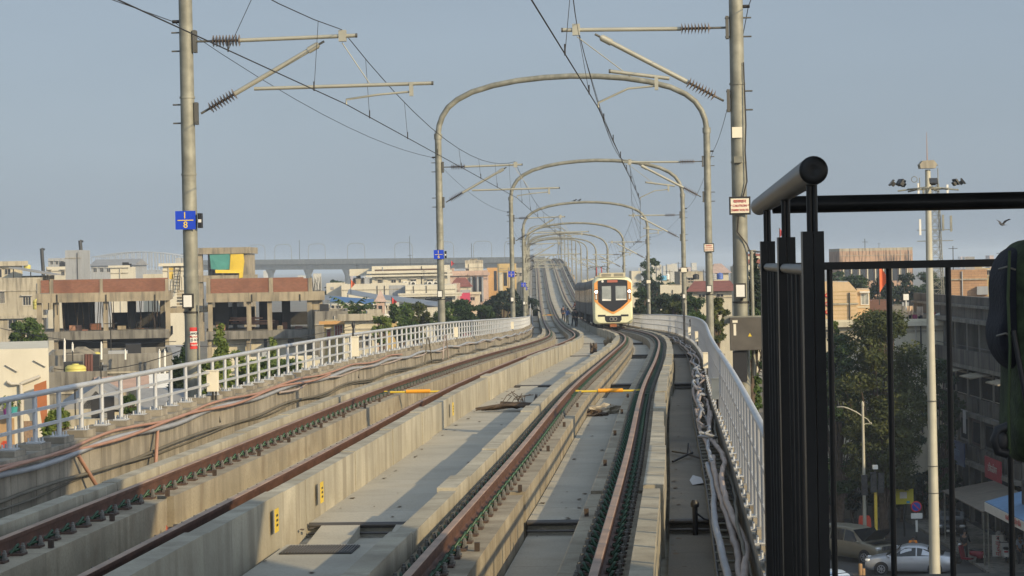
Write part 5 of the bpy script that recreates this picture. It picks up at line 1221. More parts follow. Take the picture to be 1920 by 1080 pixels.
h = House('low cream house with yellow plinth below the nearest mast', 'building', 330, 412, 780, 78, 6, wall_c); h.body(); h.rect('plinth_band', 332, 805, 410, 830, wall_y); h.win(345, 786, 360, 798)
h = House('long low cream house with black doorways behind the bushes', 'building', 392, 600, 690, 140, 8, wall_c); h.body(); h.parapet(.4); h.winrow(5, 400, 590, 698, 714)
h = House('low ochre house behind the left end of the railing', 'building', 90, 200, 800, 92, 7, wall_c); h.body(); h.parapet(.3, .2, wall_s); h.win(165, 812, 190, 830)

# centre-left group
h = House('cream cube house with slanted roof edge behind the railing boxes', 'building', 646, 707, 600, 170, 7, wall_c); h.body(); h.slab(h.l(670, 601)[1], .5, .5, wall_s); h.slab(h.l(670, 630)[1], .25, .3, wall_s); h.win(668, 632, 680, 652, cols=5); h.win(685, 632, 697, 648)
h = House('small house with ochre and maroon facade beside the cream cube', 'building', 608, 650, 603, 176, 7, wall_y); h.body(); h.win(613, 618, 620, 631, cols=1, pm=mat('shutter_maroon', (.22, .06, .05), .7)); h.win(628, 610, 642, 632, cols=3, pm=MATS['shutter_maroon']); h.slab(h.l(620, 608)[1], .25, .4, wall_o); h.win(613, 640, 620, 652, cols=1, pm=MATS['shutter_maroon'])
h = House('dark weathered flat roof house behind the ochre facade', 'building', 590, 652, 590, 190, 10, conc_dk); h.body(); h.parapet(.3)
WY = 330
h = House('big cream-white office building with a dark stripe under its roof', 'building', 697, 838, 498, WY, 16, wall_w); h.body(); h.slab(h.l(760, 512)[1], .35, .7); h.rect('dark_stripe', 703, 505.5, 830, 508.5, mat('stripe_brown', (.09, .055, .04), .7)); h.slab(h.l(760, 518)[1], .25, .8)
for u0, v0, u1, v1 in ((709, 525, 716, 533), (734, 525, 742, 530), (748, 524, 752, 534), (770, 525, 780, 533), (801, 525, 812, 533), (822, 526, 832, 533)): h.win(u0, v0, u1, v1)
for u in (761, 775, 806, 817):
    a = h.l(u, 532); b = B(); b.box(a[0] - .4, a[0] + .4, -.45, -.06, a[1] - .3, a[1] + .35); ac = b.build('air_conditioner', white_p, h.t); b = B(); b.lathe([(.24, -.47), (.24, -.451)], (a[0], 0, a[1]), 12, axis='Y'); b.build('fan_grille', dark_metal, ac)
h = House('white lower wing with grey rendered middle below the office', 'building', 640, 760, 534.5, 318, 9, wall_w); h.body(); h.rect('rendered_panel', 730, 535, 759.5, 557, wall_g); h.parapet(.2)
h = House('white lower wing with overhang, door and a dark sheet for the shade below', 'building', 760, 853, 534, 316, 10, wall_w); h.body(); h.rect('door', 771, 546, 778, 563, frame_m); h.slab(h.l(800, 556)[1], .5, .9); h.rect('porch_shade', 797, 559, 848, 575, win_d); h.win(800, 561, 806, 570); h.slab(h.l(800, 552)[1], .2, 1.0)  # dark sheet stands in for the shadow under the overhang
h = House('low white roof block with railing at the left of the white wing', 'building', 612, 640, 544, 322, 8, wall_w); h.body(); h.parapet(1.0, .15); h.rect('vent_box', 620, 538, 626, 543, wall_g)
b = B(); cpx = House('white cooling shed with curved roof beside the office', 'building', 661, 697, 522, 335, 6, wall_w, name='shed'); cpx.body(); cpx.slab(cpx.l(680, 517)[1], 1.0, .4)
for k in range(6): tank(['first', 'second', 'third', 'fourth', 'fifth', 'sixth'][k] + ' small black tank of the row under the curved shed roof', 666 + 5 * k, 533, 326, .28, .9, black_p, 'row of black tanks')
# solar and sheet roofs on frames
for i, (u0, v0, u1, v1, Y, m, lab) in enumerate(((652, 549, 722, 562, 262, solar, 'upper sloping solar sheet row left of the big mast'), (716, 559, 832, 574, 262, solar, 'lower sloping solar sheet row running behind the big mast'), (604, 560, 664, 566, 256, solar, 'grey sheet canopy left of the palm tree'), (620, 563, 700, 568, 252, roof_b, 'blue sheet canopy behind the palm tree'))):
    a, c = P(u0, v0, Y), P(u1, v1, Y); t = thing('sheet_canopy', lab, 'canopy', (a.x, Y, 0), 0, 'sheet canopies on frames'); w = c.x - a.x; b = B()
    b.add([(0, -1, a.z - .15), (w, -1, c.z - .15), (w, 2, c.z + .3), (0, 2, a.z + .3), (0, -1, a.z - .05), (w, -1, c.z - .05), (w, 2, c.z + .4), (0, 2, a.z + .4)], [(0, 3, 2, 1), (4, 5, 6, 7), (0, 1, 5, 4), (1, 2, 6, 5), (2, 3, 7, 6), (3, 0, 4, 7)]); b.build('sheet', m, t)
    b = B(); n = max(2, int(w / 3))
    for k in range(n + 1): f = k / n; b.tube([(w * f, 0, 0), (w * f, 0, a.z + (c.z - a.z) * f)], .07, 5)
    b.build('frame', white_p, t)
h = House('long white shed with a row of small dark windows behind the palm', 'building', 600, 742, 570, 268, 8, wall_w, name='shed'); h.body(); h.winrow(11, 604, 740, 573, 578, .7, ledge=False, cols=1); h.winrow(9, 604, 740, 583, 590, .6, ledge=False)
h = House('small pinkish shrine tower beside the solar sheets', 'shrine', 706, 721, 566, 245, 3, wall_p, name='shrine'); h.body(); h.hip(1.2, wall_p, .2, .1); h.rect('niche', 710, 573, 717, 586, win_d)
h = House('small round-topped cream building with a flagpole in the trees', 'building', 724, 744, 596, 200, 3, wall_y, name='kiosk'); h.body(); h.parapet(.3, .15, white_p, .15)
flag('saffron flag on the roof left of the solar sheets', 658, 552, 255, 1.7, .4, 1.0, flag_m); flag('red flag on a white pole in front of the trees', 735, 598, 198, 1.9, .4, .8, flag_r); flag('red pennant beside the big office roof', 846, 512, 395, 2.2, .5, 1.0, flag_r); flag('small red flag next to the mast with plate 6', 834, 518, 392, 1.8, .4, 1.0, flag_r)
h = House('pinkish colonnaded building right of the big mast', 'building', 836, 914, 512, 400, 12, wall_p); h.body(); h.parapet(.4); h.slab(h.l(870, 517)[1], .5, .4)
for u in (884, 896, 905): h.rect('pilaster', u - 2, 519, u + 2, 565, wall_g, -.5)
for u in (889.5, 900.5): h.rect('dark_bay', u - 3, 519, u + 3, 566, win_d, -.08)
h = House('beige roof room with window above the pinkish building', 'building', 872, 905, 494, 408, 6, wall_c, name='roof_room'); h.body(); h.parapet(.6, .2, wall_s); h.win(874, 504, 879, 509)
h = House('grey block with small window behind the flags', 'building', 832, 850, 503, 420, 8, wall_p); h.body(); h.win(834, 505, 837, 510)
h = House('house with red pyramid roof beside the colonnade', 'building', 845, 882, 538, 372, 7, wall_c); h.body(); h.hip(1.5, roof_r, .3, .4)
h = House('bright crimson-walled house in front of the colonnade', 'building', 860, 881, 549, 360, 5, mat('wall_crimson', (.48, .05, .11), .85, var=.08)); h.body(); h.parapet(.4, .2, wall_g)
h = House('small pale house with dark window right of the crimson house', 'building', 881, 899, 551, 362, 6, wall_c); h.body(); h.win(882, 558, 890, 563); h.slab(h.l(890, 552)[1], .4, .3)
h = House('narrow cream house between office wing and crimson house', 'building', 850, 861, 531, 355, 6, wall_p); h.body(); h.win(852, 543, 857, 549)
h = House('orange-brown flats with vertical bands behind the smoke-dark tree', 'building', 913, 932, 506, 430, 8, wall_o); h.body(); h.rect('glass_band', 926, 508, 932, 545, win_d); h.parapet(.4)
h = House('mustard yellow block with two pale strips behind the dark tree', 'building', 932, 968, 500, 440, 9, wall_y); h.body(); h.rect('glass_band', 944, 511, 951, 536, win_d); h.rect('pale_strip', 933, 511, 943, 545, wall_c); h.parapet(.6)
h = House('dull brown building just left of the second arch legs', 'building', 960, 990, 502, 470, 9, wall_s); h.body(); h.winrow(3, 964, 988, 512, 518)
# palm, trees on the left
palm('palm tree with drooping fronds behind the cream cube house', 662, 562, 588, 205, 21, 17, 3.4)
for args in (('leafy bush tree beside the frame at far left', 52, 597, 660, 150, 68, 'round', 'mid', 3000, .17, 31), ('small sapling at the left edge of the leafy bush tree', 26, 624, 660, 150, 18, 'round', 'mid', 500, .15, 32),
             ('small bush tree close behind the railing at far left', 108, 762, 835, 62, 48, 'round', 'light', 900, .1, 33), ('green bush right of the gabled house', 246, 738, 785, 84, 34, 'round', 'mid', 900, .1, 34)):
    tree(args[0], args[1], args[2], args[3], args[4], args[5], args[6], args[7], args[8], args[9], args[10], 'trees beyond the left railing')
tree('tall narrow conical tree right of the nearest mast', 414, 608, 720, 105, 30, 'cone', 'light', 2200, .13, 35, 'conical trees'); tree('shorter narrow conical tree further right, in front of the frame', 512, 634, 730, 118, 26, 'cone', 'light', 1500, .13, 36, 'conical trees'); tree('dark creeper-clad narrow tree left of the nearest mast', 332, 668, 790, 95, 30, 'cone', 'deep', 1600, .13, 37, 'conical trees'); tree('dark narrow tree directly behind the nearest mast', 349, 640, 760, 102, 26, 'cone', 'dark', 1300, .13, 38, 'conical trees')
for args in (('green bushy tree just right of the nearest mast', 396, 672, 770, 90, 60, 'light', 41), ('yellow-green bushy tree below the conical tree', 452, 655, 745, 100, 66, 'light', 42), ('mid green bush in the gap before the tall box', 545, 672, 730, 108, 62, 'mid', 43), ('low dark bush behind the railing by the tall box', 590, 690, 730, 115, 46, 'mid', 44), ('green bush filling the gap right of the second conical tree', 500, 668, 740, 104, 50, 'mid', 45)):
    tree(args[0], args[1], args[2], args[3], args[4], args[5], 'round', args[6], 2200, .13, args[7], 'bushes behind the left railing')
for args in (('bright green tree at the corner of the cream cube house', 716, 586, 650, 165, 34, 'light', 1400, .16, 51), ('dark green tree with olive top left of the mast with plate 6', 752, 566, 640, 180, 62, 'mid', 2600, .18, 52), ('olive-brown tree behind that mast, left part', 782, 562, 640, 200, 60, 'olive', 2300, .19, 53), ('broad dark green tree right of the mast with plate 6', 860, 562, 630, 205, 86, 'dark', 3400, .19, 54), ('rounded dark green tree next along the railing', 905, 572, 625, 215, 70, 'dark', 2600, .2, 55), ('mid green tree low behind the railing before the smoky tree', 832, 578, 630, 190, 50, 'mid', 1700, .18, 56), ('large smoky dark tree left of the second arch', 943, 538, 625, 265, 92, 'deep', 3600, .25, 57), ('dark tree under the second arch left leg', 985, 556, 625, 280, 56, 'deep', 1800, .25, 58), ('far hazy tree between flyover and white wing', 628, 524, 560, 430, 40, 'dark', 900, .3, 59)):
    tree(args[0], args[1], args[2], args[3], args[4], args[5], 'round', args[6], args[7], args[8], args[9], 'trees beyond the left railing')

# ================================================================ far flyover with its own portals
fy = thing('flyover', 'distant grey elevated viaduct crossing the haze at left with small portals on top', 'flyover', (P(700, 500, 1250).x, 1250, 0)); fo = Vector((P(700, 500, 1250).x, 1250, 0))
fa, fb_ = P(340, 493, 1380), P(1012, 487, 1190)
def fl(f, d, z): p = fa * (1 - f) + fb_ * f; dr = (fb_ - fa).normalized(); return p + Vector((-dr.y, dr.x, 0)) * d + Vector((0, 0, z)) - fo
b = B(); prof = [(-4.5, 0), (4.5, 0), (4.5, -1.3), (2.2, -1.8), (1.8, -4.4), (-1.8, -4.4), (-2.2, -1.8), (-4.5, -1.3)]
b.prism(prof, 0, 1, lambda p, q, t: fl(t, p, q)); b.build('girder', conc, fy)
b = B(); b.box(0, 1, -4.5, -4.2, .01, 1.5, 0, lambda x, y, z: fl(x, y, z)); b.box(0, 1, 4.2, 4.5, .01, 1.5, 0, lambda x, y, z: fl(x, y, z)); b.build('parapet', conc, fy)
for k in range(9):
    b = B(); p = fl((k + .5) / 9, 0, -4.4); b.lathe([(1.6, 0), (1.6, p.z - 3.2), (3.0, p.z)], (p.x, p.y, 0), 12); b.build('pier', conc, fy)
for i, u in enumerate((499, 552, 618, 693, 780, 853, 918, 970)):
    f = (u - 340) / 672; b = B(); b.tube([fl(f, -3.4, 0)] + [fl(f + .0237 * a * .9, 0, z * .72) for a, z in ARCH] + [fl(f + .0237 * .9, 0, 0)], .16, 5) if False else None
    c = fl(f, 0, 0); w = 4.8
    b.tube([c + Vector((-w, 0, 0)), c + Vector((-w, 0, 7.36)), c + Vector((-w * .94, 0, 8.80)), c + Vector((-w * .75, 0, 9.76)), c + Vector((-w * .3, 0, 10.16)), c + Vector((w * .3, 0, 10.16)), c + Vector((w * .75, 0, 9.76)), c + Vector((w * .94, 0, 8.80)), c + Vector((w, 0, 7.36)), c + Vector((w, 0, 0))], .13, 6); b.build('portal', galv, fy)
for u, hh in ((582, 12.5), (789, 13.5), (897, 9.0)):
    c = fl((u - 340) / 672, 1, 0); b = B(); b.tube([c, c + Vector((0, 0, hh))], .17, 6); b.build('pole', dark_metal, fy)

# ================================================================ far skyline blocks
q = random.Random(17); sk = []
for k in range(46):
    u = q.choice([q.uniform(1190, 1440), q.uniform(1190, 1440), q.uniform(440, 980), q.uniform(1550, 1920), q.uniform(0, 440)]); Y = q.uniform(1500, 3200); vt = q.uniform(496, 509) - (u - 960) * .0195
    w = q.uniform(6, 20)
    h = House('pale far building fading into the haze of the skyline', 'building', u, u + w, vt, Y, q.uniform(10, 20), q.choice([wall_w, wall_c, wall_g, wall_p]), group='far hazy skyline buildings'); h.body()
for u0, u1, vt, lab in ((1222, 1229, 496, 'narrow distant tower block left of a twin in the haze'), (1231, 1237, 498, 'second narrow distant tower block in the haze'), (1237.5, 1240, 496, 'slim chimney-like distant tower in the haze')):
    h = House(lab, 'building', u0, u1, vt, 1100, 12, wall_c, group='far towers'); h.body(); h.winrow(2, u0, u1, vt + 4, vt + 9, ledge=False, cols=1)
for i, (u0, v0, Y0, u1, v1, Y1) in enumerate(((-20, 610, 150, 330, 640, 130), (90, 690, 122, 345, 655, 118), (330, 650, 140, 700, 600, 165), (600, 575, 230, 840, 590, 210))):
    a, c = P(u0, v0, Y0), P(u1, v1, Y1); b = B(); b.tube([a + (c - a) * (k / 10) + Vector((0, 0, -.5 * 4 * (k / 10) * (1 - k / 10))) for k in range(11)], .02, 4)
    tag(b.build('power_line', wire_mat), ['thin slack power line over the near-left roofs', 'thin slack power line above the yellow dome tank', 'thin slack power line from the nearest mast to the cream cube', 'thin slack power line below the solar sheets'][i], 'wire', 'power lines over the houses')
# ================================================================ right of the viaduct, mid distance
h = House('cream house with red-brown roof bands behind the cabinet mast', 'building', 1386, 1440, 499, 300, 12, wall_c); h.body(); h.winrow(3, 1392, 1432, 507, 516)
h = House('upper red banded storey with pergola on that cream house', 'building', 1392, 1440, 478, 302, 10, wall_c, name='roof_room'); h.body(); h.rect('red_band', 1392, 476, 1440, 479.5, roof_r); h.rect('red_band', 1392, 486, 1440, 494, roof_r)
b = B(); a, c = P(1386, 468, 300), P(1430, 473, 300); b.tube([a, c], .12, 5)
for k in range(4): p = a * (1 - k / 3) + c * (k / 3); b.tube([p, p + Vector((0, 0, -1.2))], .07, 5)
tag(b.build('pergola', dark_metal), 'thin dark pergola bar on the red banded roof', 'pergola')
h = House('beige house with hipped roof left of the cabinet mast', 'building', 1338, 1366, 512, 290, 9, wall_c); h.body(); h.hip(1.2, wall_p, .4)
h = House('house with broad dark red hipped roof behind the right masts', 'building', 1300, 1372, 546, 230, 10, wall_c); h.body(); h.hip(1.0, roof_r, .7, .7); h.win(1310, 552, 1322, 560); h.win(1345, 552, 1356, 560)
h = House('weathered grey house with roof clutter left of the red roof', 'building', 1275, 1318, 514, 262, 9, wall_s); h.body(); h.win(1290, 522, 1300, 530); h.parapet(.3)
h = House('flat white parapet house behind the third right mast', 'building', 1238, 1278, 542, 250, 8, wall_w); h.body(); h.parapet(.4); h.win(1246, 558, 1254, 566)
h = House('small pale house with a blue tank left of the grey house', 'building', 1232, 1262, 528, 330, 8, wall_c); h.body(); h.win(1236, 532, 1241, 537)
tank('blue rooftop tank far right of the train', 1244, 526, 328, .5, .7, mat('tank_blue', (.10, .32, .50), .5)); tank('white rooftop tank beside the far blue one', 1252, 524, 328, .3, .8, white_p); tank('dark rooftop tank on the weathered grey house', 1305, 524, 255, .35, .6, black_p); tank('blue rooftop tank beside the cabinet mast', 1350, 524, 250, .35, .7, mat('tank_blue2', (.08, .14, .4), .5)); tank('grey rooftop tank left of the blue one by the cabinet mast', 1338, 525, 252, .4, .7, mat('tank_grey', (.3, .3, .3), .6))
h = House('white roofed house behind the train cab', 'building', 1184, 1202, 514, 300, 6, wall_w); h.body(); h.parapet(.4)
for args in (('tall sparse hazy tree right of the train', 1222, 478, 600, 300, 56, 'dark', 1500, .26, 61), ('dark tree beside the train cab', 1205, 540, 612, 215, 50, 'dark', 1900, .2, 62), ('dark tree behind the fourth right mast', 1240, 552, 612, 205, 56, 'deep', 2000, .2, 63), ('olive tree between the right masts', 1262, 566, 612, 180, 50, 'olive', 1700, .18, 64), ('dark tree under the red hipped roof', 1298, 552, 612, 165, 46, 'dark', 1900, .17, 65), ('olive tree with pinkish blossom right of the big arch leg', 1342, 555, 650, 120, 52, 'olive', 2600, .13, 66), ('bushy tree low behind the right railing bend', 1305, 585, 640, 130, 50, 'mid', 1700, .14, 67), ('hazy bush left of the flat white parapet house', 1255, 530, 560, 330, 40, 'dark', 900, .28, 68), ('dark tree behind the control cabinet', 1408, 560, 760, 95, 56, 'dark', 2600, .12, 69)):
    tree(args[0], args[1], args[2], args[3], args[4], args[5], 'round', args[6], args[7], args[8], args[9], 'trees beyond the right railing')
for args in (('hazy tree mass left of the second right mast', 1228, 522, 600, 290, 70, 'deep', 2200, .26, 161), ('hazy tree in front of the flat white parapet house', 1262, 552, 605, 235, 56, 'dark', 1900, .2, 162), ('hazy tree against the weathered grey house', 1290, 538, 600, 245, 36, 'deep', 1400, .2, 163), ('low dark tree hugging the railing beside the train', 1198, 560, 612, 190, 36, 'deep', 1400, .18, 164)):
    tree(args[0], args[1], args[2], args[3], args[4], args[5], 'round', args[6], args[7], args[8], args[9], 'trees beyond the right railing')
tree('dark spiky conifer right of the cabinet mast', 1412, 478, 640, 125, 46, 'cone', 'deep', 2600, .17, 70, 'conifers', nclump=11)
tree('green tree low beside the black railing posts', 1408, 640, 800, 75, 50, 'round', 'mid', 1800, .1, 71, 'trees beyond the right railing')

# seen through the black railing
h = House('large stained apartment slab with dark run-off streaks on the skyline', 'building', 1574, 1711, 470, 420, 14, wall_o); h.wall = mat('wall_streaked', (.44, .29, .2), .95, var=.15, scale=.3, streak=.95, streak_col=(.07, .06, .055)); h.body()
h.parapet(.5, .2, wall_s)
for k in range(9): h.rect('pilaster', 1580 + 15 * k, 500, 1582.5 + 15 * k, 528, wall_c, -.4)
for k in range(8): h.rect('dark_bay', 1583 + 15 * k, 502, 1593 + 15 * k, 526, win_d, -.06)
b = B(); p = P(1622, 470, 420); b.tube([p, p + Vector((0, 0, 2.2))], .06, 5); b.tube([p + Vector((-.5, 0, 1.6)), p + Vector((.5, 0, 1.6))], .04, 4); tag(b.build('antenna', dark_metal), 'thin antenna on the stained apartment slab', 'antenna')
peach = mat('wall_peach', (.58, .42, .25), .9, var=.05, scale=.6, streak=.12)
h = House('peach gable-ended building lit by the sun behind the balusters', 'building', 1532, 1607, 546, 150, 9, peach, name='gabled_building'); h.body()
b = B(); a, c, d, e_ = h.l(1532, 546), h.l(1607, 546), h.l(1540, 529), h.l(1592, 529)
b.prism([(a[0], a[1]), (c[0], c[1] + .0), (e_[0], e_[1]), (d[0], d[1])], 0, 8, lambda p, q_, t: (p, t, q_)); b.build('gable', peach, h.t)
b = B()
for k in range(8): a = h.l(1535, 548 + 7 * k); c = h.l(1605, 548 + 7 * k); b.box(a[0], c[0], -.02, -.002, a[1], a[1] + .025)
b.build('board_line', wall_y, h.t)
b = B(); a = h.l(1546, 548)
for k in range(3): z = a[1] - k * .55; b.tube([(a[0] - .3, -.06, z), (a[0] + .3, -.06, z - .4)], .04, 5); b.tube([(a[0] + .3, -.06, z), (a[0] - .3, -.06, z - .4)], .04, 5)
b.build('red_lattice', red_p, h.t)
h = House('narrow peach annex with white window right of the gable', 'building', 1607, 1630, 543, 152, 7, peach); h.body(); h.win(1615, 551, 1628, 570, m=white_p, pm=pane, cols=2); h.rect('string_course', 1607, 574, 1630, 577, wall_c)
h = House('long low flat roof building with pale parapet behind the big tree', 'building', 1548, 1790, 606, 146, 10, wall_c); h.body(); h.parapet(.25); h.slab(h.l(1650, 612)[1], .3, .4); h.win(1552, 620, 1562, 632)
h = House('brown tiled low wall building between gable and laundry', 'building', 1630, 1672, 572, 162, 6, brick_mat('brick_brown', (.22, .1, .07), (.17, .08, .06), (.12, .1, .08))); h.body(); h.parapet(.3)
h = House('dark roof shed behind the laundry', 'building', 1672, 1782, 578, 172, 6, conc_dk); h.body(); h.parapet(.2)
h = House('pale wall with red and white stripe right of the tall light mast', 'building', 1735, 1792, 628, 150, 5, wall_g); h.body(); h.rect('red_stripe', 1745, 636, 1790, 641, red_p)
h = House('brick house with black stains above the apartment block', 'building', 1780, 1850, 506, 175, 9, brick_mat('brick_tan', (.46, .28, .16), (.40, .24, .14), (.2, .14, .1), 1, .5, .18)); h.body(); h.rect('grey_panel', 1831, 537, 1852, 552, wall_g, -.5)
h = House('pale yellow house behind the stained brick house', 'building', 1842, 1900, 503, 190, 8, wall_y); h.body(); h.win(1850, 508, 1858, 515)
flag('saffron pennant above the tree left of the second baluster', 1649, 572, 150, 2.8, .5, 2.0, flag_m); flag('small red flag on the far roof behind the posts', 1462, 462, 200, 1.6, .3, .8, flag_r)
# laundry
for i, (u0, v0, u1, v1, c, lab) in enumerate(((1701, 574, 1712, 590, (.55, .40, .27), 'cream bed sheet on the laundry line'), (1719, 575, 1731, 592, (.4, .32, .25), 'beige towel on the laundry line'), (1704, 591, 1709, 606, (.02, .02, .03), 'black trousers on the laundry line, left'), (1711, 590, 1720, 606, (.25, .05, .11), 'maroon dress on the laundry line'), (1722, 591, 1730, 605, (.02, .02, .03), 'black trousers on the laundry line, right'), (1746, 585, 1754, 593, (.35, .04, .07), 'crimson cloth on the line right of the light mast'), (1760, 585, 1770, 592, (.1, .12, .18), 'slate cloth on the line right of the light mast'), (1772, 590, 1778, 606, (.6, .3, .4), 'pink cloth at the end of the line'))):
    a, d = P(u0, v0, 147), P(u1, v1, 147); w = d.x - a.x; hh = a.z - d.z; b = B(); n = 6; vs = []
    for k in range(n + 1):
        f = k / n; vs += [(w * f, .05 * math.sin(f * 9), 0), (w * f, .09 * math.sin(f * 11 + 1), -hh * (1 + .05 * math.sin(k)))]
    m0 = len(vs); vs += [(x, y + .02, z) for x, y, z in vs]
    b.add(vs, [(2 * k, 2 * k + 1, 2 * k + 3, 2 * k + 2) for k in range(n)] + [(m0 + 2 * k, m0 + 2 * k + 2, m0 + 2 * k + 3, m0 + 2 * k + 1) for k in range(n)])
    o = b.build('laundry', mat('laundry_%d' % i, c, .9, var=.12, scale=4)); o.location = a; tag(o, lab, 'laundry', 'laundry on the roof')
b = B(); b.lathe([(.02, -.12), (.3, -.06), (.42, .02), (.44, .03)], (0, 0, 0), 18, axis='Y'); b.tube([(0, .03, 0), (0, .3, -.7)], .04, 6); o = b.build('satellite_dish', white_p); o.location = P(1763, 599, 146.5); tag(o, 'white satellite dish among the laundry', 'dish')
b = B(); p = P(1699, 580, 150); b.tube([p, p + Vector((0, 0, 1.0))], .04, 6); b.box(p.x - .17, p.x + .17, p.y - .1, p.y + .1, p.z + .6, p.z + 1.0); tag(b.build('roof_lamp', white_p), 'small white lamp on a post above the laundry', 'lamp')
# trees through the railing
for args in (('big olive leaved tree filling the middle of the railing gap', 1655, 560, 960, 130.5, 176, 'olive', 40000, .115, 81, 120), ('dark green tree at the left baluster, beside the olive tree', 1570, 596, 970, 131, 92, 'dark', 17000, .12, 82, 70), ('dark tree behind the tall light mast', 1760, 650, 965, 136, 84, 'dark', 11000, .13, 83, 50), ('light green small tree below the peach gable', 1566, 598, 690, 132, 24, 'light', 900, .15, 84, 12)):
    tree(args[0], args[1], args[2], args[3], args[4], args[5], 'round', args[6], args[7], args[8], args[9], 'street trees', args[10])
for i, (u, vt, vb, Y, w, lf) in enumerate(((1570, 508, 560, 300, 40, 'dark'), (1605, 515, 575, 270, 60, 'dark'), (1650, 520, 580, 260, 60, 'deep'), (1695, 512, 580, 270, 62, 'deep'), (1738, 508, 580, 285, 56, 'dark'), (1775, 516, 580, 280, 50, 'deep'))):
    tree(['first', 'second', 'third', 'fourth', 'fifth', 'last'][i] + ' dark tree from the left in the row below the stained slab', u, vt, vb, Y, w, 'round', lf, 2000, .26, 90 + i, 'tree row below the stained slab')
for i, (u, vt, w, Y) in enumerate(((1560, 868, 60, 139), (1600, 880, 56, 138), (1640, 872, 60, 139.5), (1690, 885, 60, 138.5), (1735, 876, 56, 139), (1775, 880, 56, 138))):
    tree(['leftmost', 'second', 'third', 'fourth', 'fifth', 'rightmost'][i] + ' dark shrub in the row added to deepen the shade before the boundary wall', u, vt, 1010, Y, w, 'round', 'deep', 2600, .16, 140 + i, 'shrubs added as dark shade before the boundary wall')  # shrub row added to blacken the shade under the street trees
bw = B(); bw.box(P(1520, 900, 141).x, P(1800, 900, 141).x, 140.6, 141, 0, 2.0); tag(bw.build('boundary_wall', conc_dk), 'dark weathered boundary wall under the street trees', 'wall')

# high mast with flood lights
def hm(): pass
MY = 102.0; mx = P(1748, 800, MY).x
t = thing('high_mast_light', 'very tall pale tapering street mast with a ring of flood lights', 'mast', (mx, MY, 0))
zt = P(1738, 318, MY).z; zr = P(1740, 352, MY).z
mast_p = mat('mast_paint', (.42, .40, .32), .6, .1, var=.08, scale=2, streak=.15)
b = B(); b.tube([(0, 0, 0), (0, 0, zr - 3), (0, 0, zt)], [.26, .15, .12], 20)
b.build('mast', mast_p, t)
b = B(); zc = P(1736, 316, MY).z; b.prism([(-.36, 0), (.3, 0), (.36, .2), (.22, .36), (-.26, .34), (-.4, .18)], -.3, .3, lambda p, q_, s: (p, s, zc + q_)); b.build('head_hood', wall_s, t)
b = B(); b.tube([(-.02, 0, zc + .34), (-.02, 0, P(1733, 248, MY).z)], [.022, .008], 6); b.build('lightning_rod', mat('copper', (.35, .2, .12), .5, .5), t)
b = B(); b.tube([(.9 * math.cos(a), .9 * math.sin(a), zr - .05) for a in [2 * math.pi * k / 20 for k in range(21)]], .035, 6)
for k in range(6): a = 2 * math.pi * k / 6; b.tube([(.1 * math.cos(a), .1 * math.sin(a), zr + .02), (1.35 * math.cos(a), 1.35 * math.sin(a), zr - .12)], .04, 6)
b.tube([(-.45, 0, zr + 1.0), (.45, 0, zr + 1.0)], .03, 5); b.tube([(-.38, -.05, zr - .1), (-.38, -.05, zr + .45)], .02, 5); b.tube([(.45, 0, zr - .1), (.45, 0, zc)], .02, 5)
b.tube([(-.62 + .13 * math.cos(a), -.1, zr + .38 + .13 * math.sin(a)) for a in [6.283 * k / 12 for k in range(13)]], .015, 4)
b.build('lamp_ring', galv, t)
for ax, ay, rz_ in ((-1.45, 0, 90), (-1.2, -.5, 60), (.05, -.9, 0), (1.35, -.2, -75), (1.2, .5, -110), (-.9, .8, 140)):
    b = B(); b.box(-.24, .24, -.34, -.24, -.2, .2, 0); b.box(-.19, .19, -.35, -.341, -.15, .15, 1); b.box(-.14, .14, -.24, -.05, -.12, .12, 0)
    o = b.build('flood_light', [dark_metal, win_d], t); o.scale = (.75, .75, .75); o.location = (ax, ay, zr + .12); o.rotation_euler = (R(-38), 0, R(-rz_))
b = B(); 
for zz in (zr - 9.5, zr - 12.4, zr - 13.6): b.lathe([(.24, zz), (.24, zz + .03)], (0, 0, 0), 16)
b.build('band', dark_metal, t)
# lattice tower behind
LY = 230.0; lx = P(1754, 480, LY).x; t = thing('lattice_tower', 'steel lattice antenna tower behind the tall light mast', 'tower', (lx, LY, 0)); z0, z1 = 0, P(1756, 345, LY).z
b = B(); n = 22
def wd(z): return 1.0 - .62 * min(1, z / z1)
zs = [z1 * k / n for k in range(n + 1)]
for sx in (-1, 1):
    for sy in (-1, 1): b.tube([(sx * wd(z), sy * wd(z), z) for z in (0, z1)], .05, 4)
for za, zb_ in zip(zs[:-1], zs[1:]):
    for (ax, ay), (bx, by) in (((-1, -1), (1, -1)), ((1, -1), (1, 1)), ((1, 1), (-1, 1)), ((-1, 1), (-1, -1))):
        b.tube([(ax * wd(za), ay * wd(za), za), (bx * wd(zb_), by * wd(zb_), zb_)], .028, 4); b.tube([(bx * wd(za), by * wd(za), za), (ax * wd(zb_), ay * wd(zb_), zb_)], .028, 4); b.tube([(ax * wd(za), ay * wd(za), za), (bx * wd(za), by * wd(za), za)], .025, 4)
b.build('lattice', galv, t)
for k, (dx, dz) in enumerate(((-1.7, -.6), (-1.2, -1.1), (1.2, -.8), (1.5, -3.9), (-1.6, -4.2), (.7, -3.8), (-.9, -4.4))):
    b = B(); b.box(dx - .1, dx + .1, -.7, -.5, z1 + dz - .9, z1 + dz + .7); b.build('antenna_panel', white_p if k % 2 == 0 else galv, t)
b = B()
for dz in (-1.2, -4.6): b.tube([(-1.9, -.5, z1 + dz), (1.7, -.5, z1 + dz)], .04, 5); b.tube([(-1.9, -.5, z1 + dz - 1.1), (1.7, -.5, z1 + dz - 1.1)], .04, 5)
b.build('antenna_frame', galv, t)

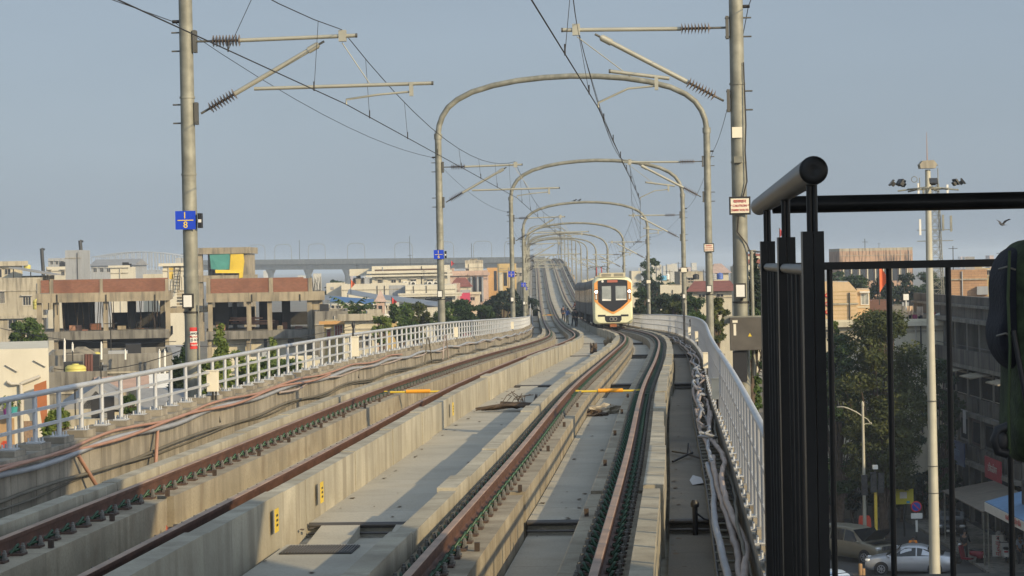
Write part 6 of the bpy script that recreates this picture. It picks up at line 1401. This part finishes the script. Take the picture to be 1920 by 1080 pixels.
# street lamp, traffic light, signs
LYs = 126.0; p = P(1620, 900, LYs); t = thing('street_lamp', 'slim street lamp with one long curved arm left of the traffic light', 'street lamp', (p.x, LYs, 0)); zt = P(1619, 752, LYs).z
b = B(); b.tube([(0, 0, 0), (0, 0, zt - .3)], [.11, .07], 10); b.lathe([(.05, zt - .35), (.09, zt - .25), (.07, zt - .1), (.02, zt)], (0, 0, 0), 10); b.build('pole', mast_p, t)
b = B(); b.tube([(0, 0, zt - .85), (-.35, 0, zt - .6), (-.8, 0, zt - .38), (-1.0, 0, zt - .33)], .035, 7); b.tube([(0, 0, zt - .85), (.25, 0, zt - 1.0), (.42, 0, zt - 1.25)], .03, 6); b.tube([(0, 0, zt - 1.4), (.12, 0, zt - 1.25), (.42, 0, zt - 1.22)], .025, 6); b.lathe([(.02, -.06), (.06, 0), (.02, .06)], (.44, 0, zt - 1.23), 8); b.build('arm', mast_p, t)
b = B(); blob(b, (-1.2, 0, zt - .3), (.26, .09, .05), (2.4, 2.2)); b.build('lamp_head', galv, t)
TYs = 125.0; p = P(1642, 950, TYs); t = thing('traffic_light', 'traffic light with dark lamp heads on a yellow pole', 'traffic light', (p.x, TYs, 0)); zt = P(1643, 876, TYs).z
b = B(); b.tube([(0, 0, 0), (0, 0, zt - 1.2)], .09, 10); b.build('pole', yellow_p, t); b = B(); b.tube([(0, 0, zt - 1.2), (0, 0, zt - .1)], .06, 8); b.build('upper_pole', dark_metal, t)
b = B(); b.box(-.14, .14, -.14, .14, zt - .1, zt + .12); b.build('cap_box', white_p, t)
for dx, dz in ((-.12, 0), (.28, -.05), (-.62, -.15)):
    b = B(); b.box(dx - .16, dx + .16, -.24, -.08, zt - 1.35 + dz, zt - .25 + dz); hd = b.build('lamp_head', black_p, t)
    for k in range(3):
        zz = zt - .45 + dz - .35 * k; b = B(); b.tube([(dx + .13 * math.cos(a), -.25 - .12, zz + .13 * math.sin(a)) for a in [math.pi * j / 8 for j in range(9)]], .015, 4); b.lathe([(.11, -.252), (.11, -.241)], (dx, 0, zz), 12, axis='Y'); b.build('signal_lens', dark_metal, hd)
for u, lab in ((1616, 'left red plastic barrier at the foot of the street lamp'), (1627, 'right red plastic barrier at the foot of the street lamp')):
    p = P(u, 985, 127.5); b = B(); b.prism([(-.16, 0), (.16, 0), (.13, 1.0), (.08, 1.15), (-.08, 1.15), (-.13, 1.0)], -.2, .2, lambda x, z, y: (x, y, z)); o = b.build('barrier', mat('barrier_red', (.6, .07, .03), .6)); o.location = (p.x, 127.5, 0); o.scale = (1.2, 1, 1.42); tag(o, lab, 'barrier', 'red barriers')
BY = 131.0; a, c = P(1677, 917, BY), P(1713, 945, BY); t = thing('billboard', 'yellow billboard with a pale panel beside the second baluster', 'billboard', ((a.x + c.x) / 2, BY, 0)); w = (c.x - a.x) / 2
b = B(); b.box(-w, w, 0, .08, c.z, a.z); b.build('board', mat('board_yellow', (.60, .52, .03), .6, var=.06), t); b = B(); b.box(-w * .45, w * .3, -.02, -.002, c.z + (a.z - c.z) * .38, c.z + (a.z - c.z) * .8); b.build('panel', cream_p, t); b = B(); b.box(w * .25, w * .6, -.02, -.002, c.z + .05, c.z + .18); b.build('emblem', mat('emblem_blue', (.05, .3, .5), .6), t)
b = B(); b.tube([(0, .05, 0), (0, .05, c.z)], .06, 8); b.box(-w - .03, w + .03, -.01, .09, a.z + .002, a.z + .06); b.build('post', dark_metal, t)
NY = 127.0; p = P(1718, 950, NY); t = thing('no_parking_sign', 'round blue and red no-parking sign over a white plate', 'sign', (p.x, NY, 0))
b = B(); b.tube([(0, .04, 0), (0, .04, p.z)], .035, 6); b.build('post', dark_metal, t); b = B(); b.lathe([(.31, 0), (.31, .03)], (0, 0, p.z), 24, axis='Y'); b.build('disc', red_p, t); b = B(); b.lathe([(.24, -.012), (.24, -.002)], (0, 0, p.z), 24, axis='Y'); b.build('face', mat('sign_deep_blue', (.02, .05, .35), .5), t)
b = B(); b.add([(-.18, -.015, p.z + .14), (-.14, -.015, p.z + .18), (.18, -.015, p.z - .14), (.14, -.015, p.z - .18)], [(0, 1, 2, 3)]); b.build('bar', red_p, t); b = B(); b.box(-.3, .33, -.02, .02, p.z - .66, p.z - .36); b.build('plate', white_p, t); b = B(); b.box(-.06, .06, -.04, .0, p.z - 1.4, p.z - .75); b.build('marker', white_p, t)
for u, v, hh, lab in ((1613, 1057, 1.05, 'taller round wooden bollard in front of the cars'), (1618.5, 1066, .85, 'shorter round wooden bollard beside the taller one')):
    p = P(u, v, 112); b = B(); b.lathe([(.1, -p.z), (.1, -.02), (.085, 0)], (0, 0, 0), 12); o = b.build('bollard', mat('bollard_wood', (.28, .17, .08), .85, var=.2, scale=5)); o.location = p; tag(o, lab, 'bollard', 'wooden bollards')

# ---------------------------------------------------------------- apartment block and shops along the street
AX, AY0, AY1 = 27.0, 123.0, 156.0
apt = thing('apartment_block', 'stained four-storey apartment block with balconies over dark shops', 'building', (AX, AY0, 0)); Ld = AY1 - AY0
old = mat('wall_old_apartment', (.115, .105, .088), .95, var=.3, scale=.45, streak=.85, streak_col=(.035, .033, .03), spots=.5, spot_col=(.05, .047, .042), spot_scale=.4)
def abox(name, x0, x1, y0, y1, z0, z1, m, parent=None): b = B(); b.box(x0, x1, y0, y1, z0, z1); return b.build(name, m, parent or apt)
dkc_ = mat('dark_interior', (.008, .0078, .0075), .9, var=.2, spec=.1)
olight = mat('ledge_lit', (.19, .178, .15), .95, var=.25, scale=.6, streak=.7, streak_col=(.09, .085, .075))  # lighter copy for ledges and columns, painting in the light they catch
abox('wall', .9, 13, 0, Ld, 0, 13.2, old); abox('parapet', .3, .62, 0, Ld, 12.25, 13.55, old); abox('cornice', -.15, .9, -.1, Ld + .1, 12.0, 12.24, olight); abox('cornice', .1, .3, 0, Ld, 12.9, 13.05, olight)
for zf in (9.3, 6.5, 3.6): abox('floor_slab', -.25, .9, -.1, Ld + .1, zf, zf + .22, olight)
nb = 9; bw_ = Ld / nb
for k in range(nb + 1): abox('column', .25, .88, k * bw_ - .22 if k else 0, k * bw_ + .22 if k < nb else Ld, 0, 11.98, olight)
for k in range(nb):
    y0 = k * bw_ + .3; y1 = (k + 1) * bw_ - .3
    # top balcony
    abox('balcony_wall', -.22, -.05, y0 - .3, y1 + .3, 9.53, 10.4, old); w = abox('window', .86, .92, y0 + .3, y1 - .3, 9.6, 11.6, frame_m); abox('pane', .83, .855, y0 + .4, y1 - .4, 9.65, 11.5, dkc_, w)
    b = B(); b.tube([(-.14, y0 - .3, 10.62), (-.14, y1 + .3, 10.62)], .03, 5)
    b.build('balcony_rail', dark_metal, apt)
    # second storey windows in a parapet wall
    abox('parapet_wall', .1, .3, y0, y1, 6.73, 7.6, old); w = abox('window', .3, .36, y0, y1, 7.62, 9.0, frame_m); abox('pane', .27, .298, y0 + .06, (y0 + y1) / 2 - .04, 7.68, 8.9, dkc_, w); abox('pane', .27, .298, (y0 + y1) / 2 + .04, y1 - .06, 7.68, 8.9, dkc_, w)
    if k % 2 == 0: b = B(); b.add([(.25, y0 - .2, 9.15), (-1.0, y0 - .1, 8.95), (-1.0, y1 + .1, 8.95), (.25, y1 + .2, 9.15), (.25, y0 - .2, 9.22), (-1.0, y0 - .1, 9.02), (-1.0, y1 + .1, 9.02), (.25, y1 + .2, 9.22)], [(0, 1, 2, 3), (7, 6, 5, 4), (0, 4, 5, 1), (1, 5, 6, 2), (2, 6, 7, 3), (3, 7, 4, 0)]); b.build('sunshade', slabm, apt)
    abox('parapet_wall', .1, .3, y0, y1, 3.83, 4.7, old); w = abox('shutter', .4, .46, y0, y1, 4.72, 6.3, mat('shutter_dark_%d' % (k % 3), [(.07, .03, .025), (.12, .12, .12), (.05, .055, .06)][k % 3], .8, var=.15)); abox('pane', .37, .398, y0 + .1, y1 - .5, 4.9, 6.1, dkc_, w)
    w = abox('shop_front', .5, .6, y0, y1, .1, 3.3, dkc_)
sh = thing('shop_row', 'low dark shop row with signs at the right edge', 'building', (AX, 104, 0))
abox('wall', .6, 9, 0, 18.9, 0, 5.4, old, sh); abox('parapet', .4, .6, 0, 18.9, 4.8, 5.8, old, sh); abox('shop_front', .5, .58, 11.2, 18.4, .1, 3.2, dkc_, sh); abox('shop_front', .5, .58, .4, 5.2, .1, 3.2, dkc_, sh); abox('shop_front', .5, .58, 5.7, 10.5, .1, 3.2, dkc_, sh)
ob = thing('shade_block', 'plain unseen block added outside the right edge to shade the street', 'building', (41, 94, 0)); abox('wall', 0, 14, 0, 20, 0, 17, wall_s, ob)  # unseen block put in only to keep the sun off the street
for k in range(4):
    w = abox('window_band', -.06, -.002, .5, 19.5, 2 + 4 * k, 3.6 + 4 * k, frame_m, ob); abox('pane', -.09, -.062, .7, 19.3, 2.15 + 4 * k, 3.45 + 4 * k, win_d, w)
def shop_sign(label, Y, z0, z1, L, m, txt, tm, size, x=-.3, cat='sign'):
    t = thing('shop_sign', label, cat, (AX + x, Y, 0), R(-90), 'shop signs'); b = B(); b.box(-L / 2, L / 2, 0, .08, z0, z1); b.build('board', m, t)
    if txt:
        for i, (s, zz, sz, mm) in enumerate(txt): put_text(s, sz, mm, t, (0, -.012, zz))
    return t
yl = mat('sign_yellow', (.65, .55, .04), .5); wl = mat('sign_white', (.6, .58, .52), .6)
shop_sign('crimson shop sign with white lettering above the shade roof', 128.3, 3.4, 4.6, 4.2, mat('sign_crimson', (.34, .02, .04), .6), [('टिकाऊंडेशन', 4.0, .55, wl)], wl, .5)
shop_sign('dark blue shop sign half hidden by the third baluster', 138.5, 3.4, 4.8, 4.2, mat('sign_navy', (.03, .06, .15), .6), [('मेडिकल', 4.1, .6, mat('sign_dimblue', (.12, .2, .34), .6))], wl, .5)
shop_sign('black shop sign with yellow Devanagari lettering at the right edge', 110.6, 3.6, 5.0, 3.6, black_p, [('लक्ष्मी', 4.5, .62, yl), ('भांडार', 3.9, .36, mat('sign_skyblue', (.08, .3, .5), .5))], yl, .5, -2.2)
def awning(label, Y0, Y1, zi, zo, out, m, val=None):
    t = thing('shop_awning', label, 'awning', (AX, Y0, 0), 0, 'shop awnings'); L = Y1 - Y0; b = B()
    b.add([(-.3, 0, zi), (-out, 0, zo), (-out, L, zo), (-.3, L, zi), (-.3, 0, zi + .06), (-out, 0, zo + .06), (-out, L, zo + .06), (-.3, L, zi + .06)], [(0, 1, 2, 3), (7, 6, 5, 4), (0, 4, 5, 1), (1, 5, 6, 2), (2, 6, 7, 3), (3, 7, 4, 0)]); b.build('sheet', m, t)
    for yy in (.2, L - .2): b = B(); b.tube([(-out + .1, yy, 0), (-out + .1, yy, zo)], .04, 6); b.build('post', galv, t)
    if val:
        b = B(); b.box(-out - .03, -out, 0, L, zo - .42, zo + .02); v = b.build('valance', white_p, t); put_text(val, .34, red_p, v, (-out - .04, L / 2, zo - .2), (math.pi / 2, 0, R(-90)))
        b = B(); b.box(-out, -.3, -.03, 0, zo - .42, zo + .02); v2 = b.build('valance', white_p, t); put_text(val.split()[0], .3, red_p, v2, (-out / 2, -.04, zo - .2), (math.pi / 2, 0, 0))
    return t
awning('wide brown sheet awning beside the crimson sign', 117, 128, 3.35, 2.85, 3.2, mat('awning_brown', (.13, .11, .085), .85, var=.2)); awning('blue awning with red lettering on its white valance', 103, 116.3, 4.2, 3.45, 3.2, mat('awning_blue', (.10, .20, .34), .7, var=.1), 'वाजवी दरात साहित्य मिळेल')
# hung towels
p = Vector((AX - .9, 133.0, 7.0)); b = B(); b.box(-.02, .02, -.35, .35, -1.3, 0); b.tube([(0, -.9, .03), (0, .9, .03)], .02, 5); o = b.build('towel', mat('towel', (.42, .42, .42), .9, var=.08)); o.location = p; tag(o, 'white towel hanging from a rod on the apartment balcony', 'towel')

# ---------------------------------------------------------------- vehicles
tyre_m = mat('tyre', (.015, .015, .015), .9); rim_m = mat('rim', (.35, .35, .36), .35, .7, var=.05); carglass = glass_mat('car_glass', (.012, .014, .016), .06); lampc = mat('lamp_clear', (.65, .66, .66), .2, .2, var=.05, spec=.7); taill = mat('tail_lamp', (.35, .02, .02), .3)
def wheel(x, y, r, parent):
    w = link('wheel', None, parent); w.location = (x, y, r); s = 1 if y > 0 else -1
    b = B(); b.lathe([(r * .62, -.09), (r * .93, -.1), (r, -.06), (r, .06), (r * .93, .1), (r * .62, .09)], (0, 0, 0), 22, axis='Y'); b.build('tyre', tyre_m, w)
    b = B(); b.lathe([(r * .64, -.085), (r * .64, .085)], (0, 0, 0), 20, 0, 'Y'); b.build('hub_shade', black_p, w)
    b = B(); b.tube([(r * .6 * math.cos(a), s * .092, r * .6 * math.sin(a)) for a in [6.2832 * k / 20 for k in range(21)]], .022, 5)
    for k in range(7):
        a = 6.2832 * k / 7; b.tube([(0, s * .098, 0), (r * .6 * math.cos(a), s * .095, r * .6 * math.sin(a))], .024, 5)
    b.lathe([(.06, s * .088), (.05, s * .11)], (0, 0, 0), 10, axis='Y'); b.build('rim', rim_m, w)
def car(label, loc, rz, secs, paint, wb, wr, wins, shield, rear, cat='car', name='parked_car', group='vehicles in the street', hood=False, grille=None, lampz=.72, half=.86):
    """secs: (x, z_low, z_mid, z_belt, z_top, w_belt, w_top); x grows to the front"""
    t = thing(name, label, cat, loc, rz, group); b = B(); rings = []
    for x, zl, zm, zb_, zt_, wb_, wt_ in secs:
        r = [(wb_ * .93, zl), (wb_ * 1.0, zl + (zm - zl) * .5), (wb_, zm), (wb_ * .98, zb_), (wt_, zt_ - .03), (wt_ * .86, zt_)]
        rings.append([(x, y, z) for y, z in r] + [(x, -y, z) for y, z in r[::-1]])
    loft(b, rings); bo_ = b.build('body', paint, t); 
    for p_ in bo_.data.polygons: p_.use_smooth = True
    bo_.modifiers.new('bevel', 'BEVEL').width = .02
    def at(x, f):   # point on the side between belt (f=0) and roof (f=1)
        xs = [s_[0] for s_ in secs]; g = lambda i: float(np.interp(x, xs, [s_[i] for s_ in secs])); return g(5) * .98 + (g(6) - g(5) * .98) * f, g(3) + (g(4) - .03 - g(3)) * f
    for s in (-1, 1):
        for quad in wins:
            b = B(); vs = []
            for d in (.012, -.01): 
                for x, f in quad: y, z = at(x, f); vs.append((x, s * (y + d), z))
            n = len(quad); b.add(vs, [tuple(range(n)), tuple(range(n, 2 * n))[::-1]] + [(i, (i + 1) % n, n + (i + 1) % n, n + i) for i in range(n)]); b.build('side_window', carglass, t)
        for x in wb:
            b = B(); y0_ = at(x, 0)[0]; b.lathe([(wr * 1.17, -.01), (wr * 1.17, .012)], (x, s * (half * .995), wr * 1.03), 22, axis='Y'); b.build('wheel_arch', black_p, t); wheel(x, s * (half - .05), wr, t)
        b = B(); xf = secs[-1][0]; b.add([], []); blob(b, (xf - .12, s * half * .74, lampz), (.14, .17, .085), (3, 3)); b.build('headlight', lampc, t)
        b = B(); xr = secs[0][0]; blob(b, (xr + .1, s * half * .78, lampz + .1), (.12, .14, .11), (3, 3)); b.build('tail_light', taill, t)
        b = B(); xm = shield[0][0] - .12; y, z = at(xm, .05); blob(b, (xm, s * (y + .12), z + .06), (.07, .1, .065)); b.build('mirror', paint, t)
        b = B()
        for hx_ in (wins[0][0][0] * .5 + wins[0][1][0] * .5 - .2, wins[-1][0][0] + .2): y, z = at(hx_, 0); b.box(hx_ - .09, hx_ + .09, *sorted((s * (y - .0), s * (y + .025))), z - .1, z - .07)
        b.build('handle', paint, t)
    for nm, qd in (('windscreen', shield), ('rear_window', rear)):
        b = B(); (xa, fa_), (xb, fb2) = qd; 
        ya, za = at(xa, fa_); yb, zb2 = at(xb, fb2); xs = [s_[0] for s_ in secs]
        zt_b = float(np.interp(xb, xs, [s_[4] for s_ in secs])); zt_a = float(np.interp(xa, xs, [s_[4] for s_ in secs])); e = .012; d = 1 if nm == 'windscreen' else -1
        vs = [(xa + d * e, ya * .84, zt_a + e), (xa + d * e, -ya * .84, zt_a + e), (xb + d * e, -yb * .9, zt_b + e), (xb + d * e, yb * .9, zt_b + e)]
        b.add(vs + [(x - d * .02, y, z - .02) for x, y, z in vs], [(0, 1, 2, 3), (7, 6, 5, 4), (0, 4, 5, 1), (1, 5, 6, 2), (2, 6, 7, 3), (3, 7, 4, 0)]); b.build(nm, carglass, t)
    xf = secs[-1][0]; b = B(); b.box(xf - .02, xf + .015, -.26, .26, .42, .54); b.build('number_plate', white_p, t); xr = secs[0][0]; b = B(); b.box(xr - .015, xr + .02, -.26, .26, .62, .74); b.build('number_plate', white_p, t)
    if grille:
        b = B(); b.box(xf - .03, xf + .012, -.42, .42, lampz - .1, lampz + .1); g_ = b.build('grille', black_p, t); b = B()
        for k in range(8): b.box(xf + .013, xf + .03, -.38 + .105 * k, -.345 + .105 * k, lampz - .09, lampz + .09)
        b.build('grille_bar', rim_m, g_)
    return t
sil = mat('paint_silver', (.46, .47, .49), .3, .55, var=.03); suvp = mat('paint_greybrown', (.24, .22, .17), .35, .4, var=.04); dkp = mat('paint_charcoal', (.03, .032, .036), .25, .3, var=.03); blp = mat('paint_ice', (.5, .6, .72), .3, .2, var=.03)
sedan = [(-2.18, .38, .6, .80, .88, .72, .6), (-2.08, .25, .62, .93, .98, .82, .66), (-1.75, .2, .62, .97, 1.04, .85, .66), (-1.15, .2, .62, .96, 1.32, .86, .6), (-.55, .2, .62, .95, 1.46, .86, .58), (.1, .2, .62, .93, 1.47, .86, .59), (.55, .2, .62, .92, 1.34, .86, .6), (1.15, .2, .62, .90, .96, .85, .68), (1.6, .22, .6, .84, .89, .84, .66), (2.0, .26, .55, .72, .79, .8, .6), (2.18, .34, .5, .62, .66, .7, .5)]
sw = [[(-1.5, .1), (-.42, .06), (-.42, .88), (-.8, .86), (-1.2, .6)], [(-.36, .06), (.78, .08), (.5, .6), (.15, .88), (-.36, .88)]]
p = P(1706, 1072, 115.8); car('silver sedan facing left in the street, partly behind the tall mast', (p.x, 115.8, .004), R(180 - 14), sedan, sil, (1.36, -1.3), .31, sw, ((1.12, 0), (.42, 0)), ((-1.72, 0), (-.95, 0)), half=.86)
suv = [(-2.28, .45, .8, 1.05, 1.5, .86, .66), (-2.2, .3, .8, 1.1, 1.78, .9, .68), (-1.2, .26, .8, 1.1, 1.84, .9, .69), (0, .26, .8, 1.09, 1.82, .9, .69), (.6, .26, .8, 1.08, 1.72, .9, .68), (1.2, .26, .8, 1.06, 1.14, .9, .74), (1.8, .28, .78, 1.0, 1.06, .89, .74), (2.2, .3, .7, .88, .95, .86, .68), (2.3, .4, .65, .78, .82, .78, .6)]
p = P(1606, 1040, 121); sv = car('grey-brown people carrier with its black bonnet raised, at the left baluster', (p.x, 121.2, .004), R(-52), suv, suvp, (1.45, -1.35), .35, [[(-2.05, .08), (-1.1, .06), (-1.1, .86), (-2.0, .84)], [(-1.02, .06), (-.1, .06), (-.1, .88), (-1.02, .86)], [(-.02, .06), (.95, .06), (.55, .78), (.3, .88), (-.02, .88)]], ((1.18, 0), (.6, 0)), ((-2.26, 0), (-2.21, 0)), grille=True, lampz=.84, half=.9, name='people_carrier')
b = B(); b.add([(1.25, -.75, 1.15), (1.25, .75, 1.15), (2.0, .68, 1.75), (2.0, -.68, 1.75), (1.25, -.75, 1.19), (1.25, .75, 1.19), (2.0, .68, 1.79), (2.0, -.68, 1.79)], [(0, 1, 2, 3), (7, 6, 5, 4), (0, 4, 5, 1), (1, 5, 6, 2), (2, 6, 7, 3), (3, 7, 4, 0)]); b.build('open_bonnet', black_p, sv)
b = B(); b.box(1.3, 2.1, -.7, .7, 1.085, 1.10); b.build('engine_bay', black_p, sv)
p = P(1786, 1020, 131); car('charcoal car facing the camera beside the shops', (p.x, 131.5, .004), R(-100), sedan, dkp, (1.36, -1.3), .31, sw, ((1.12, 0), (.42, 0)), ((-1.72, 0), (-.95, 0)), half=.86)
p = P(1552, 1080, 108); car('pale blue-white car at the bottom edge between the posts', (p.x, 106.6, .004), R(-60), sedan, blp, (1.36, -1.3), .31, sw, ((1.12, 0), (.42, 0)), ((-1.72, 0), (-.95, 0)), half=.86)
def scooter(label, loc, rz, paint, rider=None):
    t = thing('scooter', label, 'scooter', loc, rz, 'scooters in the street')
    b = B(); blob(b, (-.42, 0, .62), (.42, .17, .17), (2.6, 2.6)); blob(b, (-.62, 0, .55), (.22, .19, .2), (2.6, 2.6)); b.box(-.15, .35, -.15, .15, .28, .36); b.prism([(.32, .28), (.42, .28), (.56, .95), (.46, .98)], -.17, .17, lambda x, z, y: (x, y, z)); b.build('body', paint, t)
    b = B(); blob(b, (-.38, 0, .8), (.4, .14, .06), (3, 3)); b.build('seat', black_p, t)
    b = B(); b.tube([(.46, -.33, 1.02), (.5, 0, 1.0), (.46, .33, 1.02)], .02, 6); b.tube([(.5, 0, 1.0), (.66, 0, .25)], .035, 7)
    for s in (-1, 1): b.tube([(.48, s * .25, 1.03), (.5, s * .36, 1.2)], .008, 4); blob(b, (.5, s * .36, 1.23), (.02, .06, .04))
    b.build('handlebar', dark_metal, t); b = B(); blob(b, (.57, 0, .98), (.08, .13, .1)); b.build('headlamp', lampc, t)
    for x in (.68, -.62):
        b = B(); b.lathe([(.13, -.04), (.23, -.05), (.25, 0), (.23, .05), (.13, .04)], (x, 0, .25), 16, axis='Y'); w = b.build('wheel', tyre_m, t); b = B(); b.lathe([(.12, -.035), (.12, .035)], (x, 0, .25), 12, axis='Y'); b.build('rim', rim_m, w)
    b = B(); b.box(-.86, -.84, -.1, .1, .42, .54); b.build('number_plate', white_p, t); b = B(); blob(b, (-.82, 0, .68), (.05, .12, .05)); b.build('tail_light', taill, t)
    return t
redp = mat('paint_red', (.22, .02, .035), .3, .1); whp = mat('paint_white', (.55, .55, .53), .35)
p = P(1822, 1062, 118); scooter('red scooter standing in the street, rear plate toward the camera', (p.x, 118.5, .004), R(140), redp)
p = P(1886, 1058, 119); scooter('white scooter behind the last baluster', (p.x, 119, .004), R(80), whp); p = P(1880, 1035, 124); scooter('white scooter with shining headlamp under the blue awning', (p.x, 124.5, .004), R(-110), whp)
p = P(1818, 1052, 119.6); person('rider in black standing at the red scooter', (p.x - .2, 119.9, .004), R(150), 1.65, dkc, dkc, .15, arm=(.2, .2), long_sleeve=True, group='people in the street')
p = P(1711, 1015, 118.9); person('person in an orange shirt behind the silver sedan', (p.x, 118.9, .004), R(0), 1.52, mat('cloth_orange', (.75, .24, .02), .85), dkc, .25, group='people in the street')
p = P(1912, 1062, 117.5); person('person in a pale blue shirt at the right edge by the scooters', (p.x, 117.6, .004), R(30), 1.6, mat('cloth_pale', (.3, .34, .42), .85), dkc, .1, group='people in the street')
t = thing('pavement_board', 'leaning white pavement board with red vertical Devanagari letters', 'sign board', (P(1872, 1045, 120.5).x, 120.5, 0), R(-8))
b = B(); b.add([(-.3, 0, 0), (.3, 0, 0), (.3, .25, 1.25), (-.3, .25, 1.25), (-.3, .03, 0), (.3, .03, 0), (.3, .28, 1.25), (-.3, .28, 1.25)], [(0, 1, 2, 3), (7, 6, 5, 4), (0, 4, 5, 1), (1, 5, 6, 2), (2, 6, 7, 3), (3, 7, 4, 0)]); b.build('board', white_p, t)
for i, ch in enumerate(('द', 'वा', 'ई', 'याँ')): put_text(ch, .32, red_p, t, (0, .24 - .2 * .26 * i - .05 - .02, 1.08 - .27 * i), (math.pi / 2 - .2, 0, 0))
b = B(); b.box(14.2, 14.35, 118, 140, 0, .14); b.build('kerb', conc, kind='structure')
b = B(); b.box(23.6, 26.9, 98, 152, 0.0, .14); b.build('pavement', conc_dk, kind='structure')

# ---------------------------------------------------------------- haze
hz = B(); hz.box(-3600, 3600, -320, 7600, -1, 34)
ho = hz.build('haze', [], kind='stuff')
hm_ = bpy.data.materials.new('haze_air'); hm_.use_nodes = True; hn = hm_.node_tree; hn.nodes.clear()
out = hn.nodes.new('ShaderNodeOutputMaterial'); pv = hn.nodes.new('ShaderNodeVolumePrincipled'); pv.inputs['Color'].default_value = (.66, .77, .92, 1); pv.inputs['Density'].default_value = .0003; pv.inputs['Anisotropy'].default_value = 0.0
hn.links.new(pv.outputs[0], out.inputs['Volume']); ho.data.materials.append(hm_)
